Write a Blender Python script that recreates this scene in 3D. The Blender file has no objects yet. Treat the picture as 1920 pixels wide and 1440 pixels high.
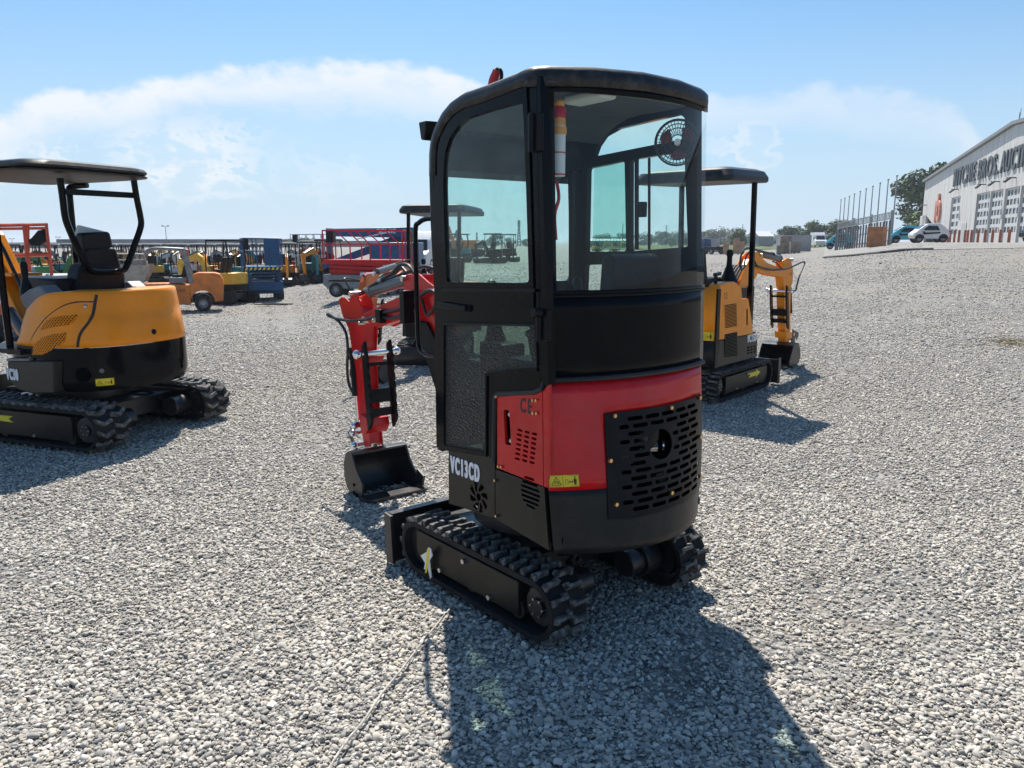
import bpy, bmesh, math, random
from mathutils import Vector, Matrix, noise

random.seed(7)
R = math.radians
SC = bpy.context.scene
COL = SC.collection

# ------------------------------------------------------------------ camera
CAM_H, FOC, PITCH = 1.55, 1443.0, math.atan(267 / 1443.0)
cam_data = bpy.data.cameras.new('camera')
cam_data.sensor_width = 36.0
cam_data.lens = 36.0 * FOC / 1920.0
cam_data.clip_end = 6000.0
cam_data.clip_start = 0.05
cam = bpy.data.objects.new('camera', cam_data)
cam.location = (0, 0, CAM_H)
cam.rotation_euler = (R(90) - PITCH, 0, 0)
COL.objects.link(cam)
SC.camera = cam

# ------------------------------------------------------------------ light
SUN_EL, SUN_AZ = R(56), R(-7.5)          # azimuth clockwise from +Y
world = bpy.data.worlds.new('World')
SC.world = world
world.use_nodes = True
sun_data = bpy.data.lights.new('sun', 'SUN')
sun_data.energy = 5.0
sun_data.angle = R(0.53)
sun_data.color = (1.0, 0.945, 0.865)
sun = bpy.data.objects.new('sun', sun_data)
sdir = Vector((math.sin(SUN_AZ) * math.cos(SUN_EL), math.cos(SUN_AZ) * math.cos(SUN_EL), math.sin(SUN_EL)))
sun.rotation_euler = (-sdir).to_track_quat('-Z', 'Y').to_euler()
sun.location = sdir * 60
COL.objects.link(sun)
SC.view_settings.view_transform = 'Standard'
SC.view_settings.look = 'None'
SC.view_settings.exposure = 0.62
SC.view_settings.gamma = 1.0


class NT:
    """small wrapper to wire shader nodes"""
    def __init__(s, tree):
        s.t = tree
        s.t.nodes.clear()

    def n(s, kind, **kw):
        nd = s.t.nodes.new(kind)
        for k, v in kw.items():
            if k.startswith('i_'):
                key = k[2:]
                key = int(key) if key.isdigit() else key.replace('_', ' ')
                if isinstance(v, bpy.types.NodeSocket):
                    s.t.links.new(v, nd.inputs[key])
                else:
                    nd.inputs[key].default_value = v
            else:
                setattr(nd, k, v)
        return nd

    def math(s, op, a, b=None, clamp=False):
        nd = s.t.nodes.new('ShaderNodeMath')
        nd.operation = op
        nd.use_clamp = clamp
        for i, x in enumerate((a, b)):
            if x is None:
                continue
            if isinstance(x, bpy.types.NodeSocket):
                s.t.links.new(x, nd.inputs[i])
            else:
                nd.inputs[i].default_value = x
        return nd.outputs[0]

    def mix(s, f, a, b, blend='MIX'):
        nd = s.t.nodes.new('ShaderNodeMix')
        nd.data_type = 'RGBA'
        nd.blend_type = blend
        for i, x in ((0, f), (6, a), (7, b)):
            if isinstance(x, bpy.types.NodeSocket):
                s.t.links.new(x, nd.inputs[i])
            else:
                nd.inputs[i].default_value = x if i == 0 else (tuple(x) + (1,))[:4]
        return nd.outputs[2]

    def ramp(s, f, stops, interp='LINEAR'):
        nd = s.t.nodes.new('ShaderNodeValToRGB')
        s.t.links.new(f, nd.inputs[0])
        cr = nd.color_ramp
        cr.interpolation = interp
        while len(cr.elements) < len(stops):
            cr.elements.new(0.5)
        for e, (p, c) in zip(cr.elements, stops):
            e.position = p
            e.color = (tuple(c) + (1,))[:4] if not isinstance(c, (int, float)) else (c, c, c, 1)
        return nd.outputs[0]

    def smooth(s, x, a, b):
        nd = s.t.nodes.new('ShaderNodeMapRange')
        nd.interpolation_type = 'SMOOTHSTEP'
        s.t.links.new(x, nd.inputs[0])
        nd.inputs[1].default_value = a
        nd.inputs[2].default_value = b
        return nd.outputs[0]

    def link(s, a, b):
        s.t.links.new(a, b)


def build_sky():
    w = NT(world.node_tree)
    sky = w.n('ShaderNodeTexSky', sky_type='NISHITA', sun_disc=False, sun_elevation=SUN_EL, sun_rotation=SUN_AZ,
              air_density=1.0, dust_density=1.2, ozone_density=1.3, altitude=50.0)
    tc = w.n('ShaderNodeTexCoord')
    sep = w.n('ShaderNodeSeparateXYZ', i_0=tc.outputs['Generated'])
    x, y, z = sep.outputs
    az = w.math('DIVIDE', x, w.math('MAXIMUM', y, 0.05))         # tangent of azimuth, 0 straight ahead
    hyp = w.math('SQRT', w.math('ADD', w.math('MULTIPLY', x, x), w.math('MULTIPLY', y, y)))
    el = w.math('DIVIDE', z, w.math('MAXIMUM', hyp, 0.05))
    front = w.smooth(y, 0.05, 0.3)
    # turbulence
    vec = w.n('ShaderNodeCombineXYZ', i_0=az, i_1=w.math('MULTIPLY', el, 1.9), i_2=0.0).outputs[0]
    n1 = w.n('ShaderNodeTexNoise', i_Vector=vec, i_Scale=3.2, i_Detail=9.0, i_Roughness=0.62, i_Distortion=0.3).outputs[0]
    n2 = w.n('ShaderNodeTexNoise', i_Vector=vec, i_Scale=15.0, i_Detail=8.0, i_Roughness=0.62, i_Distortion=0.15).outputs[0]
    n3 = w.n('ShaderNodeTexNoise', i_Vector=vec, i_Scale=1.4, i_Detail=4.0, i_Roughness=0.5).outputs[0]
    nn = w.math('SUBTRACT', n1, 0.5)
    nm = w.math('SUBTRACT', n2, 0.5)
    # upper edge of the anvil cloud as a curve over azimuth
    cv = w.n('ShaderNodeFloatCurve', i_Value=w.math('ADD', w.math('MULTIPLY', az, 0.5), 0.5))
    c = cv.mapping.curves[0]
    pts = [(0.0, .02), (0.17, .125), (0.20, .150), (0.265, .172), (0.325, .204), (0.375, .213), (0.45, .211), (0.485, .196),
           (0.55, .180), (0.63, .178), (0.69, .180), (0.755, .166), (0.775, .150), (0.80, .10), (1.0, .03)]
    while len(c.points) < len(pts):
        c.points.new(0.5, 0.5)
    for p, (a, b) in zip(c.points, pts):
        p.location = (a, b)
    cv.mapping.update()
    edge = w.math('ADD', cv.outputs[0], w.math('ADD', w.math('MULTIPLY', nn, 0.06), w.math('MULTIPLY', nm, 0.042)))
    d = w.math('SUBTRACT', edge, el)                              # depth below the edge
    inside = w.smooth(d, -0.006, 0.026)
    # the crown of the anvil is bright, the veil underneath thins out
    low = w.math('ADD', d, w.math('ADD', w.math('MULTIPLY', nn, 0.085), w.math('MULTIPLY', nm, 0.03)))
    crown = w.math('MULTIPLY', w.smooth(d, -0.004, 0.012), w.math('SUBTRACT', 1.0, w.smooth(low, 0.022, 0.072)))
    crown = w.math('MULTIPLY', crown, w.math('ADD', 0.55, w.math('MULTIPLY', w.smooth(w.math('ADD', n1, w.math('MULTIPLY', nm, 0.9)), 0.30, 0.62), 0.45)))
    right_fade = w.math('SUBTRACT', 1.0, w.math('MULTIPLY', w.smooth(az, 0.05, 0.30), 0.55))
    crown = w.math('MULTIPLY', crown, right_fade)
    # cumulus heads low on the left
    def puff(a0, a1, e0, e1, thr):
        m = w.math('MULTIPLY', w.smooth(az, a0 - .05, a0 + .06), w.math('SUBTRACT', 1.0, w.smooth(az, a1 - .06, a1 + .05)))
        m = w.math('MULTIPLY', m, w.math('MULTIPLY', w.smooth(el, e0 - .02, e0 + .03), w.math('SUBTRACT', 1.0, w.smooth(el, e1 - .03, e1 + .03))))
        q = w.math('ADD', w.math('MULTIPLY', n2, 0.75), w.math('MULTIPLY', n1, 0.4))
        q = w.math('ADD', q, w.math('MULTIPLY', m, 0.16))
        rim = w.math('MULTIPLY', w.smooth(q, thr, thr + 0.025), w.math('SUBTRACT', 1.0, w.math('MULTIPLY', w.smooth(q, thr + 0.035, thr + 0.12), 0.8)))
        return w.math('MULTIPLY', rim, m)
    cum = w.math('MAXIMUM', puff(-0.50, -0.32, 0.045, 0.135, 0.64), puff(-0.74, -0.54, 0.06, 0.11, 0.66))
    cum = w.math('MAXIMUM', cum, w.math('MULTIPLY', puff(-0.32, -0.16, 0.04, 0.11, 0.68), 0.35))
    cum = w.math('MAXIMUM', cum, w.math('MULTIPLY', puff(0.25, 0.34, 0.07, 0.15, 0.66), 0.75))
    amount = w.math('MAXIMUM', w.math('MULTIPLY', crown, 0.92), w.math('MULTIPLY', cum, 0.75))
    amount = w.math('MULTIPLY', amount, front, clamp=True)
    # thin veil everywhere low in the sky
    veil = w.math('MULTIPLY', inside, w.math('ADD', 0.42, w.math('MULTIPLY', n3, 0.3)))
    horizon = w.math('SUBTRACT', 1.0, w.smooth(el, -0.05, 0.35))
    hz = w.math('MULTIPLY', horizon, 0.92)
    veil = w.math('MAXIMUM', w.math('MULTIPLY', veil, front), hz)
    skyc = w.mix(1.0, sky.outputs[0], (SKY_GAIN * 0.55, SKY_GAIN * 0.88, SKY_GAIN * 1.08), 'MULTIPLY')
    k = 1.0 / SKY_STRENGTH
    colr = w.mix(veil, skyc, (0.418 * k, 0.508 * k, 0.615 * k))
    colr = w.mix(amount, colr, (0.60 * k, 0.62 * k, 0.65 * k))
    bg = w.n('ShaderNodeBackground', i_Color=colr, i_Strength=SKY_STRENGTH)
    out = w.n('ShaderNodeOutputWorld', i_Surface=bg.outputs[0])


SKY_STRENGTH, SKY_GAIN = 0.08, 1.0
build_sky()


# ------------------------------------------------------------------ measuring helpers
def ray(u, v):
    x, y = (u - 960) / FOC, -(v - 720) / FOC
    c, s = math.cos(PITCH), math.sin(PITCH)
    return Vector((x, c + y * s, -s + y * c))


EYE = Vector((0, 0, CAM_H))


class Frame:
    """a vehicle's own axes: X right, Y forward, bearing clockwise from the view direction"""
    def __init__(s, x, y, bearing, z=0.0):
        b = R(bearing)
        s.o = Vector((x, y, z))
        s.F = Vector((math.sin(b), math.cos(b), 0))
        s.Rt = Vector((math.cos(b), -math.sin(b), 0))
        s.rot = -b

    def loc(s, p):
        d = Vector(p) - s.o
        return Vector((d.dot(s.Rt), d.dot(s.F), d.z))

    def X(s, u, v, X):
        """point of the plane X=const seen at a photo pixel, as (Y, z)"""
        r = ray(u, v)
        p0 = s.o + s.Rt * X
        t = (p0 - EYE).dot(s.Rt) / r.dot(s.Rt)
        q = s.loc(EYE + r * t)
        return (q.y, q.z)

    def Y(s, u, v, Y):
        r = ray(u, v)
        p0 = s.o + s.F * Y
        t = (p0 - EYE).dot(s.F) / r.dot(s.F)
        q = s.loc(EYE + r * t)
        return (q.x, q.z)

    def solve(s, u, v, fn, t0=1.0, t1=30.0):
        """point where the pixel's ray meets the surface fn(local)=0"""
        r = ray(u, v)
        n, prev = 400, None
        for i in range(n + 1):
            t = t0 + (t1 - t0) * i / n
            val = fn(s.loc(EYE + r * t))
            if prev is not None and prev[1] * val <= 0:
                a, b = prev[0], t
                fa = prev[1]
                for _ in range(40):
                    m = (a + b) / 2
                    fm = fn(s.loc(EYE + r * m))
                    if fa * fm <= 0:
                        b = m
                    else:
                        a, fa = m, fm
                return s.loc(EYE + r * a)
            prev = (t, val)
        return None


# ------------------------------------------------------------------ materials
MATS = {}


def material(name, color, rough=0.5, metal=0.0, coat=0.0, var=0.06, scale=6.0, dirt=0.0, dirt_col=(0.30, 0.27, 0.22), bump=0.0,
             bump_scale=60.0, spec=0.5):
    if name in MATS:
        return MATS[name]
    m = bpy.data.materials.new(name)
    m.use_nodes = True
    w = NT(m.node_tree)
    tc = w.n('ShaderNodeTexCoord')
    nz = w.n('ShaderNodeTexNoise', i_Vector=tc.outputs['Object'], i_Scale=scale, i_Detail=6.0, i_Roughness=0.6)
    lo = tuple(max(0, c * (1 - var * 2)) for c in color)
    hi = tuple(min(1, c * (1 + var * 2)) for c in color)
    colr = w.mix(w.smooth(nz.outputs[0], 0.3, 0.7), lo, hi)
    rg = w.math('ADD', rough - 0.06, w.math('MULTIPLY', nz.outputs[0], 0.12))
    if dirt > 0:
        nd = w.n('ShaderNodeTexNoise', i_Vector=tc.outputs['Object'], i_Scale=scale * 2.3, i_Detail=9.0, i_Roughness=0.72)
        f = w.math('MULTIPLY', w.smooth(nd.outputs[0], 0.42, 0.75), dirt)
        colr = w.mix(f, colr, dirt_col)
        rg = w.math('ADD', rg, w.math('MULTIPLY', f, 0.4))
    p = w.n('ShaderNodeBsdfPrincipled', i_Base_Color=colr, i_Roughness=rg, i_Metallic=metal)
    p.inputs['Specular IOR Level'].default_value = spec
    p.inputs['Coat Weight'].default_value = coat
    p.inputs['Coat Roughness'].default_value = 0.06
    if bump > 0:
        nb = w.n('ShaderNodeTexNoise', i_Vector=tc.outputs['Object'], i_Scale=bump_scale, i_Detail=5.0)
        b = w.n('ShaderNodeBump', i_Strength=bump, i_Distance=0.02, i_Height=nb.outputs[0])
        w.link(b.outputs[0], p.inputs['Normal'])
    w.n('ShaderNodeOutputMaterial', i_Surface=p.outputs[0])
    MATS[name] = m
    return m


def glass_material(name, tint, haze=0.03, gloss=0.02, haze_col=(0.5, 0.55, 0.55), emboss=0.0):
    m = bpy.data.materials.new(name)
    m.use_nodes = True
    w = NT(m.node_tree)
    tc = w.n('ShaderNodeTexCoord')
    nz = w.n('ShaderNodeTexNoise', i_Vector=tc.outputs['Object'], i_Scale=9.0, i_Detail=8.0, i_Roughness=0.7)
    tr = w.n('ShaderNodeBsdfTransparent', i_Color=tint + (1,))
    df = w.n('ShaderNodeBsdfDiffuse', i_Color=haze_col + (1,))
    mx = w.n('ShaderNodeMixShader', i_0=w.math('MULTIPLY', w.smooth(nz.outputs[0], 0.25, 0.8), haze), i_1=tr.outputs[0], i_2=df.outputs[0])
    gl = w.n('ShaderNodeBsdfGlossy', i_Roughness=gloss, i_Color=(1, 1, 1, 1))
    fr = w.n('ShaderNodeFresnel', i_IOR=1.38)
    if emboss > 0:
        mp = w.n('ShaderNodeMapping', i_Vector=tc.outputs['Object'])
        mp.inputs['Scale'].default_value = (1.0, 1.0, 2.6)
        nb = w.n('ShaderNodeTexNoise', i_Vector=mp.outputs[0], i_Scale=55.0, i_Detail=3.0)
        b = w.n('ShaderNodeBump', i_Strength=emboss, i_Distance=0.01, i_Height=nb.outputs[0])
        w.link(b.outputs[0], gl.inputs['Normal'])
        w.link(b.outputs[0], fr.inputs['Normal'])
    geo = w.n('ShaderNodeNewGeometry')
    k = w.math('MULTIPLY', fr.outputs[0], w.math('SUBTRACT', 1.0, geo.outputs['Backfacing']))     # the inner face of the pane adds no second reflection
    m2 = w.n('ShaderNodeMixShader', i_0=k, i_1=mx.outputs[0], i_2=gl.outputs[0])
    w.n('ShaderNodeOutputMaterial', i_Surface=m2.outputs[0])
    MATS[name] = m
    return m


BLACK_GLOSS = material('black_gloss_paint', (0.0045, 0.005, 0.0065), 0.07, coat=0.0, var=0.05, dirt=0.014, scale=3, spec=0.11)
BLACK_SATIN = material('black_satin_paint', (0.009, 0.009, 0.0105), 0.32, var=0.1, spec=0.14, dirt=0.05, scale=5, dirt_col=(.16, .145, .12))
BLACK_PANEL = material('black_dusty_panel', (0.017, 0.0155, 0.0135), 0.34, var=0.10, spec=0.24, dirt=0.17, scale=4, dirt_col=(.12, .105, .085))
DARK_STEEL = material('dark_steel', (0.014, 0.014, 0.016), 0.36, metal=0.0, var=0.15, dirt=0.25, dirt_col=(.10, .09, .075), coat=0.1)
RUBBER = material('track_rubber', (0.011, 0.011, 0.012), 0.75, var=0.2, scale=9, dirt=0.12, dirt_col=(.14, .125, .105), spec=0.3)
RUBBER_LUG = material('worn_rubber_lug', (0.07, 0.068, 0.065), 0.7, var=0.3, scale=14, dirt=1.0, dirt_col=(.34, .325, .30), spec=0.3)
SEAL = material('rubber_seal', (0.012, 0.012, 0.014), 0.55, var=0.1)
HOSE = material('black_hose', (0.012, 0.012, 0.013), 0.42, var=0.1)
RED = material('red_paint', (0.62, 0.006, 0.010), 0.19, coat=0.0, var=0.06, scale=2.5, dirt=0.09, spec=0.40)
RED_ARM = material('red_arm_paint', (0.60, 0.008, 0.012), 0.24, coat=0.0, spec=0.4, var=0.05, scale=4, dirt=0.05)
ORANGE = material('orange_paint', (0.88, 0.275, 0.003), 0.30, coat=0.0, var=0.05, scale=3, dirt=0.06, spec=0.35)
ORANGE_FAR = material('orange_old_paint', (0.62, 0.18, 0.03), 0.45, spec=.3, var=0.12, scale=3, dirt=0.25)
CHROME = material('chrome_rod', (0.75, 0.76, 0.78), 0.14, metal=1.0, var=0.03)
ZINC = material('zinc_bolt', (0.62, 0.60, 0.55), 0.32, metal=1.0, var=0.1, scale=30)
BRASS_ZINC = material('yellow_zinc_bolt', (0.66, 0.47, 0.22), 0.34, metal=1.0, var=0.1, scale=30)
GREY_CYL = material('grey_cylinder_paint', (0.10, 0.11, 0.115), 0.32, coat=0.3, var=0.1)
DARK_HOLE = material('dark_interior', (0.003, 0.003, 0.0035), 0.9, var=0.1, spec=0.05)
SEAT_VINYL = material('black_seat_vinyl', (0.009, 0.009, 0.010), 0.45, spec=.25, var=0.15, scale=10, bump=0.15)
STICKER_Y = material('yellow_sticker', (0.80, 0.62, 0.02), 0.4, var=0.04)
STICKER_K = material('black_print', (0.015, 0.015, 0.015), 0.5, var=0.02)
WHITE_LET = material('white_lettering', (0.80, 0.81, 0.86), 0.4, var=0.05)
WHITE_PLASTIC = material('white_plastic', (0.72, 0.72, 0.70), 0.4, var=0.03)
CANOPY_BLACK = material('black_canopy_plastic', (0.014, 0.015, 0.018), 0.42, spec=0.35, var=0.12, dirt=0.22, dirt_col=(.16, .155, .15), bump=0.1, bump_scale=200)
ROOF_BLACK = material('dusty_black_roof', (0.012, 0.012, 0.014), 0.38, spec=0.35, var=0.15, scale=8, dirt=0.45, dirt_col=(.14, .125, .105))
TEAL = (0.72, 0.895, 0.875)
GLASS = glass_material('teal_cab_glass', (0.87, 0.965, 0.94), 0.05)
GLASS_REAR = glass_material('dusty_rear_glass', (0.89, 0.955, 0.945), 0.014)
GLASS_SIDE = glass_material('green_sliding_glass', (0.80, 0.935, 0.90), 0.035)
GLASS_DARK = glass_material('dark_embossed_glass', (0.46, 0.55, 0.51), 0.05, gloss=0.22, haze_col=(.20, .21, .19), emboss=0.9)


# ------------------------------------------------------------------ mesh builder
def catmull(pts, n=6, closed=False):
    P = [Vector(p) for p in pts]
    if len(P) < 3:
        return P
    out = []
    m = len(P)
    for i in range(m if closed else m - 1):
        p0 = P[(i - 1) % m] if closed or i > 0 else P[0] * 2 - P[1]
        p1, p2 = P[i], P[(i + 1) % m]
        p3 = P[(i + 2) % m] if closed or i + 2 < m else P[-1] * 2 - P[-2]
        for k in range(n):
            t = k / n
            out.append(0.5 * ((2 * p1) + (-p0 + p2) * t + (2 * p0 - 5 * p1 + 4 * p2 - p3) * t * t + (-p0 + 3 * p1 - 3 * p2 + p3) * t ** 3))
    if not closed:
        out.append(P[-1])
    return out


def round_poly(pts, r, n=4):
    """2D polygon with rounded corners; r may be a list"""
    out = []
    m = len(pts)
    for i in range(m):
        p, a, b = Vector(pts[i]), Vector(pts[i - 1]), Vector(pts[(i + 1) % m])
        rr = r[i] if isinstance(r, (list, tuple)) else r
        da, db = (a - p), (b - p)
        la, lb = da.length, db.length
        if rr <= 0 or la < 1e-6 or lb < 1e-6:
            out.append(tuple(p))
            continue
        q = min(rr, la * 0.45, lb * 0.45)
        p1, p2 = p + da * (q / la), p + db * (q / lb)
        for k in range(n + 1):
            t = k / n
            out.append(tuple((1 - t) ** 2 * p1 + 2 * t * (1 - t) * p + t * t * p2))
    return out


class MB:
    def __init__(s):
        s.v, s.f, s.mi, s.cur, s.T = [], [], [], 0, None

    def add(s, verts, faces, mi=None):
        o = len(s.v)
        if s.T is not None:
            verts = [s.T @ Vector(p) for p in verts]
        s.v.extend([tuple(p) for p in verts])
        s.f.extend([tuple(i + o for i in f) for f in faces])
        s.mi.extend([s.cur if mi is None else mi] * len(faces))
        return s

    def box(s, x0, x1, y0, y1, z0, z1):
        V = [(x0, y0, z0), (x1, y0, z0), (x1, y1, z0), (x0, y1, z0), (x0, y0, z1), (x1, y0, z1), (x1, y1, z1), (x0, y1, z1)]
        return s.add(V, [(3, 2, 1, 0), (4, 5, 6, 7), (0, 1, 5, 4), (1, 2, 6, 5), (2, 3, 7, 6), (3, 0, 4, 7)])

    def beam(s, p0, p1, w, h, up=(0, 0, 1)):
        """rectangular bar between two points"""
        p0, p1 = Vector(p0), Vector(p1)
        d = (p1 - p0).normalized()
        up = Vector(up)
        if abs(d.dot(up)) > 0.98:
            up = Vector((0, 1, 0))
        sx = d.cross(up).normalized()
        sz = sx.cross(d).normalized()
        V = []
        for p in (p0, p1):
            for a, b in ((-1, -1), (1, -1), (1, 1), (-1, 1)):
                V.append(p + sx * (a * w / 2) + sz * (b * h / 2))
        return s.add(V, [(3, 2, 1, 0), (4, 5, 6, 7), (0, 1, 5, 4), (1, 2, 6, 5), (2, 3, 7, 6), (3, 0, 4, 7)])

    def cyl(s, p0, p1, r0, r1=None, n=16, caps=True):
        p0, p1 = Vector(p0), Vector(p1)
        r1 = r0 if r1 is None else r1
        d = (p1 - p0).normalized()
        a = d.orthogonal().normalized()
        b = d.cross(a)
        V, Fc = [], []
        for p, r in ((p0, r0), (p1, r1)):
            for i in range(n):
                t = 2 * math.pi * i / n
                V.append(p + (a * math.cos(t) + b * math.sin(t)) * r)
        for i in range(n):
            j = (i + 1) % n
            Fc.append((i, j, n + j, n + i))
        if caps:
            Fc.append(tuple(range(n - 1, -1, -1)))
            Fc.append(tuple(range(n, 2 * n)))
        return s.add(V, Fc)

    def tube(s, pts, r, n=8, smooth=0, closed=False):
        P = catmull(pts, smooth, closed) if smooth else [Vector(p) for p in pts]
        m = len(P)
        V, Fc = [], []
        a = None
        for i, p in enumerate(P):
            if closed:
                d = (P[(i + 1) % m] - P[i - 1])
            else:
                d = (P[min(i + 1, m - 1)] - P[max(i - 1, 0)])
            d = d.normalized() if d.length > 1e-9 else Vector((0, 0, 1))
            if a is None:
                a = d.orthogonal().normalized()
            a = (a - d * a.dot(d))
            a = a.normalized() if a.length > 1e-6 else d.orthogonal().normalized()
            b = d.cross(a)
            rr = r(i / max(1, m - 1)) if callable(r) else r
            for k in range(n):
                t = 2 * math.pi * k / n
                V.append(p + (a * math.cos(t) + b * math.sin(t)) * rr)
        for i in range(m if closed else m - 1):
            for k in range(n):
                i2, k2 = (i + 1) % m, (k + 1) % n
                Fc.append((i * n + k, i * n + k2, i2 * n + k2, i2 * n + k))
        if not closed:
            Fc.append(tuple(range(n - 1, -1, -1)))
            Fc.append(tuple((m - 1) * n + k for k in range(n)))
        return s.add(V, Fc)

    def prism(s, pts, a, b, fn=None):
        """2D outline extruded from depth a to b; fn(p, q, depth) -> 3D (default outline in YZ along X)"""
        fn = fn or (lambda y, z, x: (x, y, z))
        n = len(pts)
        V = [fn(p[0], p[1], a) for p in pts] + [fn(p[0], p[1], b) for p in pts]
        Fc = [tuple(range(n - 1, -1, -1)), tuple(range(n, 2 * n))]
        for i in range(n):
            j = (i + 1) % n
            Fc.append((i, j, n + j, n + i))
        return s.add(V, Fc)

    def plate(s, outer, holes, a, b, fn=None):
        """flat plate with holes between depths a and b"""
        fn = fn or (lambda y, z, x: (x, y, z))
        bm = bmesh.new()
        loops = [outer] + list(holes)
        edges, lv = [], []
        for lp in loops:
            vs = [bm.verts.new((p[0], p[1], 0)) for p in lp]
            lv.append(vs)
            for i in range(len(vs)):
                edges.append(bm.edges.new((vs[i], vs[(i + 1) % len(vs)])))
        bmesh.ops.triangle_fill(bm, use_beauty=True, use_dissolve=False, edges=edges)
        bm.verts.index_update()
        vs = [v.co.copy() for v in bm.verts]
        fs = [tuple(v.index for v in f.verts) for f in bm.faces]
        li = [[v.index for v in l] for l in lv]
        bm.free()
        n = len(vs)
        V = [fn(p.x, p.y, a) for p in vs] + [fn(p.x, p.y, b) for p in vs]
        Fc = [tuple(reversed(f)) for f in fs] + [tuple(i + n for i in f) for f in fs]
        for l in li:
            for i in range(len(l)):
                p, q = l[i], l[(i + 1) % len(l)]
                Fc.append((p, q, q + n, p + n))
        return s.add(V, Fc)

    def grid(s, fn, us, vs, skip=None, flip=False):
        V = [fn(u, v) for v in vs for u in us]
        nu = len(us)
        Fc = []
        for j in range(len(vs) - 1):
            for i in range(nu - 1):
                if skip and skip((us[i] + us[i + 1]) / 2, (vs[j] + vs[j + 1]) / 2):
                    continue
                q = (j * nu + i, j * nu + i + 1, (j + 1) * nu + i + 1, (j + 1) * nu + i)
                Fc.append(q[::-1] if flip else q)
        return s.add(V, Fc)

    def sphere(s, c, r, n=12, m=8, sc=(1, 1, 1)):
        c = Vector(c)
        V, Fc = [], []
        for j in range(m + 1):
            p = math.pi * j / m
            for i in range(n):
                t = 2 * math.pi * i / n
                V.append(c + Vector((r * sc[0] * math.sin(p) * math.cos(t), r * sc[1] * math.sin(p) * math.sin(t), r * sc[2] * math.cos(p))))
        for j in range(m):
            for i in range(n):
                k = (i + 1) % n
                Fc.append((j * n + i, (j + 1) * n + i, (j + 1) * n + k, j * n + k))
        return s.add(V, Fc)

    def lathe(s, prof, origin, axis, n=20):
        """prof = [(radius, along)]"""
        o, d = Vector(origin), Vector(axis).normalized()
        a = d.orthogonal().normalized()
        b = d.cross(a)
        V, Fc = [], []
        for r, h in prof:
            for i in range(n):
                t = 2 * math.pi * i / n
                V.append(o + d * h + (a * math.cos(t) + b * math.sin(t)) * r)
        for j in range(len(prof) - 1):
            for i in range(n):
                k = (i + 1) % n
                Fc.append((j * n + i, j * n + k, (j + 1) * n + k, (j + 1) * n + i))
        return s.add(V, Fc)

    def build(s, name, mats, parent=None, smooth=35, bevel=0.0, solid=0.0, seg=2):
        me = bpy.data.meshes.new(name)
        me.from_pydata(s.v, [], s.f)
        bm = bmesh.new()
        bm.from_mesh(me)
        bmesh.ops.recalc_face_normals(bm, faces=bm.faces)
        bm.to_mesh(me)
        bm.free()
        for m in (mats if isinstance(mats, (list, tuple)) else [mats]):
            me.materials.append(m)
        if any(s.mi):
            me.polygons.foreach_set('material_index', s.mi)
        if smooth:
            me.polygons.foreach_set('use_smooth', [True] * len(me.polygons))
            me.set_sharp_from_angle(angle=R(smooth))
        o = bpy.data.objects.new(name, me)
        COL.objects.link(o)
        if solid:
            md = o.modifiers.new('thickness', 'SOLIDIFY')
            md.thickness = solid
            md.offset = 0
        if bevel:
            md = o.modifiers.new('edge', 'BEVEL')
            md.width = bevel
            md.segments = seg
            md.limit_method = 'ANGLE'
            md.angle_limit = R(40)
        if parent:
            o.parent = parent
        return o


def build_each(mb, name, mats, parent=None, **kw):
    """like MB.build, but every connected piece becomes an object of its own"""
    par = list(range(len(mb.v)))
    def find(i):
        while par[i] != i:
            par[i] = par[par[i]]
            i = par[i]
        return i
    for f in mb.f:
        a = find(f[0])
        for i in f[1:]:
            par[find(i)] = a
    groups = {}
    for f, m in zip(mb.f, mb.mi):
        groups.setdefault(find(f[0]), []).append((f, m))
    out = []
    for g in groups.values():
        ids = sorted({i for f, _ in g for i in f})
        mp = {o: n for n, o in enumerate(ids)}
        b = MB()
        b.v = [mb.v[i] for i in ids]
        b.f = [tuple(mp[i] for i in f) for f, _ in g]
        b.mi = [m for _, m in g]
        out.append(b.build(name, mats, parent, **kw))
    return out


def tag(o, label=None, cat=None, group=None, kind=None):
    for k, v in (('label', label), ('category', cat), ('group', group), ('kind', kind)):
        if v:
            o[k] = v
    return o


def thing(name, label, cat, loc=(0, 0, 0), rz=0.0, group=None):
    o = bpy.data.objects.new(name, None)
    o.empty_display_size = 0.3
    COL.objects.link(o)
    o.location = loc
    o.rotation_euler = (0, 0, rz)
    return tag(o, label, cat, group)


def dup(root, loc=None, rz=None, label=None, scale=None, swap=None):
    """copy of a thing, its parts and their sub-parts; swap = {old material: new material}"""
    def cp(o, par):
        c = o.copy()
        COL.objects.link(c)
        c.parent = par
        if swap and c.type == 'MESH' and any(ms.material in swap for ms in c.material_slots):
            for ms in c.material_slots:
                if ms.material in swap:
                    ms.link = 'OBJECT'
                    ms.material = swap[o.material_slots[ms.slot_index].material]
        for ch in o.children:
            cp(ch, c)
        return c
    r = cp(root, None)
    if loc is not None:
        r.location = loc
    if rz is not None:
        r.rotation_euler = (0, 0, rz)
    if scale:
        r.scale = scale
    if label:
        r['label'] = label
    return r


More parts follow.
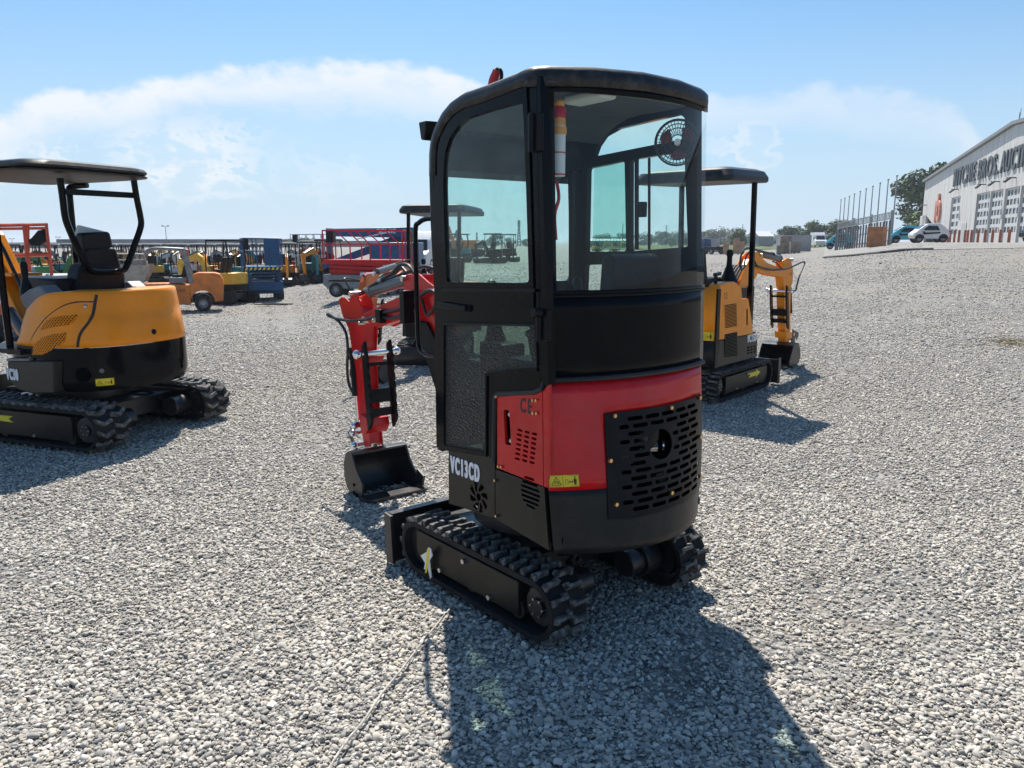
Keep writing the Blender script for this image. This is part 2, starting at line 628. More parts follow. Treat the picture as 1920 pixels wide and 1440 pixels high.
def lettering(name, text, mat, parent, origin, xdir, zdir, height, xscale=1.0, depth=0.002, bold=0.0, spacing=1.0, width=None, fat=0.0):
    """raised lettering, lower left corner at origin, baseline along xdir"""
    cu = bpy.data.curves.new(name, 'FONT')
    cu.body = text
    cu.size = 1.0
    cu.extrude = 0.5
    cu.offset = bold
    cu.space_character = spacing
    cu.resolution_u = 3
    tmp = bpy.data.objects.new(name + '_tmp', cu)
    COL.objects.link(tmp)
    dg = bpy.context.evaluated_depsgraph_get()
    me = bpy.data.meshes.new_from_object(tmp.evaluated_get(dg))
    bpy.data.objects.remove(tmp)
    bpy.data.curves.remove(cu)
    xd, zd = Vector(xdir).normalized(), Vector(zdir).normalized()
    nd = xd.cross(zd).normalized()
    k = height / 0.70
    if width:
        xs_ = [v.co.x for v in me.vertices]
        xscale = width / k / (max(xs_) - min(xs_))
    for v in me.vertices:
        c = v.co.copy()
        v.co = Vector(origin) + xd * (c.x * k * xscale) + zd * (c.y * k) + nd * (c.z * depth)
    if fat:                                            # heavier strokes: the same letters again, a hair to each side
        bm = bmesh.new()
        bm.from_mesh(me)
        base = list(bm.faces)
        for n_, dx in enumerate((-fat, -fat / 2, fat / 2, fat)):
            g = bmesh.ops.duplicate(bm, geom=base)
            for v in [e for e in g['geom'] if isinstance(e, bmesh.types.BMVert)]:
                v.co += xd * dx + nd * (.00025 * (n_ + 1))
        bm.to_mesh(me)
        bm.free()
    me.materials.clear()
    me.materials.append(mat)
    o = bpy.data.objects.new(name, me)
    COL.objects.link(o)
    if parent:
        o.parent = parent
    return o


def lin(a, b, n):
    return [a + (b - a) * i / (n - 1) for i in range(n)]


def sm(a, b, x):
    t = min(1, max(0, (x - a) / (b - a)))
    return t * t * (3 - 2 * t)


def terrain(x, y):
    r = math.hypot(x, y)
    az = x / max(y, 0.5) if y > 0 else (9 if x > 0 else -9)
    az = max(-1.2, min(1.2, az))
    z = 1.45 * sm(0.30, 0.53, az) * sm(16, 66, r)
    z -= 0.72 * sm(0.08, 0.34, -az) * sm(10, 25, r) * (1 - sm(70, 160, r))
    return z


def ground_at(u, v):
    """terrain point seen at a photo pixel"""
    r = ray(u, v)
    t = 1.0
    for i in range(6000):
        p = EYE + r * t
        if p.z <= terrain(p.x, p.y):
            return p
        t *= 1.004
    return EYE + r * t

# ------------------------------------------------------------------ ground and gravel
def ground_material():
    m = bpy.data.materials.new('gravel_ground')
    m.use_nodes = True
    w = NT(m.node_tree)
    tc = w.n('ShaderNodeTexCoord').outputs['Object']
    big = w.n('ShaderNodeTexNoise', i_Vector=tc, i_Scale=0.16, i_Detail=5.0, i_Roughness=0.55).outputs[0]
    mid = w.n('ShaderNodeTexNoise', i_Vector=tc, i_Scale=1.1, i_Detail=6.0, i_Roughness=0.6).outputs[0]
    mp = w.n('ShaderNodeMapping', i_Vector=tc)
    mp.inputs['Rotation'].default_value = (0, 0, R(38))
    mp.inputs['Scale'].default_value = (0.05, 0.5, 1)
    streak = w.n('ShaderNodeTexNoise', i_Vector=mp.outputs[0], i_Scale=1.6, i_Detail=4.0, i_Roughness=0.6).outputs[0]
    v1 = w.n('ShaderNodeTexVoronoi', i_Vector=tc, i_Scale=42.0)
    v2 = w.n('ShaderNodeTexVoronoi', i_Vector=tc, i_Scale=17.0)
    stone = w.ramp(w.n('ShaderNodeSeparateColor', i_0=v1.outputs['Color']).outputs[0],
                   [(0.0, (0.061, 0.060, 0.061)), (0.25, (0.159, 0.153, 0.142)), (0.6, (0.265, 0.253, 0.232)), (1.0, (0.442, 0.420, 0.385))])
    stone2 = w.ramp(w.n('ShaderNodeSeparateColor', i_0=v2.outputs['Color']).outputs[1],
                    [(0.0, (0.088, 0.086, 0.081)), (0.5, (0.230, 0.218, 0.200)), (1.0, (0.407, 0.389, 0.360))])
    col = w.mix(0.42, stone, stone2)
    gap = w.math('SUBTRACT', 1.0, w.smooth(v1.outputs['Distance'], 0.40, 0.75))
    col = w.mix(w.math('MULTIPLY', gap, 0.0), col, (0.177, 0.164, 0.142))
    dust = w.math('MULTIPLY', w.smooth(w.math('ADD', w.math('MULTIPLY', mid, 0.6), w.math('MULTIPLY', streak, 0.55)), 0.56, 0.74), 0.75)
    col = w.mix(dust, col, (0.300, 0.259, 0.204))
    col = w.mix(w.math('MULTIPLY', w.smooth(big, 0.35, 0.7), 0.25), col, (0.319, 0.298, 0.268))
    geo = w.n('ShaderNodeNewGeometry')
    h = w.math('ADD', w.math('MULTIPLY', w.math('SUBTRACT', 1.0, v1.outputs['Distance']), 1.0), w.math('MULTIPLY', w.math('SUBTRACT', 1.0, v2.outputs['Distance']), 1.2))
    b = w.n('ShaderNodeBump', i_Strength=0.95, i_Distance=0.022, i_Height=h)
    p = w.n('ShaderNodeBsdfPrincipled', i_Base_Color=col, i_Roughness=0.9)
    p.inputs['Specular IOR Level'].default_value = 0.2
    w.link(b.outputs[0], p.inputs['Normal'])
    w.n('ShaderNodeOutputMaterial', i_Surface=p.outputs[0])
    return m


def polar_sheet(name, mat, r0, r1, nr, a0, a1, na, dz=0.0):
    b = MB()
    rs = [r0 * (r1 / r0) ** (i / (nr - 1)) for i in range(nr)]
    As = lin(a0, a1, na)
    b.grid(lambda a, r: (r * math.sin(a), r * math.cos(a), terrain(r * math.sin(a), r * math.cos(a)) + dz), As, rs)
    return b.build(name, mat, smooth=60)


gmb = MB()
_rs = [0.0] + [0.8 * (2600 / 0.8) ** (i / 119) for i in range(120)]
_as = lin(-math.pi, math.pi, 145)
gmb.grid(lambda a, r: (r * math.sin(a), r * math.cos(a), terrain(r * math.sin(a), r * math.cos(a)) - 0.006), _as, _rs)
ground = gmb.build('ground', ground_material(), smooth=60)
tag(ground, kind='structure')


def stone_material():
    m = bpy.data.materials.new('gravel_stone')
    m.use_nodes = True
    w = NT(m.node_tree)
    oi = w.n('ShaderNodeObjectInfo')
    tc = w.n('ShaderNodeTexCoord').outputs['Object']
    nz = w.n('ShaderNodeTexNoise', i_Vector=tc, i_Scale=1.6, i_Detail=4.0, i_Roughness=0.6).outputs[0]
    base = w.ramp(oi.outputs['Random'], [(0.0, (.22, .213, .205)), (0.12, (0.247, 0.233, 0.214)), (0.35, (0.389, 0.364, 0.327)), (0.62, (0.476, 0.446, 0.396)),
                                         (0.80, (0.521, 0.454, 0.359)), (0.90, (0.601, 0.564, 0.511)), (1.0, (0.707, 0.667, 0.605))])
    col = w.mix(w.math('MULTIPLY', w.smooth(nz, 0.35, 0.75), 0.45), base, (0.485, 0.436, 0.359))
    p = w.n('ShaderNodeBsdfPrincipled', i_Base_Color=col, i_Roughness=0.72)
    p.inputs['Specular IOR Level'].default_value = 0.25
    w.n('ShaderNodeOutputMaterial', i_Surface=p.outputs[0])
    return m


def build_gravel():
    sm_ = stone_material()
    col = bpy.data.collections.new('gravel_stones')
    rnd = random.Random(3)
    for k in range(9):
        bm = bmesh.new()
        bmesh.ops.create_icosphere(bm, subdivisions=2, radius=1.0)
        off = Vector((rnd.uniform(-50, 50), rnd.uniform(-50, 50), rnd.uniform(-50, 50)))
        sx, sy, sz = rnd.uniform(.95, 1.35), rnd.uniform(.72, .95), rnd.uniform(.50, .72)
        planes = [(Vector((rnd.gauss(0, 1), rnd.gauss(0, 1), rnd.gauss(0, 1))).normalized(), rnd.uniform(.60, .85)) for _ in range(7)]
        for v in bm.verts:
            c = v.co.copy()
            for nrm, dist in planes:                      # knock flats into the pebble
                e = c.dot(nrm) - dist
                if e > 0:
                    c -= nrm * e * 0.85
            c *= 1.0 + 0.16 * noise.noise(c * 1.3 + off)
            v.co = Vector((c.x * sx, c.y * sy, c.z * sz))
        me = bpy.data.meshes.new('stone')
        bm.to_mesh(me)
        bm.free()
        me.polygons.foreach_set('use_smooth', [True] * len(me.polygons))
        me.set_sharp_from_angle(angle=R(32))
        me.materials.append(sm_)
        o = bpy.data.objects.new('stone', me)
        col.objects.link(o)
    P, S, Q = [], [], []
    bands = [(1.25, 3.2, 10500, .0031, .0135), (3.2, 5.0, 8000, .0034, .0130), (5.0, 8.0, 4200, .0046, .0135), (8.0, 13.0, 1500, .0070, .0160),
             (13.0, 22.0, 330, .0115, .0225), (22.0, 36.0, 66, .018, .033), (36.0, 60.0, 11, .025, .045)]
    ha = 0.76
    for r0, r1, dens, s0, s1 in bands:
        n = int(dens * ha * (r1 * r1 - r0 * r0))
        for _ in range(n):
            r = math.sqrt(rnd.uniform(r0 * r0, r1 * r1))
            a = rnd.uniform(-ha, ha)
            if abs(a) > .70:                         # thin out softly beyond the edges of the view
                a += math.copysign(rnd.random() ** 2 * .45, a)
            x, y = r * math.sin(a), r * math.cos(a)
            # bare dusty patches with fewer stones
            q = noise.noise(Vector((x * 0.9, y * 0.9, 3.1))) + 0.5 * noise.noise(Vector((x * 2.3, y * 2.3, 7.7)))
            # and compacted lanes where wheels have pressed the stones into the fines
            lx, ly = x * .62 + y * .78, -x * .78 + y * .62
            lane = noise.noise(Vector((lx * .10, ly * .95, 1.7))) + .4 * noise.noise(Vector((x * 1.7, y * 1.7, 9.1)))
            q = max(q, lane + .05)
            if q > 0.22 and rnd.random() < min(0.74, (q - 0.22) * 2.6):
                continue
            s = s0 + (s1 - s0) * rnd.random() ** 2.4
            if rnd.random() < 0.02:
                s *= 1.55
            P.append((x, y, terrain(x, y) + s * rnd.uniform(-0.05, 0.42) - 0.004))
            S.append(s)
            Q.append((rnd.gauss(0, .35), rnd.gauss(0, .35), rnd.uniform(0, 6.283)))
    me = bpy.data.meshes.new('gravel')
    me.from_pydata(P, [], [])
    at = me.attributes.new('size', 'FLOAT', 'POINT')
    at.data.foreach_set('value', S)
    at = me.attributes.new('turn', 'FLOAT_VECTOR', 'POINT')
    at.data.foreach_set('vector', [c for q in Q for c in q])
    o = bpy.data.objects.new('gravel', me)
    COL.objects.link(o)
    tag(o, 'pale grey crushed gravel covering the whole yard', 'gravel', kind='stuff')
    ng = bpy.data.node_groups.new('scatter_stones', 'GeometryNodeTree')
    ng.interface.new_socket('Geometry', in_out='INPUT', socket_type='NodeSocketGeometry')
    ng.interface.new_socket('Geometry', in_out='OUTPUT', socket_type='NodeSocketGeometry')
    N = ng.nodes
    gi, go = N.new('NodeGroupInput'), N.new('NodeGroupOutput')
    iop = N.new('GeometryNodeInstanceOnPoints')
    ci = N.new('GeometryNodeCollectionInfo')
    ci.inputs['Collection'].default_value = col
    ci.inputs['Separate Children'].default_value = True
    ci.inputs['Reset Children'].default_value = True
    a1 = N.new('GeometryNodeInputNamedAttribute')
    a1.data_type = 'FLOAT'
    a1.inputs['Name'].default_value = 'size'
    a2 = N.new('GeometryNodeInputNamedAttribute')
    a2.data_type = 'FLOAT_VECTOR'
    a2.inputs['Name'].default_value = 'turn'
    e2r = N.new('FunctionNodeEulerToRotation')
    rv = N.new('FunctionNodeRandomValue')
    rv.data_type = 'INT'
    rv.inputs[4].default_value = 0
    rv.inputs[5].default_value = 8
    L = ng.links
    L.new(gi.outputs[0], iop.inputs['Points'])
    L.new(ci.outputs[0], iop.inputs['Instance'])
    iop.inputs['Pick Instance'].default_value = True
    L.new(rv.outputs[2], iop.inputs['Instance Index'])
    L.new(a2.outputs[0], e2r.inputs[0])
    L.new(e2r.outputs[0], iop.inputs['Rotation'])
    L.new(a1.outputs[0], iop.inputs['Scale'])
    L.new(iop.outputs[0], go.inputs[0])
    md = o.modifiers.new('stones', 'NODES')
    md.node_group = ng


build_gravel()

# ------------------------------------------------------------------ asphalt apron by the warehouse
ASPHALT = material('worn_asphalt', (0.21, 0.203, 0.19), 0.85, var=0.12, scale=0.4, dirt=0.3, dirt_col=(.36, .34, .30))
ap = MB()
edge_px = [(1545, 484), (1600, 480), (1650, 475), (1695, 470), (1750, 468.5), (1830, 467), (1920, 465), (1990, 464)]
epts = []
for u, v in edge_px:
    g0 = ground_at(u, v)
    epts.append((g0.x / g0.y, min(70, math.hypot(g0.x, g0.y))))
def _apron(i, k):
    t, r0 = epts[i]
    a = math.atan(t)
    r = r0 + (150 - r0) * k
    x, y = r * math.sin(a), r * math.cos(a)
    return (x, y, terrain(x, y) + 0.02)
ap.grid(_apron, list(range(len(epts))), [0, .03, .08, .15, .25, .4, .6, .8, 1.0])
tag(ap.build('road', ASPHALT, smooth=60), kind='structure')
kb = MB()
kb.tube([Vector(_apron(i, 0)) + Vector((0, 0, .03)) for i in range(0, 5)], 0.07, n=6)
tag(kb.build('kerb', material('dark_kerb', (.09, .088, .085), .8)), kind='structure')

# grass strip far right behind the yard
GRASS = material('dry_grass', (0.10, 0.12, 0.045), 0.95, var=0.35, scale=0.25, spec=0.1)
gs = MB()
gs.grid(lambda a, r: (r * math.sin(a), r * math.cos(a), terrain(r * math.sin(a), r * math.cos(a)) + 0.06 + 0.5 * max(0, noise.noise(Vector((a * 300, r * .2, 0))))),
        lin(0.10, 0.40, 60), lin(150, 420, 14))
tag(gs.build('grass_field', GRASS, smooth=60), kind='structure')


# ------------------------------------------------------------------ trees
BARK = material('bark', (0.07, 0.055, 0.04), 0.9, var=0.25, scale=8)
LEAF_A = material('leaves_green', (0.095, 0.135, 0.050), 0.6, var=0.35, scale=1.2, spec=0.25)
LEAF_B = material('leaves_dark_green', (0.065, 0.10, 0.042), 0.6, var=0.35, scale=1.2, spec=0.25)


def make_tree(seed, h, cw, leaves, leaf, mat, trunk_h=0.28, name='tree'):
    rnd = random.Random(seed)
    root = thing(name, None, 'tree')
    t = MB()
    t.tube([(0, 0, -.3), (rnd.uniform(-.1, .1), rnd.uniform(-.1, .1), h * trunk_h), (rnd.uniform(-.3, .3), rnd.uniform(-.3, .3), h * .75)],
           lambda k: h * 0.022 * (1.1 - k) + 0.02, n=8, smooth=4)
    clumps = []
    for i in range(16):
        a = rnd.uniform(0, 6.28)
        zz = rnd.uniform(trunk_h * 0.9, 0.93)
        spread = cw * 0.5 * math.sin(math.pi * min(1, max(0.12, (zz - trunk_h * .55) / (1.06 - trunk_h * .55)))) ** 0.6
        rr = spread * rnd.uniform(0.25, 0.85)
        c = Vector((rr * math.cos(a), rr * math.sin(a), zz * h))
        clumps.append((c, rnd.uniform(.14, .25) * cw))
        t.tube([(0, 0, h * rnd.uniform(trunk_h * .7, max(trunk_h, zz - .15))), c * 0.55 + Vector((0, 0, c.z * .4)), c], lambda k: h * 0.008 * (1.15 - k), n=5, smooth=2)
    t.build('trunk', BARK, root)
    c = MB()
    for i in range(leaves):
        ctr, r = rnd.choice(clumps)
        d = Vector((rnd.gauss(0, 1), rnd.gauss(0, 1), rnd.gauss(0, .8))).normalized() * r * rnd.uniform(.35, 1.08) ** 0.6
        p = ctr + d
        nrm = (d.normalized() + Vector((rnd.gauss(0, .6), rnd.gauss(0, .6), rnd.gauss(0, .6) + .3))).normalized()
        a = nrm.orthogonal().normalized()
        b = nrm.cross(a)
        ang = rnd.uniform(0, 6.28)
        a, b = a * math.cos(ang) + b * math.sin(ang), b * math.cos(ang) - a * math.sin(ang)
        s = leaf * rnd.uniform(.6, 1.4)
        c.add([p - a * s, p + b * s * .55 + nrm * s * .15, p + a * s, p - b * s * .55], [(0, 1, 2, 3)])
    c.build('crown', mat, root, smooth=0)
    return root


def place_tree(proto, u, base_v, top_v, label, group, d, used=set(), wide=1.0):
    """tree whose foot is at distance d on the ray of column u and whose top reaches row top_v"""
    x = (u - 960) / FOC * d * 1.017
    z0 = terrain(x, d)
    h = CAM_H + (453 - top_v) / FOC * d * 1.0 - z0
    o = dup(proto) if proto in used else proto
    used.add(proto)
    s = h / proto['h']
    o.location = (x, d, z0)
    o.scale = (s * wide, s * wide, s)
    o.rotation_euler = (0, 0, (u * 7.3) % 6.28)
    tag(o, label, 'tree', group)
    return o


T1 = make_tree(1, 9, 7.5, 5200, .26, LEAF_B)
T2 = make_tree(2, 7, 7.0, 2600, .30, LEAF_A)
T3 = make_tree(5, 7, 8.0, 2400, .32, LEAF_B, trunk_h=.2)
T4 = make_tree(9, 6, 9.0, 2200, .34, LEAF_A, trunk_h=.12)
for t_, h_ in ((T1, 9), (T2, 7), (T3, 7), (T4, 6)):
    t_['h'] = h_ * 1.0
place_tree(T1, 1703, 455, 322, 'big leafy tree standing behind the left end of the white warehouse', None, 128, wide=1.15)
place_tree(T2, 1706, 455, 402, 'low green bush tree at the foot of the big tree by the warehouse', None, 120, wide=1.5)
row = [(T2, 1372, 431, 175, 1.15, 'round green tree beside the thin orange crate'), (T3, 1463, 427, 190, 1.3, 'dark bushy tree behind the long grey trailer'),
       (T2, 1508, 419, 180, 1.25, 'tall green tree above the white delivery van'), (T3, 1551, 417, 185, 1.5, 'green tree showing just left of the flagpoles'),
       (T2, 1488, 436, 230, 1.4, 'pale distant tree between the trailer trees')]
for pr, u, tv, d, wd, lb in row:
    place_tree(pr, u, 455, tv, lb, 'trees behind the right side of the yard', d, wide=wd)
hill = [(1338, 432, 330, 1.6, T4, 'wide low tree at the left end of the far right woods'), (1300, 436, 340, 1.6, T3, 'far tree seen through the cab beside the fan post'),
        (1262, 437, 330, 1.8, T4, 'broad far tree seen through the middle cab window'), (1232, 436, 320, 1.6, T3, 'dark far tree behind the cab window pillar'),
        (1200, 440, 310, 1.5, T4, 'smaller far tree seen through the left sliding pane'), (1165, 439, 320, 1.6, T3, 'rounded far tree at mid pane of the cab side window'),
        (1128, 441, 315, 1.7, T4, 'left far tree seen through the cab side window'), (1083, 444, 330, 1.5, T3, 'far tree hidden partly by the cab front post'),
        (1250, 446, 200, 1.1, T2, 'near shrubby tree below the far woods inside the cab view'),
        (1427, 441, 380, 2.2, T4, 'long low far tree behind the grey sheds'), (1400, 444, 390, 2.0, T3, 'faint far tree left of the grey sheds')]
for u, tv, d, wd, pr, lb in hill:
    place_tree(pr, u, 455, tv, lb, 'distant woods on the horizon', d, wide=wd)
for u, tv, d, wd, pr, lb in [(560, 449, 210, 1.7, T4, 'green tree over the far machines left of the blue boom'), (583, 447, 205, 1.6, T3, 'taller green tree right beside the blue telescopic boom'),
                             (602, 449, 215, 1.6, T4, 'green tree half hidden by the blue telescopic boom'), (930, 440, 260, 1.3, T3, 'round far tree seen through the cab door glass'),
                             (955, 447, 250, 1.2, T4, 'low far tree at the right of the cab door glass'), (985, 449, 240, 1.5, T3, 'far tree beside the door glass pylon')]:
    place_tree(pr, u, 455, tv, lb, 'distant trees behind the machine rows', d, wide=wd)


# ------------------------------------------------------------------ white warehouse
K = 1.3
BF = Frame(44.3 * K, 85 * K, 107.8)
WALL_W = None
def warehouse_material():
    m = bpy.data.materials.new('white_wall_panels')
    m.use_nodes = True
    w = NT(m.node_tree)
    tc = w.n('ShaderNodeTexCoord')
    sp = w.n('ShaderNodeSeparateXYZ', i_0=tc.outputs['Object'])
    seam = w.math('FRACT', w.math('MULTIPLY', sp.outputs[0], 0.5))
    seam = w.math('SUBTRACT', 1.0, w.smooth(w.math('ABSOLUTE', w.math('SUBTRACT', seam, 0.5)), 0.015, 0.045))
    mp = w.n('ShaderNodeMapping', i_Vector=tc.outputs['Object'])
    mp.inputs['Scale'].default_value = (1.4, 1.4, 0.12)
    nz = w.n('ShaderNodeTexNoise', i_Vector=mp.outputs[0], i_Scale=1.6, i_Detail=7.0, i_Roughness=0.65).outputs[0]
    col = w.mix(w.smooth(nz, 0.35, 0.75), (.66, .64, .61), (.47, .45, .42))
    col = w.mix(w.math('MULTIPLY', seam, 0.55), col, (.25, .25, .25))
    p = w.n('ShaderNodeBsdfPrincipled', i_Base_Color=col, i_Roughness=0.75)
    w.n('ShaderNodeOutputMaterial', i_Surface=p.outputs[0])
    return m
wh = thing('warehouse', 'white panelled auction warehouse with dark raised letters and tall glazed doors', 'building', BF.o, BF.rot)
eA, rid = BF.Y(1724, 346, 0), BF.Y(1904.6, 234.4, 0)
ex2 = rid[0] * 2
zb = 1.0
FL = lambda x, z, y: (x, y, z)
holes = []
DOORS = [((1784.8, 369), (1801.5, 454)), ((1832.7, 361), (1856.7, 454)), ((1858.7, 356), (1881.7, 454)), ((1886, 351), (1913, 454)), ((1916, 345), (1945, 454))]
dq = []
for (u0, v0), (u1, v1) in DOORS:
    x0, x1 = BF.Y(u0, v0, 0)[0], BF.Y(u1, v0, 0)[0]
    dq.append((x0, x1, BF.Y((u0 + u1) / 2, v0, 0)[1]))
zf = 1.42
side_door = (BF.Y(1725.8, 404, 0)[0], BF.Y(1736, 404, 0)[0], BF.Y(1731, 404, 0)[1])
hl = [[(x0, zf), (x1, zf), (x1, zt), (x0, zt)] for x0, x1, zt in dq] + [[(side_door[0], zf), (side_door[1], zf), (side_door[1], side_door[2]), (side_door[0], side_door[2])]]
w_ = MB()
w_.plate([(0, zb), (ex2, zb), (ex2, eA[1]), (rid[0], rid[1]), (0, eA[1])], hl, 0.0, 0.4, FL)
w_.build('front_wall', warehouse_material(), wh, smooth=0)
w_ = MB()
w_.box(0, 0.4, 0.4, 45, zb, eA[1])
w_.box(ex2 - .4, ex2, 0.4, 45, zb, eA[1])
w_.plate([(0.4, zb), (ex2 - .4, zb), (ex2 - .4, eA[1]), (rid[0], rid[1]), (0.4, eA[1])], [], 44.6, 45, FL)
w_.build('side_wall', WHITE_PLASTIC, wh, smooth=0)
w_ = MB()
for a, b in (((-.35, eA[1] + .03), (rid[0], rid[1] + .05)), ((rid[0], rid[1] + .05), (ex2 + .35, eA[1] + .03))):
    w_.prism([a, b, (b[0], b[1] + .30), (a[0], a[1] + .30)], -0.35, 45.4, FL)
w_.build('roof', material('grey_roof_edge', (.22, .225, .23), .5), wh, smooth=0)
DOORFRAME = material('pale_door_frame', (.60, .60, .585), .5)
PANE = material('grey_door_pane', (.10, .115, .125), .12, var=.35, scale=1.3, coat=.2)
for i, (x0, x1, zt) in enumerate(dq):
    d_ = MB()
    hts = int((zt - zf) / 0.78)
    ncol = 4 if i else 2
    hs = []
    for j in range(hts):
        for k in range(ncol):
            a = x0 + (x1 - x0) * (k + .12) / ncol
            b = x0 + (x1 - x0) * (k + .88) / ncol
            c = zf + (zt - zf) * (j + .16) / hts
            e = zf + (zt - zf) * (j + .78) / hts
            if j == 0:
                continue
            hs.append([(a, c), (b, c), (b, e), (a, e)])
    d_.plate([(x0, zf), (x1, zf), (x1, zt), (x0, zt)], hs, .16, .22, FL)
    dr = d_.build('sectional_door', DOORFRAME, wh, smooth=0)
    p_ = MB()
    p_.box(x0, x1, .225, .25, zf, zt)
    p_.build('glazing', PANE, dr, smooth=0)
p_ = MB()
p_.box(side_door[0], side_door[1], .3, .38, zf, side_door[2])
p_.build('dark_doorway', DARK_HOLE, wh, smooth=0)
md0, md1 = BF.Y(1803, 418, -.06), BF.Y(1812, 418, -.06)
p_ = MB()
p_.box(md0[0], md1[0], -.06, 0.002, zf, md0[1])
p_.build('entrance_door', material('grey_steel_door', (.50, .49, .47), .5), wh, bevel=.02)
la = BF.Y(1783, 350, -.25)
lb_ = BF.Y(1914, 323, -.25)
lh = BF.Y(1784, 319, -.25)[1] - la[1]
LETTER = material('dark_grey_letters', (.060, .066, .075), .45, var=.1)
wd_ = [BF.Y(1825.5, 340, -.25)[0] - BF.Y(1783.5, 340, -.25)[0], BF.Y(1864, 335, -.25)[0] - BF.Y(1828, 335, -.25)[0]]
for word, u0 in (('RITCHIE', 1783.5), ('BROS.', 1828), ('AUCTIONEERS', 1870)):
    a = BF.Y(u0, 350 - (u0 - 1783) * .2, -.25)
    lt = lettering('sign_lettering', word, LETTER, wh, (a[0], -.08, la[1]), (1, 0, 0), (0, 0, 1), lh, depth=.10, bold=.012, spacing=1.12,
                   width={'RITCHIE': wd_[0] * .93, 'BROS.': wd_[1], 'AUCTIONEERS': (BF.Y(1920, 330, -.25)[0] - BF.Y(1870, 330, -.25)[0]) / .53}[word], fat=.05)
LOGO = material('faded_orange_logo', (.62, .22, .14), .4)
q = lambda u, v: BF.Y(u, v, -.2)
lg = MB()
c0 = q(1758.5, 396)
ring_o = [(c0[0] + 1.05 * math.cos(t), c0[1] + 1.35 * math.sin(t)) for t in lin(0, 6.28 * 31 / 32, 32)]
ring_i = [(c0[0] + .5 * math.cos(t), c0[1] + .8 * math.sin(t)) for t in lin(0, 6.28 * 31 / 32, 32)]
lg.plate(ring_o, [ring_i], -.25, -.02, FL)
st = q(1757, 364)
lg.box(c0[0] - .75, c0[0] - .1, -.26, -.03, c0[1] + .6, st[1])
lg.box(c0[0] - 2.0, c0[0] - 1.35, -.25, -.02, c0[1] - 1.4, c0[1] + .9)
lg.box(c0[0] - 2.0, c0[0] - .6, -.24, -.01, c0[1] + .75, c0[1] + 1.35)
lg.build('logo_emblem', LOGO, wh, bevel=.03)
FLOOD = material('dark_flood_lamp', (.03, .03, .03), .5)
for u, v in [(1730, 387), (1788, 358), (1838, 349), (1863, 344), (1893, 337)]:
    x, z = BF.Y(u, v, -.5)
    l_ = MB()
    l_.box(x - .06, x + .06, -.75, 0.002, z + .12, z + .22)
    l_.prism([(-.95, z - .1), (-.55, z + .25), (-.45, z + .1), (-.85, z - .25)], x - .35, x + .35)
    l_.build('flood_lamp', FLOOD, wh, bevel=.02)
mx = BF.Y(1910, 232, 10)
m_ = MB()
m_.cyl((mx[0], 10, mx[1] - 1.5), (mx[0], 10, mx[1] + 1.4), .07)
m_.box(mx[0] - .3, mx[0] + .3, 9.9, 10.1, mx[1] + .3, mx[1] + .6)
m_.cyl((mx[0] + .25, 10, mx[1] + .4), (mx[0] + .4, 10, mx[1] + 1.9), .04)
m_.build('roof_aerial', material('galvanised', (.35, .36, .37), .4, metal=.6), wh)

BOLLARD = material('rust_red_bollard', (.36, .10, .05), .55, var=.15, dirt=.2)
BX = [1038, 1092, 1115, 1138, 1155, 1193, 1233, 1287, 1312, 1345, 1405, 1468, 1535, 1605, 1685]
WHERE = ['first bollard from the left, beyond the white electric car', 'leftmost of the tight bollard pair under the logo', 'second bollard of the pair under the logo',
         'dark-shadowed bollard before the narrow glazed door', 'bollard at the left edge of the narrow glazed door', 'bollard in front of the narrow glazed door',
         'bollard at the right edge of the narrow glazed door', 'bollard left of the grey entrance door', 'bollard in front of the grey entrance door',
         'bollard right of the entrance door', 'bollard before the left edge of the first big glazed door', 'bollard before the middle of the first big glazed door',
         'bollard before the pillar between the first two big doors', 'bollard before the second big glazed door', 'bollard beside the parked dark car']
for i, bx in enumerate(BX):
    off = -2.2 if i not in (2, 4, 8) else -1.2
    x, z = BF.Y(bx / 4.8 + 1540, 454, off)
    pw = BF.o + BF.Rt * x + BF.F * off
    zt = BF.Y(bx / 4.8 + 1540, 432 - i * .15, off)[1]
    b_ = MB()
    z0 = terrain(pw.x, pw.y)
    b_.lathe([(0, z0 - .1), (.115, z0 - .1), (.115, zt - .08), (.09, zt - .02), (0, zt)], (pw.x, pw.y, 0), (0, 0, 1), 14)
    tag(b_.build('bollard', BOLLARD), 'rust red steel ' + WHERE[i], 'bollard', 'bollards in front of the warehouse')


# ------------------------------------------------------------------ slatted fence with flagpoles
FN, FF_ = Vector(((1665 - 960) / 1467 * 62, 62, 0)), Vector(((1567 - 960) / 1467 * 74, 74, 0))
SLAT = material('dark_grey_slat', (.055, .06, .07), .5, var=.1)
RAIL = material('galvanised_rail', (.30, .32, .33), .45, metal=.3)
fe = thing('slatted_fence', 'dark vertical slat fence with pale lattice rail beside the flagpoles', 'fence', (0, 0, 0))
nS = 21
sl = MB()
for i in range(nS):
    p = FF_.lerp(FN, i / (nS - 1))
    z0 = terrain(p.x, p.y)
    d = (FN - FF_).normalized()
    sl.beam(p + Vector((0, 0, z0)), p + Vector((0, 0, z0 + 1.92)), .24, .06, up=d.cross(Vector((0, 0, 1))))
sl.build('slat_panel', SLAT, fe, smooth=0)
rl = MB()
for zo in (.35, 1.15, 2.05, 2.55):
    rl.beam(FF_ + Vector((0.1, .1, terrain(*FF_[:2]) + zo)), FN + Vector((.1, .1, terrain(*FN[:2]) + zo)), .06, .07)
for i in range(44):
    p = FF_.lerp(FN, i / 43) + Vector((.1, .1, 0))
    z0 = terrain(p.x, p.y)
    rl.beam(p + Vector((0, 0, z0 + 2.05)), p + Vector((0, 0, z0 + 2.55)), .05, .05)
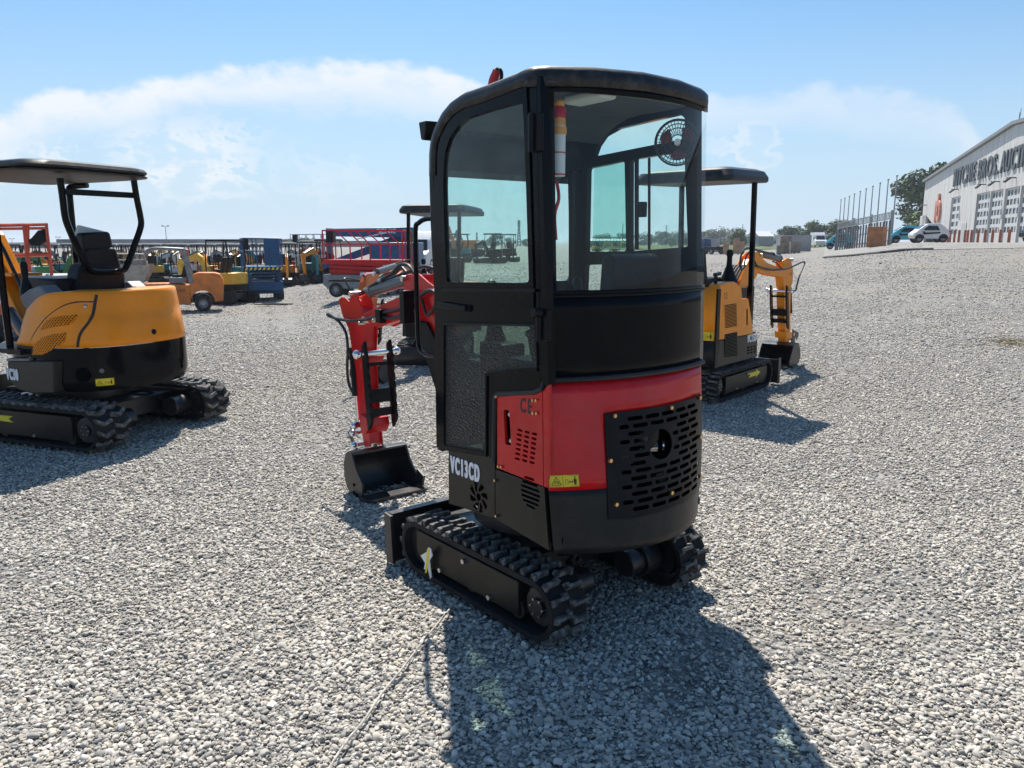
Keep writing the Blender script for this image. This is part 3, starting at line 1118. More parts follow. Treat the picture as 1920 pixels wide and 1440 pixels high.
for k in (0, .33, .66, 1):
    p = FF_.lerp(FN, k) + Vector((.2, .2, 0))
    z0 = terrain(p.x, p.y)
    rl.beam(p + Vector((0, 0, z0)), p + Vector((0, 0, z0 + 2.7)), .14, .14)
rl.build('rail', RAIL, fe, smooth=0)
POLE = material('grey_metal_pole', (.30, .31, .32), .4, metal=.4)
FP = [(1571, 378), (1578, 375), (1586, 371.5), (1595, 367.5), (1605.5, 363), (1616, 358.5), (1628, 354), (1641, 348.5), (1655.5, 342), (1671, 335.5)]
ORD = ['farthest and shortest looking', 'second from the far end', 'third from the far end', 'fourth from the far end', 'fifth from the far end',
       'fifth from the near end', 'fourth from the near end', 'third from the near end', 'second from the near end', 'nearest and tallest looking']
for i, (u, v) in enumerate(FP):
    d = 1 / ((1 / 102) + (1 / 70 - 1 / 102) * i / 9)
    x = (u - 960) / 1467 * d
    zt = CAM_H + (453 - v) / FOC * d
    z0 = terrain(x, d)
    b_ = MB()
    b_.tube([(x, d, z0 - .2), (x - .0, d, zt)], lambda k: .075 - .03 * k, n=8)
    b_.sphere((x, d, zt), .10, 8, 6)
    tag(b_.build('flagpole', POLE), 'bare grey flagpole behind the slatted fence, ' + ORD[i] + ' of the row', 'flagpole', 'flagpoles behind the slatted fence')

# rust coloured kiosk box in front of the fence
kx = thing('kiosk_box', 'rust orange square box with round opening in front of the slatted fence', 'box', ((1643 - 960) / 1467 * 58, 58, terrain(26.8, 58)), R(-44))
b_ = MB()
b_.box(-.55, .55, -.5, .5, 0, 1.50)
b_.build('casing', material('corten_panel', (.40, .15, .055), .6, var=.15, scale=2), kx, bevel=.02)
b_ = MB()
b_.cyl((-.548, -.1, 1.0), (-.565, -.1, 1.0), .18, n=20)
b_.build('round_opening', DARK_HOLE, kx)


# ------------------------------------------------------------------ excavator components
def stadium(yr, yf, zc, r, n=14):
    """closed side outline of a belt: straight top and bottom between two half circles"""
    pts = []
    for i in range(n + 1):
        t = math.pi / 2 + math.pi * i / n
        pts.append((yr + r * math.cos(t), zc + r * math.sin(t)))
    for i in range(n + 1):
        t = -math.pi / 2 + math.pi * i / n
        pts.append((yf + r * math.cos(t), zc + r * math.sin(t)))
    return pts


def path_sampler(pts):
    P = [Vector((0, a, b)) for a, b in pts]
    L = [0]
    m = len(P)
    for i in range(m):
        L.append(L[-1] + (P[(i + 1) % m] - P[i]).length)
    tot = L[-1]

    def at(s):
        s %= tot
        for i in range(m):
            if L[i + 1] >= s:
                k = (s - L[i]) / max(1e-9, L[i + 1] - L[i])
                a, b = P[i], P[(i + 1) % m]
                return a.lerp(b, k), (b - a).normalized()
        return P[0], (P[1] - P[0]).normalized()
    return at, tot


def crawler_track(parent, x0, x1, yr, yf, r, lug=0.020, pitch=0.052, style='bone', rot=0.0, arrow=0, arrow_y=None, outer=-1, sag=0.0, detail=True):
    """rubber track between x0 and x1; outer=-1 if x0 is the outer face"""
    zc = r + lug
    b = MB()
    prof = stadium(yr, yf, zc, r)
    inner = stadium(yr, yf, zc, r - 0.024)
    m = len(prof)
    V, Fc = [], []
    for (a, c), (d, e) in zip(prof, inner):
        V += [(x0, a, c), (x1, a, c), (x1, d, e), (x0, d, e)]
    for i in range(m):
        j = (i + 1) % m
        for k in range(4):
            l = (k + 1) % 4
            Fc.append((i * 4 + k, i * 4 + l, j * 4 + l, j * 4 + k))
    b.add(V, Fc, 0)
    at, tot = path_sampler(prof)
    n = round(tot / pitch)
    p = tot / n
    w = x1 - x0
    b.cur = 1
    for i in range(n):
        for col in (0, 1):
            s = (i + 0.5 * col) * p
            pos, d = at(s)
            nrm = Vector((0, d.z, -d.y)) * -1
            if nrm.dot(pos - Vector((0, (yr + yf) / 2, zc))) < 0:
                nrm = -nrm
            xa, xb = (x0 + .004, x0 + w * .47) if col == 0 else (x0 + w * .53, x1 - .004)

            def lugbox(xa, xb, sa, sb, h, taper=.7):
                q = []
                sc, hw = (sa + sb) / 2, (sb - sa) / 2
                for xx in (xa, xb):
                    for ss, hh in ((-1, 0), (1, 0), (1, h), (-1, h)):
                        k = taper if hh else 1
                        q.append(pos + d * (sc + ss * hw * k) + nrm * hh + Vector((xx, 0, 0)))
                b.add(q, [(0, 1, 2, 3), (7, 6, 5, 4), (0, 4, 5, 1), (1, 5, 6, 2), (2, 6, 7, 3), (3, 7, 4, 0)])
            if style == 'bone':
                lugbox(xa, xb, -p * .14, p * .14, lug)
                e = w * .085
                if col == 0:
                    lugbox(xa, xa + e, -p * .14, p * .30, lug * .96)
                    lugbox(xb - e * 1.2, xb, -p * .32, p * .14, lug * .96)
                else:
                    lugbox(xb - e, xb, -p * .14, p * .30, lug * .96)
                    lugbox(xa, xa + e * 1.2, -p * .32, p * .14, lug * .96)
            else:                                           # chevron halves
                q = []
                sx = (xa, xb) if col == 0 else (xb, xa)
                for xx, so in ((sx[0], -p * .25), ((sx[0] + sx[1]) / 2, p * .2), (sx[1], -p * .05)):
                    q.append((xx, so))
                for (xa_, sa_), (xb_, sb_) in zip(q, q[1:]):
                    vv = []
                    for xx, so in ((xa_, sa_), (xb_, sb_)):
                        for ss, hh in ((-1, 0), (1, 0), (1, lug), (-1, lug)):
                            vv.append(pos + d * (so + ss * p * .20 * (.75 if hh else 1)) + nrm * hh + Vector((xx, 0, 0)))
                    b.add(vv, [(0, 1, 2, 3), (7, 6, 5, 4), (0, 4, 5, 1), (1, 5, 6, 2), (2, 6, 7, 3), (3, 7, 4, 0)])
    trk = b.build('crawler_track', [RUBBER, RUBBER_LUG], parent, smooth=30)
    trk.rotation_euler = (0, 0, rot)
    xo = x0 if outer < 0 else x1
    xi = x1 if outer < 0 else x0
    sg = -1 if outer < 0 else 1
    ri = r - 0.03
    # side frame with cover plate
    f = MB()
    lo, hi = zc - ri * .80, zc + ri * .80
    ye = yr + r * .82
    f.prism(round_poly([(ye, lo), (yf - r * .35, lo), (yf + r * .22, zc - ri * .35), (yf + r * .22, hi), (ye, hi)], [.01, .03, .02, .01, .01]),
            xo - sg * .022, xi + sg * .03)
    fr = f.build('track_frame', BLACK_PANEL, trk, bevel=.004)
    sp = MB()
    yc = yr
    sp.cyl((xo - sg * .045, yc, zc), (xi + sg * .02, yc, zc), ri * .80, n=24)
    for i in range(11):
        t = 2 * math.pi * i / 11
        c, s_ = math.cos(t), math.sin(t)
        sp.prism([(yc + c * ri * .55 - s_ * .02, zc + s_ * ri * .55 + c * .02), (yc + c * ri * .93 - s_ * .008, zc + s_ * ri * .93 + c * .008),
                  (yc + c * ri * .93 + s_ * .008, zc + s_ * ri * .93 - c * .008), (yc + c * ri * .55 + s_ * .02, zc + s_ * ri * .55 - c * .02)],
                 (x0 + x1) / 2 - .03, (x0 + x1) / 2 + .03)
    sp.cyl((xo - sg * .03, yc, zc), (xo - sg * .045, yc, zc), ri * .35, n=20)
    spo = sp.build('sprocket', DARK_STEEL, trk)
    bt = MB()
    for i in range(6):
        t = 2 * math.pi * i / 6
        bt.cyl((xo - sg * .046, yc + .035 * math.cos(t), zc + .035 * math.sin(t)), (xo - sg * .024, yc + .035 * math.cos(t), zc + .035 * math.sin(t)), .005, n=6)
    for yy, zz in ((lin(ye, yf, 5)[1], lo + .02), (lin(ye, yf, 5)[3], lo + .02), (lin(ye, yf, 5)[2], hi - .03)):
        bt.cyl((xo - sg * .03, yy, zz), (xo - sg * .006, yy, zz), .011, n=8)
    build_each(bt, 'track_bolt', ZINC, trk)
    idl = MB()
    idl.cyl((xo - sg * .04, yf, zc), (xi + sg * .04, yf, zc), ri, n=28)
    idl.build('idler', DARK_STEEL, trk)
    idl = MB()
    for k in range(3):
        yy = lin(yr + r, yf - r * .6, 3)[k]
        idl.cyl((xo - sg * .035, yy, zc - ri + .045), (xi + sg * .035, yy, zc - ri + .045), .044, n=16)
    build_each(idl, 'roller', DARK_STEEL, trk)
    if arrow:
        a = MB()
        ya, L_, zz = (ye + yf) / 2 + arrow * .20 * (yf - ye), .30 * (yf - ye), zc + .03
        if arrow_y is not None:
            ya = arrow_y
        h = .045
        d_ = arrow
        pts = [(ya - d_ * L_ * .5, zz - h * .55), (ya - d_ * L_ * .38, zz), (ya - d_ * L_ * .5, zz + h * .55), (ya + d_ * L_ * .15, zz + h * .45), (ya + d_ * L_ * .12, zz + h),
               (ya + d_ * L_ * .5, zz), (ya + d_ * L_ * .12, zz - h), (ya + d_ * L_ * .15, zz - h * .45)]
        a.prism(pts, xo - sg * .0195, xo - sg * .022)
        a.build('arrow_sticker', STICKER_Y, trk, smooth=0)
    return trk


def cylinder_ram(parent, name, p0, p1, r, rod_r, k=0.6, mat=None, sub=True):
    """hydraulic cylinder: barrel from p0 over fraction k, chrome rod to p1"""
    p0, p1 = Vector(p0), Vector(p1)
    d = (p1 - p0).normalized()
    m = p0.lerp(p1, k)
    b = MB()
    b.lathe([(0, -.005), (r * .9, -.005), (r, .01), (r, (m - p0).length - .03), (r * 1.12, (m - p0).length - .028), (r * 1.12, (m - p0).length), (rod_r, (m - p0).length)], p0, d, 18)
    o = b.build(name, mat or GREY_CYL, parent)
    b = MB()
    b.cyl(m, p1, rod_r, n=14)
    side = d.orthogonal().normalized()
    b.build('piston_rod', CHROME, o)
    return o


def bucket_part(parent, prof, x0, x1, mat, teeth=4):
    """prof: outline (Y,z) of the end plate, first point upper lip, last point the cutting edge"""
    b = MB()
    t = .012
    b.prism(prof, x0, x0 + t)
    b.prism(prof, x1 - t, x1)
    back = prof[:-2] if len(prof) > 6 else prof
    n = len(back)
    V, Fc = [], []
    for k, (y, z) in enumerate(back):
        V += [(x0 + t, y, z), (x1 - t, y, z)]
    cx = sum(p[0] for p in prof) / len(prof)
    cz = sum(p[1] for p in prof) / len(prof)
    for k, (y, z) in enumerate(back):
        d = Vector((cx - y, cz - z)).normalized() * .012
        V += [(x0 + t, y + d.x, z + d.y), (x1 - t, y + d.x, z + d.y)]
    for k in range(n - 1):
        Fc.append((2 * k, 2 * k + 1, 2 * k + 3, 2 * k + 2))
        o = 2 * n
        Fc.append((o + 2 * k, o + 2 * k + 2, o + 2 * k + 3, o + 2 * k + 1))
    for k in (0, n - 1):
        Fc.append((2 * k, 2 * k + 1, 2 * n + 2 * k + 1, 2 * n + 2 * k))
    b.add(V, Fc)
    return b.build('bucket', mat, parent, smooth=40)


def thumb_part(parent, pts, X0, X1, mat):
    """ladder-like thumb: two toothed side plates along pts [(Y,z)] with cross bars"""
    b = MB()
    P = [Vector((0, a, c)) for a, c in pts]
    d = (P[-1] - P[0]).normalized()
    nrm = Vector((0, -d.z, d.y))
    if nrm.y > 0:
        nrm = -nrm
    L = (P[-1] - P[0]).length
    out = []
    n = 14
    w = .055
    for i in range(n + 1):
        s = L * i / n
        out.append(P[0] + d * s + nrm * (w * .5 + (.010 if i % 2 else 0)))
    poly = [(p.y, p.z) for p in out]
    tip = P[-1] + d * .05 + nrm * -.02
    poly += [(tip.y, tip.z)]
    e = P[-1] - nrm * w * .5
    s_ = P[0] - nrm * w * .5
    head = P[0] - d * .075 + nrm * .018
    poly += [(e.y, e.z), (s_.y, s_.z), ((P[0] - d * .05 - nrm * .02).y, (P[0] - d * .05 - nrm * .02).z), (head.y, head.z)]
    for xa in (X0, X1):
        b.prism(poly, xa - .009, xa + .009)
    for k, h in ((.16, .022), (.62, .085), (.86, .05)):
        c = P[0].lerp(P[-1], k)
        b.beam(Vector((X0, c.y, c.z)), Vector((X1, c.y, c.z)), .02, h, up=d)
    o = b.build('thumb', mat, parent, smooth=0)
    p = MB()
    p.cyl((X0 - .05, P[0].y, P[0].z), (X1 + .05, P[0].y, P[0].z), .018, n=12)
    p.sphere((X0 - .05, P[0].y, P[0].z), .030, 10, 8)
    p.sphere((X1 + .05, P[0].y, P[0].z), .026, 10, 8)
    p.build('pin', CHROME, o)
    return o


def safety_sticker(parent, fn, p0, p1, name='warning_sticker'):
    """yellow warning label on a surface; fn(a, b, lift) maps label metres to 3D; p0, p1 opposite corners"""
    a0, b0 = p0
    a1, b1 = p1
    s = MB()
    us, vs = lin(a0, a1, 7), lin(b0, b1, 4)
    s.grid(lambda u, v: fn(u, v, .002), us, vs)
    o = s.build(name, STICKER_Y, parent, smooth=60)
    k = MB()
    W, H = a1 - a0, b1 - b0
    P = lambda x, y: (a0 + W * x, b0 + H * y)
    def line(pts, w=.007, closed=False):
        n = len(pts)
        for i in range(n if closed else n - 1):
            x, y = Vector(pts[i]), Vector(pts[(i + 1) % n])
            d = (y - x).normalized()
            q = Vector((-d.y, d.x)) * w / 2 * abs(H) / .08 * .6
            k.add([fn(*(x + q), .0035), fn(*(y + q), .0035), fn(*(y - q), .0035), fn(*(x - q), .0035)], [(0, 1, 2, 3)])
    line([P(.02, .05), P(.98, .05), P(.98, .95), P(.02, .95)], .003, True)
    line([P(.44, .05), P(.44, .95)], .003)
    line([P(.07, .18), P(.38, .18), P(.225, .85)], .006, True)
    line([P(.17, .30), P(.20, .52), P(.30, .34), P(.26, .26)], .008)
    line([P(.52, .22), P(.61, .22), P(.61, .62), P(.52, .62)], .003, True)
    line([P(.65, .42), P(.77, .42)], .006)
    line([P(.68, .52), P(.65, .42), P(.68, .32)], .005)
    line([P(.74, .52), P(.77, .42), P(.74, .32)], .005)
    line([P(.85, .18), P(.85, .68)], .022)
    line([P(.85, .74), P(.85, .86)], .014)
    line([P(.81, .62), P(.81, .40)], .006)
    line([P(.89, .62), P(.89, .40)], .006)
    k.build('print', STICKER_K, o, smooth=0)
    return o


# ------------------------------------------------------------------ the red and black cab excavator
MN = Frame(0.098, 3.476, -37)
TK = Frame(0.098, 3.476, -40)
SX = -0.41
ex = thing('mini_excavator', 'red and black mini excavator with closed glazed cab, lettered VC13CD', 'excavator', MN.o, MN.rot)
S = lambda u, v, X=SX: MN.X(u, v, X)
def SC4(x, y, X=SX):                                   # measured in the enlarged crop of the side panel
    return MN.X(820 + x / 3.79, 600 + y / 3.79, X)

trot = R(3)
for sd in (-1, 1):
    xa, xb = (-.473, -.293) if sd < 0 else (.293, .473)
    crawler_track(ex, xa, xb, -.525, .287, .124, lug=.023, pitch=.064, rot=trot, outer=sd)
# undercarriage
u_ = MB()
u_.box(-.29, .29, -.30, .20, .12, .235)
u_.box(-.20, .20, .15, .48, .10, .20)
u_.cyl((0, -.05, .235), (0, -.05, .40), .27, n=36)
u_.cyl((0, -.05, .30), (0, -.05, .36), .31, n=36)
for s_ in (-1, 1):
    u_.cyl((s_ * .12, -.47, .15), (s_ * .29, -.47, .15), .058, n=20)
    u_.cyl((s_ * .20, -.47, .15), (s_ * .29, -.47, .15), .078, n=20)
    u_.cyl((s_ * .16, -.40, .21), (s_ * .16, -.44, .26), .012, n=8)
    u_.beam((s_ * .16, .2, .14), (s_ * .16, .60, .10), .06, .08)
o = u_.build('undercarriage', DARK_STEEL, ex, bevel=.006)
o.rotation_euler = (0, 0, trot)
u_ = MB()
for s_ in (-1, 1):
    u_.tube([(s_ * .1, -.28, .2), (s_ * .12, -.38, .24), (s_ * .14, -.46, .235)], .013, smooth=5)
    u_.tube([(s_ * .06, -.28, .2), (s_ * .09, -.40, .28), (s_ * .20, -.46, .245)], .013, smooth=5)
o = u_.build('travel_hose', HOSE, ex)
o.rotation_euler = (0, 0, trot)
# dozer blade
b_ = MB()
arc = [(.482 + .028 * math.sin(k * math.pi), .012 + .235 * k) for k in lin(0, 1, 9)]
b_.prism([(y + .0, z) for y, z in arc] + [(y + .020, z) for y, z in reversed(arc)], -.478, .478)
for s_ in (-1, 1):
    b_.prism([(.462, .012), (.520, .008), (.532, .255), (.475, .250)], s_ * .486 - .008, s_ * .486 + .008)
b_.beam((-.478, .505, .2505), (.478, .505, .2505), .045, .012)
o = b_.build('dozer_blade', DARK_STEEL, ex, smooth=40)
o.rotation_euler = (0, 0, trot)


# ---- rear surface of the house: a flat arc in plan, bulging towards the bottom
def rearY(X, z):
    if z < 1.03:
        k = (1.03 - z) / .62
        yc, sg, cx, hw = -.556 - .06 * k, .125 + .061 * k, .08 * (1 - k), .49 - .05 * k
    else:
        k = (z - 1.03) / 1.1
        yc, sg, cx, hw = -.556 + .04 * k, .125, .08, .49
    u = (X - cx) / hw
    return yc - sg * max(-.5, 1 - u * u)
PR = lambda u, v, d=0.0: MN.solve(u, v, lambda q: q.y - rearY(q.x, q.z) + d, 1.8, 5.0)
RS = lambda X, z, d=0.0: (X, rearY(X, z) - d, z)
XL, XR = -.41, .425
XLOW = .404
zring = 1.035
g1, g2 = PR(1046, 545), PR(1046, 172)
gz0, gz1 = g1.z, g2.z
gxl = PR(1040, 360).x
roof_z = S(1008, 124)[1]

# lower shell: red above, dark below, opening behind the grille
gp = [PR(1131, 775), PR(1314, 737), PR(1314, 897), PR(1135, 950)]
gx0, gx1 = (gp[0].x + gp[3].x) / 2, min(gp[1].x, .392)
gzt = [gp[0].z, gp[1].z]
gzb = [gp[3].z, gp[2].z]
gt, gb = sum(gzt) / 2, sum(gzb) / 2
zred = PR(1080, 919).z
zbot = PR(1100, 1038).z
xs = sorted(set(lin(XL, max(gp[0].x, gp[3].x) + .012, 8) + lin(max(gp[0].x, gp[3].x) + .012, gx1 - .012, 14) + lin(gx1 - .012, XLOW, 3)))
inside = lambda x, z: max(gp[0].x, gp[3].x) + .012 < x < gx1 - .012 and gb + .012 < z < gt - .012
zs = sorted(set(lin(zred, gt - .012, 8) + lin(gt - .012, zring, 4)))
m_ = MB()
m_.grid(lambda x, z: RS(x, z), xs, zs, skip=inside)
m_.build('red_rear_cover', RED, ex, solid=.006, smooth=50)
zs = sorted(set(lin(zbot, gb + .012, 6) + lin(gb + .012, zred - .0015, 5)))
m_ = MB()
m_.grid(lambda x, z: RS(x, z), xs, zs, skip=inside)
m_.build('lower_rear_cover', BLACK_PANEL, ex, solid=.006, smooth=50)
# dark inside of the engine bay with pipe and blocks
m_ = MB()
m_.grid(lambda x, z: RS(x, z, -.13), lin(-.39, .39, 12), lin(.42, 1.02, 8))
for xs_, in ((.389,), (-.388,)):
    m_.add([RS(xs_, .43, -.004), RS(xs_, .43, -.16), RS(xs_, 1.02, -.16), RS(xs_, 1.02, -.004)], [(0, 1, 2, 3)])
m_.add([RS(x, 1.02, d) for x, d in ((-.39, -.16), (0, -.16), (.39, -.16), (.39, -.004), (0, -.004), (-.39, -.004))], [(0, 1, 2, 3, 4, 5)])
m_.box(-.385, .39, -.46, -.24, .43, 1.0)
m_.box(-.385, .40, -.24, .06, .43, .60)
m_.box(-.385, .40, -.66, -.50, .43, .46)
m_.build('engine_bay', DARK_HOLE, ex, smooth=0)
m_ = MB()
m_.prism([(-.622, .62), (.08, .62), (.08, 1.03), (-.618, 1.03)], .392, .403)
m_.build('red_right_cover', RED, ex, smooth=0)
m_ = MB()
m_.prism([(-.64, .43), (.08, .41), (.08, .6185), (-.623, .6185)], .392, .403)
m_.build('lower_right_cover', BLACK_PANEL, ex, smooth=0)
m_ = MB()
pc = PR(1240, 842, -.05)
m_.cyl((pc.x - .05, pc.y + .08, pc.z + .0), (pc.x + .02, pc.y + .05, pc.z), .026, n=20)
m_.cyl((pc.x + .05, pc.y + .04, pc.z), (pc.x + .055, pc.y + .035, pc.z), .024, n=16)
m_.build('exhaust_pipe', CHROME, ex)
m_ = MB()
m_.sphere((pc.x - .03, pc.y + .05, pc.z + .05), .06, 16, 10, (1, .6, 1))
m_.box(-.10, .02, -.62, -.56, .60, .72)
m_.box(.10, .22, -.62, -.56, .52, .60)
m_.build('engine_block', DARK_STEEL, ex)
m_ = MB()
m_.box(-.19, -.08, -.60, -.55, .66, .80)
m_.build('red_hose_box', RED, ex)
# grille
def grille_fn(a, b, d):
    # a,b in 0..1 across the plate; edges follow the photographed corners
    xl = gp[3].x + (gp[0].x - gp[3].x) * b
    x = xl + (gx1 - xl) * a
    z = (gb + (gt - gb) * b)
    return RS(x, z, .006 + d)
W_, H_ = gx1 - gx0, gt - gb
holes = []
hc = PR(1236, 832)
ha_, hb_ = (hc.x - gx0) / W_, (hc.z - gb) / H_
rows = 13
for r_ in range(rows):
    zc_ = 1 - (r_ + 1.05) / (rows + 1.0)
    off = .0 if r_ % 2 else .035
    n_ = 6
    for c in range(n_ + (r_ % 2)):
        cx_ = .155 + off + (c - (r_ % 2) * .5) * .148 + .03
        w2 = .0615
        if r_ % 2 and c in (0, n_):
            w2 = .036
            cx_ += .02 if c == 0 else -.02
        lo_, hi_ = cx_ - w2, cx_ + w2
        if lo_ < .05 or hi_ > .975:
            continue
        rr = ((cx_ - ha_) * W_, (zc_ - hb_) * H_)
        if abs(rr[1]) < .070 and abs(rr[0]) < .062 + w2 * W_:
            if abs(rr[0]) > .068:
                if rr[0] > 0:
                    lo_ = max(lo_, ha_ + .074 / W_)
                else:
                    hi_ = min(hi_, ha_ - .074 / W_)
                if hi_ - lo_ < .03:
                    continue
            else:
                continue
        hh = .0195
        hw = hh * H_ / W_
        pts = []
        for k in range(7):
            t = math.pi / 2 + math.pi * k / 6
            pts.append((lo_ + hw + hw * math.cos(t), zc_ + hh * math.sin(t)))
        mid = (lo_ + hi_) / 2
        pts.append((mid, zc_ - hh))
        for k in range(7):
            t = -math.pi / 2 + math.pi * k / 6
            pts.append((hi_ - hw + hw * math.cos(t), zc_ + hh * math.sin(t)))
        pts.append((mid, zc_ + hh))
        holes.append(pts)
holes.append([(ha_ + .064 / W_ * math.cos(t), hb_ + .058 / H_ * math.sin(t)) for t in lin(0, 6.283 * 23 / 24, 24)])
outer = [(a, 0) for a in lin(0, 1, 14)][:-1] + [(1, b) for b in lin(0, 1, 5)][:-1] + [(a, 1) for a in lin(1, 0, 14)][:-1] + [(0, b) for b in lin(1, 0, 5)][:-1]
m_ = MB()
m_.plate(outer, holes, 0, .004, grille_fn)
gr = m_.build('rear_grille', BLACK_SATIN, ex, smooth=40)
m_ = MB()
for u, v in [(1150, 779), (1256, 764), (1310, 745), (1142, 863), (1153, 945), (1257, 923), (1311, 893), (1311, 818)]:
    q = PR(u, v, .01)
    m_.cyl((q.x, q.y - .001, q.z), (q.x, q.y - .012, q.z), .0085, n=6)
build_each(m_, 'grille_bolt', BRASS_ZINC, gr)
# yellow label on the rear corner
st0, st1 = PR(1026, 913), PR(1083, 889)
safety_sticker(ex, lambda a, b, l: RS(a, b, .004 + l), (st0.x + .004, st0.z), (st1.x, st1.z))

# ---- left side: dark lower panels and the red service panel with real slots
def slot(p, q, hh, n=5):
    p, q = Vector(p), Vector(q)
    d = (q - p).normalized()
    nn = Vector((-d.y, d.x))
    out = []
    for k in range(n + 1):
        t = math.pi / 2 + math.pi * k / n
        out.append(tuple(p + d * (hh * math.cos(t)) + nn * (hh * math.sin(t))))
    for k in range(n + 1):
        t = -math.pi / 2 + math.pi * k / n
        out.append(tuple(q + d * (hh * math.cos(t)) + nn * (hh * math.sin(t))))
    return out
fanc = Vector(SC4(293, 1258))
fh = [[tuple(fanc + Vector((.017 * math.cos(t), .017 * math.sin(t)))) for t in lin(0, 6.283 * 11 / 12, 12)]]
for k in range(8):
    t0 = 2 * math.pi * k / 8
    pl_ = []
    for r_, dt in ((.026, -.10), (.045, .12), (.068, .30)):
        pl_.append(fanc + Vector((r_ * math.cos(t0 + dt), r_ * math.sin(t0 + dt))))
    for r_, dt in ((.068, .72), (.045, .62), (.026, .36)):
        pl_.append(fanc + Vector((r_ * math.cos(t0 + dt), r_ * math.sin(t0 + dt))))
    fh.append([tuple(p) for p in pl_])
lowA = [S(841, 842), S(912, 852), S(927.3, 864), S(927.5, 971.5), S(841.6, 943.7)]
m_ = MB()
m_.plate(lowA, fh, SX, SX + .012)
m_.build('front_side_panel', BLACK_PANEL, ex, smooth=0)
vents = []
for a, b_2 in [((600, 1142), (716, 1182)), ((592, 1172), (730, 1222)), ((590, 1204), (734, 1258)), ((594, 1238), (728, 1288)), ((604, 1274), (722, 1320)), ((628, 1310), (698, 1342))]:
    vents.append(slot(SC4(a[0] + 9, a[1] + 3), SC4(b_2[0] - 9, b_2[1] - 3), .0052))
lowB = [S(929, 880), S(1020, 913.5), S(1029, 1032), S(929, 972)]
m_ = MB()
m_.plate(lowB, vents, SX, SX + .012)
m_.build('rear_side_panel', BLACK_PANEL, ex, smooth=0)
slots = []
for r_ in range(7):
    for c in range(3):
        cx_, cy_ = 590 - 3 * r_ + c * 52, 782 + r_ * 33.8 + c * 13.5
        slots.append(slot(SC4(cx_ - 13, cy_ - 4), SC4(cx_ + 13, cy_ + 4), .0048))
hs = [Vector(SC4(500, 650)), Vector(SC4(508, 885))]
slots.append(round_poly([SC4(474, 634), SC4(515, 640), SC4(530, 890), SC4(487, 885)], .012))
slots.append(slot(SC4(628, 1115), SC4(686, 1134), .0052))
redp = [S(933, 741), S(1017.5, 733), S(1019.5, 911), S(933.5, 877)]
m_ = MB()
m_.plate(redp, slots, SX - .003, SX + .010)
rp = m_.build('red_service_panel', RED, ex, smooth=0)
m_ = MB()
m_.prism([S(1018.2, 732.5), S(1029.5, 721.5), S(1029, 914.5), S(1020.2, 912)], SX - .001, SX + .012)
m_.build('red_corner_panel', RED, ex, smooth=0)
m_ = MB()
for x, y in [(692, 568), (716, 570), (694, 660), (720, 662), (433, 543), (447, 1040), (468, 1042), (421, 1138), (430, 1390)]:
    q = SC4(x, y)
    m_.cyl((SX - .002, q[0], q[1]), (SX - .013, q[0], q[1]), .0062, n=6)
build_each(m_, 'panel_bolt', BRASS_ZINC, rp)
m_ = MB()
q0, q1 = SC4(508, 672), SC4(516, 860)
m_.cyl((SX + .012, q0[0], q0[1]), (SX + .012, q1[0], q1[1]), .006, n=8)
for q in (q0, q1):
    m_.sphere((SX + .008, q[0], q[1]), .011, 10, 8)
m_.build('sight_gauge', ZINC, rp)
q = SC4(592, 650)
lettering('ce_mark', 'CE', STICKER_K, rp, (SX - .0035, q[0], q[1]), (0, -1, .06), (0, 0, 1), .055, depth=.001, spacing=1.3, width=.072, bold=.02)
q0, q1 = S(846, 884), S(900, 904)
tw = abs(q0[0] - q1[0])
lettering('model_lettering', 'VC13CD', WHITE_LET, ex, (SX - .001, q0[0], q0[1]), (0, q1[0] - q0[0], q1[1] - q0[1]), (0, 0, 1), .072,
          depth=.002, bold=.03, spacing=1.32, width=tw, fat=.0032)

# ---- seal round the house and the door surround strip
m_ = MB()
ring = [RS(x, zring + .012, .004) for x in lin(XR, XL + .012, 18)]
side_seal = [S(1018, 729), S(1004, 735), S(960, 737), S(934, 739), S(929.5, 745), S(928.5, 800), S(927.5, 866)]
m_.tube(ring + [(SX - .004, a, c) for a, c in side_seal], .0105, n=8)
m_.build('body_seal', SEAL, ex)

# ---- cab: roof skin
sil = [(1008, 123), (970, 136.5), (911.7, 159.5), (868, 174.5), (847.5, 189), (830, 210), (815.4, 240), (808.5, 263), (805.8, 290), (805.8, 330)]
prof = [S(u, v) for u, v in sil]
def roof_pts(X, off):
    rz = prof[0][1] + .012 * (1 - ((X - .01) / .42) ** 2)
    yr_ = rearY(X, rz)
    pts = [Vector((yr_ - .010, rz - .068)), Vector((yr_ - .014, rz - .030)), Vector((yr_ - .006, rz - .009)), Vector((yr_ + .022, rz)), Vector((yr_ + .07, rz + .001))]
    for i, (y, z) in enumerate(prof):
        if y > yr_ + .10:
            pts.append(Vector((y, z + (.012 * (1 - ((X - .01) / .42) ** 2) if i < 4 else 0))))
    # resample evenly by count of points
    L = [0]
    for a, b in zip(pts, pts[1:]):
        L.append(L[-1] + (b - a).length)
    out = []
    for s in lin(0, L[-1], 44):
        for i in range(len(pts) - 1):
            if L[i + 1] >= s - 1e-9:
                k = (s - L[i]) / max(1e-9, L[i + 1] - L[i])
                p = pts[i].lerp(pts[i + 1], k)
                d = (pts[i + 1] - pts[i]).normalized()
                nrm = Vector((d.y, -d.x))
                out.append(p + nrm * off)
                break
    return out
cols = [(-.418, .060), (-.419, .030), (-.414, .012), (-.398, .003), (-.36, 0), (-.2, 0), (0, 0), (.2, 0), (.375, 0), (.413, .003), (.428, .012), (.433, .030), (.432, .060)]
rp_ = [roof_pts(x, off) for x, off in cols]
m_ = MB()
V = []
for (x, off), pts in zip(cols, rp_):
    V += [(x, p.x, p.y) for p in pts]
n_ = len(rp_[0])
Fc = []
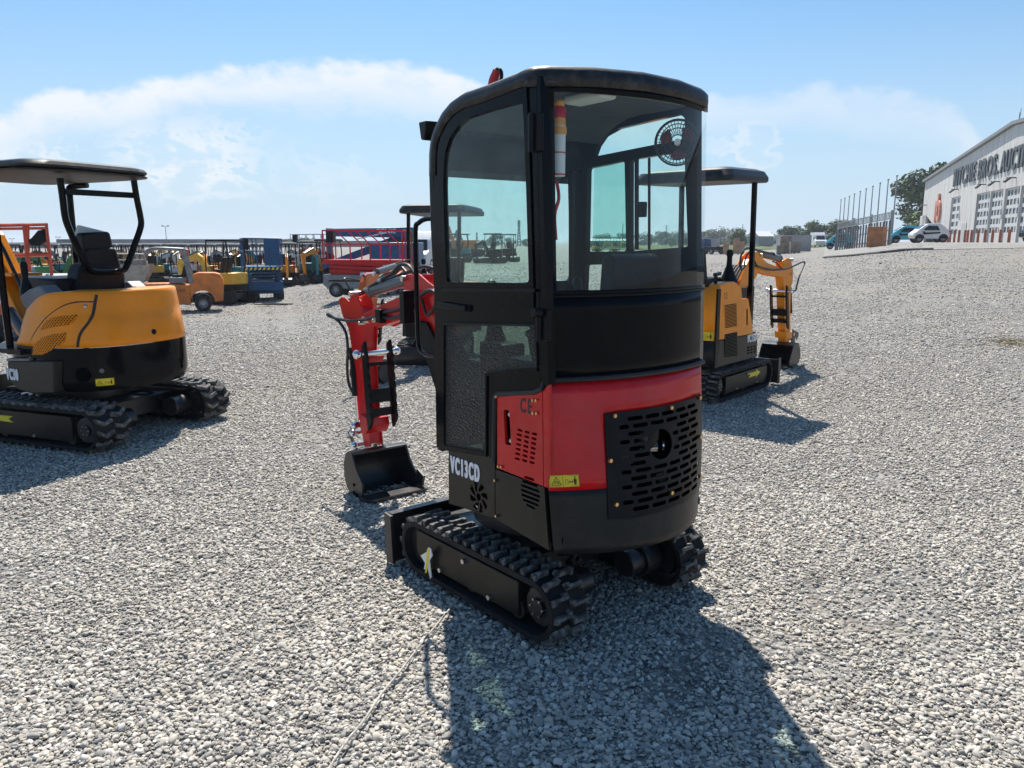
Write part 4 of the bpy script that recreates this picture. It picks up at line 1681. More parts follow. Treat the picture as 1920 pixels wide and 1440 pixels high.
for i in range(len(cols) - 1):
    for j in range(n_ - 1):
        Fc.append((i * n_ + j, i * n_ + j + 1, (i + 1) * n_ + j + 1, (i + 1) * n_ + j))
m_.add(V, Fc)
m_.build('cab_roof', ROOF_BLACK, ex, smooth=50, solid=.012)
LINER = material('grey_headliner', (.062, .066, .070), .7, var=.1)
m_ = MB()
m_.grid(lambda x, k: (x, lin(-.56, prof[4][0], 10)[k], roof_z - .05 - (.0 if k < 6 else (k - 5) ** 2 * .006)), [-.38, 0, .39], list(range(10)))
m_.build('headliner', LINER, ex, smooth=50, solid=.006)

# ---- cab side frames
inset = [(1012, 142), (970, 150), (911.7, 174), (870, 189), (851, 203), (834, 223), (821, 246), (813.5, 268), (811, 292), (811, 362), (813, 421), (818, 545), (821, 838)]
silh = [S(u, v) for u, v in inset]
outl = silh + [S(908, 851), S(927.5, 866), S(928.5, 745), S(934, 739), S(1004, 734), S(1018, 730), S(1028.5, 722)]
door_out = [(986, 156), (950, 167), (911.7, 177.5), (870.8, 193), (853, 207), (838, 225), (826, 248), (818, 270), (814, 292), (813, 362), (814, 421), (818, 545), (821, 843), (911, 857), (911.8, 704.5), (1006, 696.5), (1000, 600), (999, 520), (992, 281)]
dpoly = [S(u, v, SX - .008) for u, v in door_out]
cen = Vector((sum(p[0] for p in dpoly) / len(dpoly), sum(p[1] for p in dpoly) / len(dpoly)))
def shrink(poly, d):
    n = len(poly)
    area = sum(poly[i][0] * poly[(i + 1) % n][1] - poly[(i + 1) % n][0] * poly[i][1] for i in range(n))
    sg = 1 if area > 0 else -1
    out = []
    for i in range(n):
        p, a, b = Vector(poly[i]), Vector(poly[i - 1]), Vector(poly[(i + 1) % n])
        d1, d2 = (p - a).normalized(), (b - p).normalized()
        n1, n2 = Vector((-d1.y, d1.x)) * sg, Vector((-d2.y, d2.x)) * sg
        bis = (n1 + n2)
        bis = bis / max(.5, bis.length_squared / 2) if bis.length > .1 else n1
        out.append(tuple(p + bis * d))
    return out
dsh = shrink([S(u, v, SX) for u, v in door_out], .024)
m_ = MB()
for i in range(12):
    m_.prism([silh[i], silh[i + 1], dsh[i + 1], dsh[i]], SX, SX + .035)
m_.prism([silh[0], dsh[0], dsh[18], dsh[17], dsh[16], dsh[15], S(1028.5, 722)], SX, SX + .035)
m_.prism([S(1028.5, 722), dsh[15], dsh[14], S(934, 739), S(1004, 734), S(1018, 730)], SX, SX + .035)
m_.prism([S(934, 739), dsh[14], dsh[13], S(927.5, 866), S(928.5, 745)], SX, SX + .035)
m_.prism([S(927.5, 866), dsh[13], dsh[12], silh[12], S(908, 851)], SX, SX + .035)
m_.build('left_cab_frame', BLACK_GLOSS, ex, smooth=0)
up_glass = [(975, 190), (940, 199), (911.7, 207), (870.8, 221), (853, 236), (838, 258), (830, 284), (827, 310), (826, 350), (828, 421), (832, 529), (987, 531), (981, 360)]
low_glass = [(827, 609), (1000, 613), (1002.5, 689), (904, 699.5), (904, 849), (827, 836)]
ug = round_poly([S(u, v, SX - .02) for u, v in up_glass], [.02, 0, 0, 0, 0, 0, 0, 0, 0, 0, .02, .025, 0])
lg_ = round_poly([S(u, v, SX - .02) for u, v in low_glass], .014)
m_ = MB()
m_.plate(dpoly, [ug, lg_], SX - 0.007, SX + 0.017)
door = m_.build('cab_door', BLACK_GLOSS, ex, smooth=0, bevel=.003)
m_ = MB()
m_.plate(shrink(ug, -.012), [], SX + 0.003, SX + 0.007)
m_.build('door_upper_glass', GLASS, door, smooth=0)
m_ = MB()
m_.plate(shrink(lg_, -.012), [], SX - 0.001, SX + 0.004)
m_.build('door_lower_glass', GLASS_DARK, door, smooth=0)
m_ = MB()
q = [S(u, v, SX - .03) for u, v in [(822, 544), (996, 545)]]
m_.beam((SX - 0.009, *q[0]), (SX - 0.009, *q[1]), .012, .012)
m_.tube([(SX - 0.011, *p) for p in [S(*z, SX - .03) for z in [(822, 607), (1000, 610)]]], .006)
m_.build('door_trim', BLACK_SATIN, door)
for v0, v1, u0, u1 in ((215, 281, 981, 1004), (579, 641, 995, 1019)):
    m_ = MB()
    a, c = S(u0, v0, SX - .04), S(u1, v1, SX - .04)
    m_.box(SX - 0.025, SX - 0.003, c[0], a[0], c[1], a[1])
    mid = (a[0] + c[0]) / 2
    m_.cyl((SX - 0.029, mid, c[1] - .004), (SX - 0.029, mid, a[1] + .004), .012, n=12)
    if v0 > 500:
        m_.cyl((SX - 0.031, mid - .01, a[1] - .012), (SX - 0.066, mid - .01, a[1] - .008), .017, n=14)
    m_.build('door_hinge', BLACK_SATIN, door, bevel=.003)
m_ = MB()
a, c = S(816, 569, SX - .05), S(866, 584, SX - .05)
m_.box(SX - 0.015, SX - 0.003, c[0], a[0], c[1] - .004, a[1] + .002)
m_.beam((SX - 0.027, a[0] + .02, (a[1] + c[1]) / 2 + .003), (SX - 0.021, c[0] + .01, (a[1] + c[1]) / 2), .016, .024)
m_.build('door_handle', BLACK_SATIN, door, bevel=.003)

m_ = MB()
fo = [S(u, v) for u, v in [(805.8, 322), (808.5, 421), (815, 545), (819.5, 840)]]
fi = [S(u + 9, v) for u, v in [(807, 322), (809.5, 421), (817, 545), (820, 838)]]
m_.prism(fo + fi[::-1], SX - .006, SX + .05)
m_.build('front_pillar', BLACK_GLOSS, ex, smooth=0, bevel=.006)
# right side frame with the slanted top window and the sliding windows
XRR = .415
SR = lambda u, v: MN.X(u, v, XRR)
wtop = round_poly([SR(u, v) for u, v in [(1112, 294), (1119, 274), (1132, 255), (1157, 241), (1274, 214), (1284, 221), (1284, 260)]], [.01, 0, 0, 0, .01, .01, .01])
wA = round_poly([SR(u, v) for u, v in [(1101, 316), (1171, 302), (1174, 471), (1098, 473)]], .014)
wB = round_poly([SR(u, v) for u, v in [(1180, 300), (1283, 283), (1290, 463), (1180, 471)]], .014)
wC = round_poly([SR(u, v) for u, v in [(1097, 497), (1172, 494), (1172, 549), (1095, 553)]], .014)
rsil = [(p[0], p[1]) for p in silh[:-1]] + [(silh[-1][0], 1.0), (-.60, 1.0)]
m_ = MB()
m_.plate(rsil, [wtop, wA, wB, wC], XRR, XRR + .03)
m_.build('right_cab_frame', BLACK_GLOSS, ex, smooth=0)
for wn in (wtop, wA, wB, wC):
    m_ = MB()
    m_.plate(shrink(wn, -.01), [], XRR + .012, XRR + .016)
    m_.build('side_window', GLASS_SIDE if wn is wA else GLASS, ex, smooth=0)
m_ = MB()
a, c = SR(1108, 312), SR(1171, 470)
m_.plate([(a[0], c[1]), (SR(1171, 400)[0], c[1]), (SR(1171, 400)[0], a[1]), (a[0], a[1])], [], XRR + .022, XRR + .026)
m_.build('sliding_pane', GLASS_SIDE, ex, smooth=0)
m_ = MB()
for u, wd in ((1192, .016), (1215.5, .005)):
    q0, q1 = SR(u, 296), SR(u, 468)
    m_.beam((XRR + .006, *q0), (XRR + .006, *q1), .012, wd, up=(1, 0, 0))
build_each(m_, 'window_rail', BLACK_SATIN, ex)
m_ = MB()
q0, q1 = SR(1196, 379), SR(1210, 407)
m_.box(XRR - .02, XRR + .012, min(q0[0], q1[0]), max(q0[0], q1[0]), q1[1], q0[1])
m_.build('window_latch', BLACK_SATIN, ex, bevel=.004)
# front: windscreen with header and pillars
yf_ = S(809, 362)[0] - .02
wz1 = MN.Y(900, 323, yf_)[1]
wz0 = MN.Y(900, 532, yf_)[1]
m_ = MB()
m_.plate([(-.40, .62), (.415, .62), (.415, prof[6][1] - .02), (-.40, prof[6][1] - .02)],
         [round_poly([(-.36, wz0), (.372, wz0), (.372, wz1), (-.36, wz1)], .03), round_poly([(-.33, .85), (.34, .85), (.34, wz0 - .10), (-.33, wz0 - .10)], .03)],
         yf_ - .018, yf_ + .018, lambda x, z, y: (x, y, z))
m_.build('windscreen_frame', BLACK_GLOSS, ex, smooth=0)
m_ = MB()
m_.box(-.365, .377, yf_ - .003, yf_ + .002, wz0 - .01, wz1 + .01)
m_.build('windscreen', GLASS, ex, smooth=0)
m_ = MB()
m_.box(-.335, .345, yf_ - .003, yf_ + .002, .84, wz0 - .09)
m_.build('lower_windscreen', GLASS, ex, smooth=0)

# rear window, its black border and the panel below
xs = lin(XL, XR, 22)
m_ = MB()
bx = sorted(set([XL, gxl] + lin(gxl, XR + .003, 20)))
bz = sorted(set([gz0 - .014, gz0, gz1, roof_z - .05] + lin(gz0, gz1, 8)))
m_.grid(lambda x, z: RS(x, z, .002), bx, bz, skip=lambda x, z: gxl < x and gz0 < z < gz1)
m_.build('rear_window_frame', BLACK_GLOSS, ex, solid=.008, smooth=50)
m_ = MB()
m_.grid(lambda x, z: RS(x, z, .0), lin(gxl - .005, XR + .003, 24), lin(gz0 - .01, gz1 + .01, 6))
m_.build('rear_window', GLASS_REAR, ex, smooth=60)
m_ = MB()
m_.grid(lambda x, z: RS(x, z), xs, lin(zring + .01, gz0 - .006, 6))
m_.build('rear_panel', BLACK_GLOSS, ex, solid=.006, smooth=60)
m_ = MB()
m_.tube([RS(x, gz0 - .020, .002) for x in lin(XR, XL, 20)], .0055, n=8)
m_.build('rear_trim', BLACK_SATIN, ex)

# ---- inside the cab
m_ = MB()
m_.box(-.37, .40, -.50, yf_ - .03, .62, .66)
m_.box(-.37, .40, -.54, -.30, .66, 1.10)
m_.build('cab_floor', DARK_STEEL, ex, smooth=0)
sl_, sr_ = MN.Y(1130, 500, -.30), MN.Y(1282, 500, -.30)
stz = MN.Y(1210, 473, -.30)[1]
m_ = MB()
m_.prism(round_poly([(-.36, 1.06), (-.26, 1.06), (-.29, stz - .03), (-.32, stz), (-.37, stz - .02)], .02), sl_[0], sr_[0])
m_.prism(round_poly([(-.34, 1.06), (.02, 1.08), (.06, 1.13), (.0, 1.17), (-.3, 1.15)], .03), sl_[0] + .01, sr_[0] - .01)
m_.build('seat', SEAT_VINYL, ex, bevel=.03, seg=3)
for s_, xx in ((-1, -.20), (1, .30)):
    m_ = MB()
    m_.box(xx - .06, xx + .06, -.12, .06, .66, 1.12)
    m_.lathe([(.05, 0), (.04, .03), (.03, .07), (.014, .11), (.012, .17), (.022, .19), (.024, .25), (.012, .27), (0, .27)], (xx, .02, 1.12), (0, .1, 1), 14)
    m_.build('control_console', SEAT_VINYL, ex, bevel=.01)
m_ = MB()
for xx in (.03, .09):
    m_.tube([(xx, .05, .66), (xx, .03, .95), (xx, .07, 1.13)], .011, smooth=4)
    m_.sphere((xx, .07, 1.13), .02, 8, 6)
m_.build('travel_lever', BLACK_SATIN, ex)
# fan on the right rear pillar
fc = Vector((*MN.Y(1270, 267, -.50), 0))
fc = Vector((fc.x, -.50, fc.y))
ax = (Vector(MN.loc(EYE)) - fc).normalized()
ax.z = -.05
ax.normalize()
t1 = ax.cross(Vector((0, 0, 1))).normalized()
t2 = t1.cross(ax)
fr_ = .090
m_ = MB()
for k, (rr, dd) in enumerate(((fr_, 0), (fr_, -.025), (fr_ * .93, .022), (fr_ * .78, .030), (fr_ * .6, .034), (fr_ * .30, .036))):
    m_.tube([fc + ax * dd + (t1 * math.cos(t) + t2 * math.sin(t)) * rr for t in lin(0, 6.283 * 27 / 28, 28)], .0022 if k > 1 else .004, n=5, closed=True)
for k in range(36):
    t = 2 * math.pi * k / 36
    dv = t1 * math.cos(t) + t2 * math.sin(t)
    m_.tube([fc + ax * .036 + dv * fr_ * .28, fc + ax * .030 + dv * fr_ * .78, fc + dv * fr_, fc - ax * .025 + dv * fr_], .0016, n=4)
m_.tube([fc - ax * .03, fc - ax * .06 + Vector((.06, 0, -.02)), fc - ax * .05 + Vector((.10, .02, -.12))], .012, n=8, smooth=4)
fan = m_.build('cab_fan', SEAL, ex)
m_ = MB()
for k in range(3):
    t0 = 2 * math.pi * k / 3 + .4
    pts = [fc + (t1 * math.cos(t0) + t2 * math.sin(t0)) * .02]
    for i in range(9):
        t = t0 - .62 + 1.24 * i / 8
        rr = fr_ * (.80 - .10 * abs(i - 4) / 4)
        pts.append(fc + (t1 * math.cos(t) + t2 * math.sin(t)) * rr + ax * (.014 * (i - 4) / 4))
    m_.add(pts + [p - ax * .003 for p in pts], [tuple(range(10)), tuple(range(19, 9, -1))] + [(i, (i + 1) % 10, 10 + (i + 1) % 10, 10 + i) for i in range(10)])
m_.build('fan_blade', material('dark_red_plastic', (.30, .02, .025), .35), fan)
m_ = MB()
m_.cyl(fc - ax * .03, fc + ax * .039, .013, n=16)
m_.build('fan_hub', WHITE_PLASTIC, fan)
# beacon tube hanging in the left rear corner
bc = MN.Y(1047, 260, -.50)
bz_ = lambda v: MN.Y(1047, v, -.50)[1]
br = .026
m_ = MB()
m_.lathe([(0, bz_(331)), (br * .95, bz_(331)), (br, bz_(327)), (br, bz_(236))], (bc[0], -.50, 0), (0, 0, 1), 20)
bea = m_.build('warning_beacon', WHITE_PLASTIC, ex)
m_ = MB()
m_.lathe([(br * 1.01, bz_(222)), (br * 1.02, bz_(208)), (br * .8, bz_(203)), (br * .8, bz_(200))], (bc[0], -.50, 0), (0, 0, 1), 20)
m_.lathe([(br * 1.012, bz_(329)), (br * 1.012, bz_(326))], (bc[0], -.50, 0), (0, 0, 1), 20)
m_.lathe([(br * 1.012, bz_(288)), (br * 1.012, bz_(285.5))], (bc[0], -.50, 0), (0, 0, 1), 20)
rb = MN.Y(1040, 340, -.50)
build_each(m_, 'red_band', RED, bea)
m_ = MB()
m_.tube([(rb[0] + .01, -.50, rb[1]), (rb[0] + .012, -.51, rb[1] - .06), (rb[0] + .002, -.50, rb[1] - .12), (rb[0] + .005, -.505, rb[1] - .21)], .007, n=6, smooth=5)
m_.build('red_ribbon', RED, bea)
m_ = MB()
m_.sphere((bc[0], -.50, bz_(194)), br * .85, 14, 10, (1, 1, .8))
m_.lathe([(br * 1.1, bz_(253)), (br * 1.14, bz_(246)), (br * 1.1, bz_(238))], (bc[0], -.50, 0), (0, 0, 1), 20)
m_.lathe([(br * 1.0, bz_(238)), (br * .98, bz_(222))], (bc[0], -.50, 0), (0, 0, 1), 20)
m_.build('amber_dome', material('amber_plastic', (.75, .30, .04), .3), bea)
# ceiling lamp, right-hand mirror
lc = MN.loc(EYE + ray(1106, 184) * ((roof_z - .07 - CAM_H) / ray(1106, 184).z))
m_ = MB()
m_.box(lc.x - .045, lc.x + .045, lc.y - .10, lc.y + .10, roof_z - .085, roof_z - .052)
m_.build('cab_lamp', WHITE_PLASTIC, ex, bevel=.012)
mc = MN.Y(1077, 278, yf_ - .06)
m_ = MB()
m_.prism(round_poly([(-.055, -.10), (.055, -.10), (.06, .09), (.02, .115), (-.05, .09)], .03), yf_ - .05, yf_ - .02, lambda a, b, d: (mc[0] + a, d, mc[1] + b))
m_.tube([(mc[0], yf_ - .03, mc[1] - .09), (mc[0] + .01, yf_ - .03, mc[1] - .3), (mc[0] + .02, yf_ - .03, 1.15)], .012, n=8)
m_.build('inner_mirror', BLACK_SATIN, ex, bevel=.006)

# lifting eye with red cover on the roof, lamp at the roof front, grab rail at the front left
le = MN.X(933, 152, -.10)
m_ = MB()
m_.tube([(-.10, le[0] - .002 + .028 * math.cos(t), le[1] + .02 + .03 * math.sin(t)) for t in lin(0, 6.283 * 15 / 16, 16)], .008, n=6, closed=True)
eye = m_.build('lifting_eye', BLACK_SATIN, ex)
m_ = MB()
m_.tube([(-.105, le[0] + .025, le[1] - .03), (-.105, le[0] + .022, le[1] + .005), (-.10, le[0] + .004, le[1] + .045)], lambda k: .027 - .010 * k, n=10, smooth=4)
m_.build('red_cap', material('red_rubber_cap', (.62, .03, .02), .4), eye)
rl_ = MN.X(806, 245, -.36)
m_ = MB()
m_.prism([(rl_[0] + .03, rl_[1] + .035), (rl_[0] - .04, rl_[1] + .035), (rl_[0] - .02, rl_[1] - .045), (rl_[0] + .012, rl_[1] - .04)], -.40, -.30)
m_.build('front_lamp', BLACK_SATIN, ex, bevel=.006)
gr_px = [(812, 409.5), (797, 411), (785, 418), (779, 432), (780.5, 520), (783, 610), (785, 645), (790, 658), (800, 665), (818, 667)]
m_ = MB()
m_.tube([(-.40, *MN.X(u, v, -.40)) for u, v in gr_px], .011, n=10, smooth=4)
m_.build('grab_rail', BLACK_GLOSS, ex)

# ---- boom, arm, rams, thumb, bucket (in the machine's middle plane)
A = lambda u, v, X=-.05: MN.X(u, v, X)
boom_px = [(763, 514), (777, 515), (787, 513), (806, 530), (822, 541), (832, 566), (832, 612), (822, 632), (808, 632), (797, 628), (787, 610), (779, 592), (755, 599), (729, 607.5), (711, 615), (697, 608), (686, 600), (684, 588), (700, 580), (728, 566), (752, 556), (758, 545)]
bp = [A(u, v) for u, v in boom_px]
m_ = MB()
for xa in (-.058, .046):
    m_.prism(bp, xa, xa + .012)
core = [A(u, v) for u, v in [(757, 557), (800, 552), (830, 572), (828, 606), (797, 614), (779, 590), (729, 605), (711, 612), (697, 604), (688, 594), (700, 583)]]
m_.prism(core, -.046, .046)
m_.build('boom', RED_ARM, ex, bevel=.004, smooth=0)
m_ = MB()
pn = A(795.6, 617, -.06)
m_.cyl((-.075, *pn), (.075, *pn), .036, n=18)
pe = A(690, 600)
m_.cyl((-.085, *pe), (.085, *pe), .022, n=14)
for u, v in ((762, 522), (664, 551)):
    q = A(u, v)
    m_.cyl((-.082, *q), (.082, *q), .017, n=12)
m_.build('boom_pin', ZINC, ex)
# slew bracket the boom stands on
m_ = MB()
q = A(822, 640)
m_.box(-.06, .10, .30, .46, .58, q[1] - .06)
m_.cyl((.02, .46, .44), (.02, .46, .70), .07, n=20)
m_.box(-.08, .28, .10, .44, .40, .60)
for xa in (-.078, .062):
    m_.prism([(pn[0] + .045, pn[1] - .02), (pn[0] + .03, pn[1] + .045), (pn[0] - .05, pn[1] + .04), (.30, .62), (.30, .42), (.52, .42)], xa, xa + .015)
m_.build('swing_bracket', BLACK_SATIN, ex, bevel=.004, smooth=0)
AL = lambda u, v: MN.X(u, v, -.045)
arm_l = [AL(u, v) for u, v in [(635, 562), (640, 557), (647, 558), (655, 566), (659, 549), (664, 547), (669, 550), (676, 575), (684, 594), (684, 625), (682, 660), (685, 720), (690, 790), (695, 838), (684, 838), (674, 790), (667, 690), (660, 655), (654, 617), (642, 590)]]
m_ = MB()
for xa in (-.047, .037):
    m_.prism(arm_l, xa, xa + .010)
core = [AL(u, v) for u, v in [(645, 575), (655, 574), (673, 580), (681, 597), (681, 660), (684, 720), (688, 790), (692, 832), (686, 832), (677, 790), (670, 690), (663, 655), (657, 617), (648, 592)]]
m_.prism(core, -.038, .038)
kn = [AL(u, v) for u, v in [(680, 655), (690, 670), (687, 680), (681, 690)]]
m_.prism(kn, -.07, .07)
m_.build('arm', RED_ARM, ex, bevel=.003, smooth=0)
yo = [AL(u, v) for u, v in [(682, 775), (697, 785), (699, 800), (694, 812), (684, 812)]]
m_ = MB()
m_.prism(yo, -.075, .075)
m_.build('arm_bracket', RED_ARM, ex, bevel=.005, smooth=0)
cylinder_ram(ex, 'arm_cylinder', (0, *A(761, 526, 0)), (0, *A(667, 556, 0)), .034, .014, .66)
q0, q1 = AL(661, 655), AL(674, 800)
cylinder_ram(ex, 'bucket_cylinder', (-.02, q0[0] + .050, q0[1]), (-.02, q1[0] + .060, q1[1]), .026, .012, .62, BLACK_SATIN)
thumb_part(ex, [(A(684, 662, -.07)[0] - .03, A(684, 662, -.07)[1]), (A(692, 790, -.07)[0] - .045, A(692, 790, -.07)[1])], -.085, .085, BLACK_SATIN)
m_ = MB()
for u, v in ((676, 797), (673, 810), (676, 833)):
    q = AL(u, v)
    m_.cyl((-.085, *q), (.085, *q), .016, n=12)
    m_.sphere((-.088, *q), .024, 10, 8)
m_.build('link_pin', CHROME, ex)
m_ = MB()
l0, l1, l2 = AL(676, 797), AL(665, 812), AL(676, 846)
for xa in (-.075, .063):
    m_.prism([(l0[0] - .03, l0[1] + .03), (l0[0] + .03, l0[1] + .02), (l1[0] + .04, l1[1]), (l2[0] + .025, l2[1]), (l2[0] - .025, l2[1]), (l1[0] - .0, l1[1] - .01)], xa, xa + .012)
m_.build('bucket_link', DARK_STEEL, ex, smooth=0, bevel=.002)
BK = lambda u, v: MN.X(u, v, -.2)
bprof = [BK(u, v) for u, v in [(659, 851), (653, 846), (648, 850), (644.5, 868), (645.5, 892), (650, 911), (658, 927), (668, 935), (679, 937), (679, 908), (667, 880)]]
bk = bucket_part(ex, bprof, -.20, .185, DARK_STEEL)
m_ = MB()
e0 = bprof[8]
m_.beam((-.215, e0[0] - .05, .018), (.20, e0[0] - .05, .018), .11, .014, up=(0, 0, 1))
m_.prism([(e0[0] + .03, .03), (e0[0] - .06, .03), (e0[0] - .08, .10), (e0[0] + .0, .13)], .185, .20)
m_.build('cutting_edge', DARK_STEEL, bk, smooth=0)
m_ = MB()
for u, v in ((664, 909), (664, 923), (669, 928)):
    q = BK(u, v)
    m_.cyl((-.2015, *q), (-.205, *q), .010, n=10)
m_.build('bolt_hole', DARK_HOLE, bk)
# hoses along the boom and over the arm
hz = lambda pts, X: [(X, *MN.X(u, v, X)) for u, v in pts]
m_ = MB()
for dz in (0, 14):
    m_.tube(hz([(778, 568 + dz), (757, 576 + dz), (735, 583 + dz), (715, 586 + dz * .6)], -.075), .010, n=8, smooth=4)
m_.tube(hz([(714, 590), (700, 595), (680, 600), (655, 601), (634, 598), (618, 593), (614, 589), (622, 592), (638, 606), (649, 626), (652, 655), (651, 690), (654, 720), (663, 738)], -.085), .0095, n=8, smooth=5)
m_.tube(hz([(667, 556), (690, 540), (716, 524), (735, 512), (750, 497), (766, 498), (778, 514)], -.02), .010, n=8, smooth=5)
m_.tube(hz([(672, 556), (696, 540), (718, 527), (739, 514), (752, 502), (760, 508), (772, 522)], .03), .010, n=8, smooth=5)
m_.tube(hz([(680, 548), (715, 530), (745, 518), (780, 505), (795, 500), (812, 503), (830, 515)], .0), .011, n=8, smooth=5)
m_.tube(hz([(790, 560), (800, 590), (812, 580), (822, 560)], -.08), .009, n=8, smooth=5)
m_.tube(hz([(786, 556), (800, 546), (815, 548), (826, 570)], -.09), .011, n=8, smooth=5)
m_.build('hydraulic_hose', HOSE, ex)
m_ = MB()
q = A(716, 594, -.07)
m_.box(-.10, -.056, q[0] - .03, q[0] + .03, q[1] - .035, q[1] + .045)
q = A(775, 575, -.07)
m_.box(-.14, -.056, q[0] - .02, q[0] + .03, q[1] - .09, q[1] + .09)
build_each(m_, 'hose_clamp', BLACK_SATIN, ex, bevel=.004)
m_ = MB()
for u, v in ((709, 598), (704, 601), (678, 606)):
    q = A(u, v, -.08)
    m_.cyl((-.10, *q), (-.06, *q), .011, n=8)
for u, v in ((672, 552), (690, 542), (716, 526)):
    q = A(u, v, -.01)
    m_.cyl((-.02, q[0] + .02, q[1] - .005), (-.02, q[0] - .02, q[1] + .005), .013, n=8)
m_.build('hose_fitting', ZINC, ex)
# torn yellow and white label on the near track cover
m_ = MB()
TX = lambda u, v: TK.X(u, v, -.478)
tp = lambda x, y: TX(700 + x / 4.236, 900 + y / 4.236)
m_.prism([tp(x, y) for x, y in [(375, 600), (425, 570), (435, 535), (455, 545), (468, 600), (445, 640), (462, 770), (450, 788), (432, 700), (400, 712), (410, 660)]], -.478, -.474)
lab = m_.build('torn_label', WHITE_PLASTIC, ex, smooth=0)
m_2 = MB()
m_2.prism([tp(x, y) for x, y in [(428, 548), (446, 548), (440, 640), (428, 735), (412, 740), (422, 640)]], -.4795, -.4785)
yl = m_2.build('yellow_stripe', STICKER_Y, lab, smooth=0)
lab.rotation_euler = (0, 0, trot)


# ------------------------------------------------------------------ orange canopy excavator on the right
def compact_excavator(name, label, RM, lettering_text=None, colour=ORANGE, upper_turn=0.0):
    """small open canopy excavator; measures read from the right-hand machine"""
    M0 = Frame(2.109, 8.153, 40)                       # the machine the measures come from
    t = thing(name, label, 'excavator', RM.o, RM.rot)
    X0 = .43
    B = lambda u, v, X=X0: M0.X(u, v, X)
    ta = -upper_turn
    for sd in (-1, 1):
        xa, xb = (-.475, -.255) if sd < 0 else (.255, .475)
        crawler_track(t, xa, xb, -.66, .44, .135, pitch=.058, outer=sd, rot=ta, arrow=1)
    u_ = MB()
    u_.box(-.26, .26, -.4, .3, .13, .27)
    u_.cyl((0, -.1, .27), (0, -.1, .42), .28, n=32)
    for s_ in (-1, 1):
        u_.beam((s_ * .17, .3, .16), (s_ * .17, .70, .12), .06, .08)
        u_.cyl((s_ * .1, -.66, .155), (s_ * .25, -.66, .155), .075, n=16)
    u_.build('undercarriage', DARK_STEEL, t, bevel=.006).rotation_euler = (0, 0, ta)
    b_ = MB()
    arc = [(.70 + .03 * math.sin(k * math.pi), .012 + .26 * k) for k in lin(0, 1, 9)]
    b_.prism(list(arc) + [(y + .022, z) for y, z in reversed(arc)], -.478, .478)
    for s_ in (-1, 1):
        b_.prism([(.68, .012), (.745, .008), (.755, .29), (.69, .285)], s_ * .488 - .009, s_ * .488 + .009)
    b_.build('dozer_blade', DARK_STEEL, t, smooth=40).rotation_euler = (0, 0, ta)
    # body
    yc = B(1346, 600)[0]
    zt, zm, zb = B(1349, 542)[1], B(1349, 638)[1], B(1344, 690)[1]
    side_up = [B(u, v) for u, v in [(1349.5, 543), (1351, 534), (1358, 530), (1378, 528), (1391, 540), (1392, 560), (1404, 560), (1410, 600), (1413, 626), (1393, 629.5), (1349.5, 638)]]
    zbt = side_up[-1][1]
    m_ = MB()
    m_.prism(side_up, X0 - .12, X0)
    sp = m_.build('side_cover', colour, t, smooth=0, bevel=.012)
    m_ = MB()
    m_.prism([B(u, v) for u, v in [(1349.5, 639), (1393, 630.5), (1421, 626), (1420.6, 668.7), (1344, 690)]], X0 - .12, X0 - .004)
    lp = m_.build('lower_side_cover', BLACK_PANEL, t, smooth=0, bevel=.006)
    m_ = MB()
    m_.box(X0 - .03, X0 + .006, B(1343.2, 600)[0], B(1348.8, 600)[0], zb, zt)
    m_.build('corner_post', BLACK_SATIN, t, bevel=.004)
    yr = B(1343.2, 600)[0]
    arcp = lambda x, z, d=0: (x, yr - .10 * (1 - (x / .43) ** 2) - d, z)
    m_ = MB()
    m_.grid(lambda x, z: arcp(x, z), lin(-.43, .42, 16), lin(zm, zt, 3))
    m_.grid(lambda x, k: (x, (yr - .10 * (1 - (x / .43) ** 2)) * (1 - k) + (yr + .35) * k, zt), lin(-.43, .42, 16), [0, 1])
    m_.build('rear_cover', colour, t, solid=.008, smooth=40)
    m_ = MB()
    m_.grid(lambda x, z: arcp(x, z), lin(-.43, .42, 16), lin(zb, zm - .002, 3))
    m_.build('lower_rear_cover', BLACK_PANEL, t, solid=.008, smooth=40)
    m_ = MB()
    m_.box(-.43, X0 - .125, yr + .02, B(1421, 640)[0] - .02, zb + .01, zm)
    m_.box(-.43, -.31, yr + .02, B(1391, 640)[0], zm + .002, zt - .02)
    m_.box(-.30, X0 - .125, yr + .02, yr + .40, zm + .002, zt - .01)
    m_.build('inner_body', BLACK_SATIN, t, smooth=0)
    safety_sticker(t, lambda a, b, l: arcp(a, b, .006 + l), (.27, zm + .006), (.415, zm + .085))
    # louvre blocks
    for i, pts in enumerate(([(1357, 572), (1381, 568), (1382, 611), (1358, 616)], [(1358.5, 627), (1382, 622), (1383, 667), (1360, 670)])):
        qd = [Vector(B(u, v, X0)) for u, v in pts]
        m_ = MB()
        m_.prism([tuple(q) for q in qd], X0 - .001, X0 + .003)
        lv = m_.build('louvre_block', colour if i == 0 else BLACK_PANEL, t, smooth=0)
        m_ = MB()
        nL = 17
        for k in range(nL):
            f = (k + .5) / nL
            a, b = qd[0].lerp(qd[3], f), qd[1].lerp(qd[2], f)
            a, b = a.lerp(b, .05), b.lerp(a, .05)
            m_.beam((X0 + .003, *a), (X0 + .003, *b), .006, (qd[3] - qd[0]).length / nL * .5)
        m_.build('louvre_slots', DARK_HOLE, lv, smooth=0)
    m_ = MB()
    q0, q1 = B(1400.5, 581), B(1400.5, 608)
    m_.prism(slot(q0, q1, .012), X0 + .0005, X0 + .003)
    m_.build('gauge_slot', DARK_HOLE, sp, smooth=0)
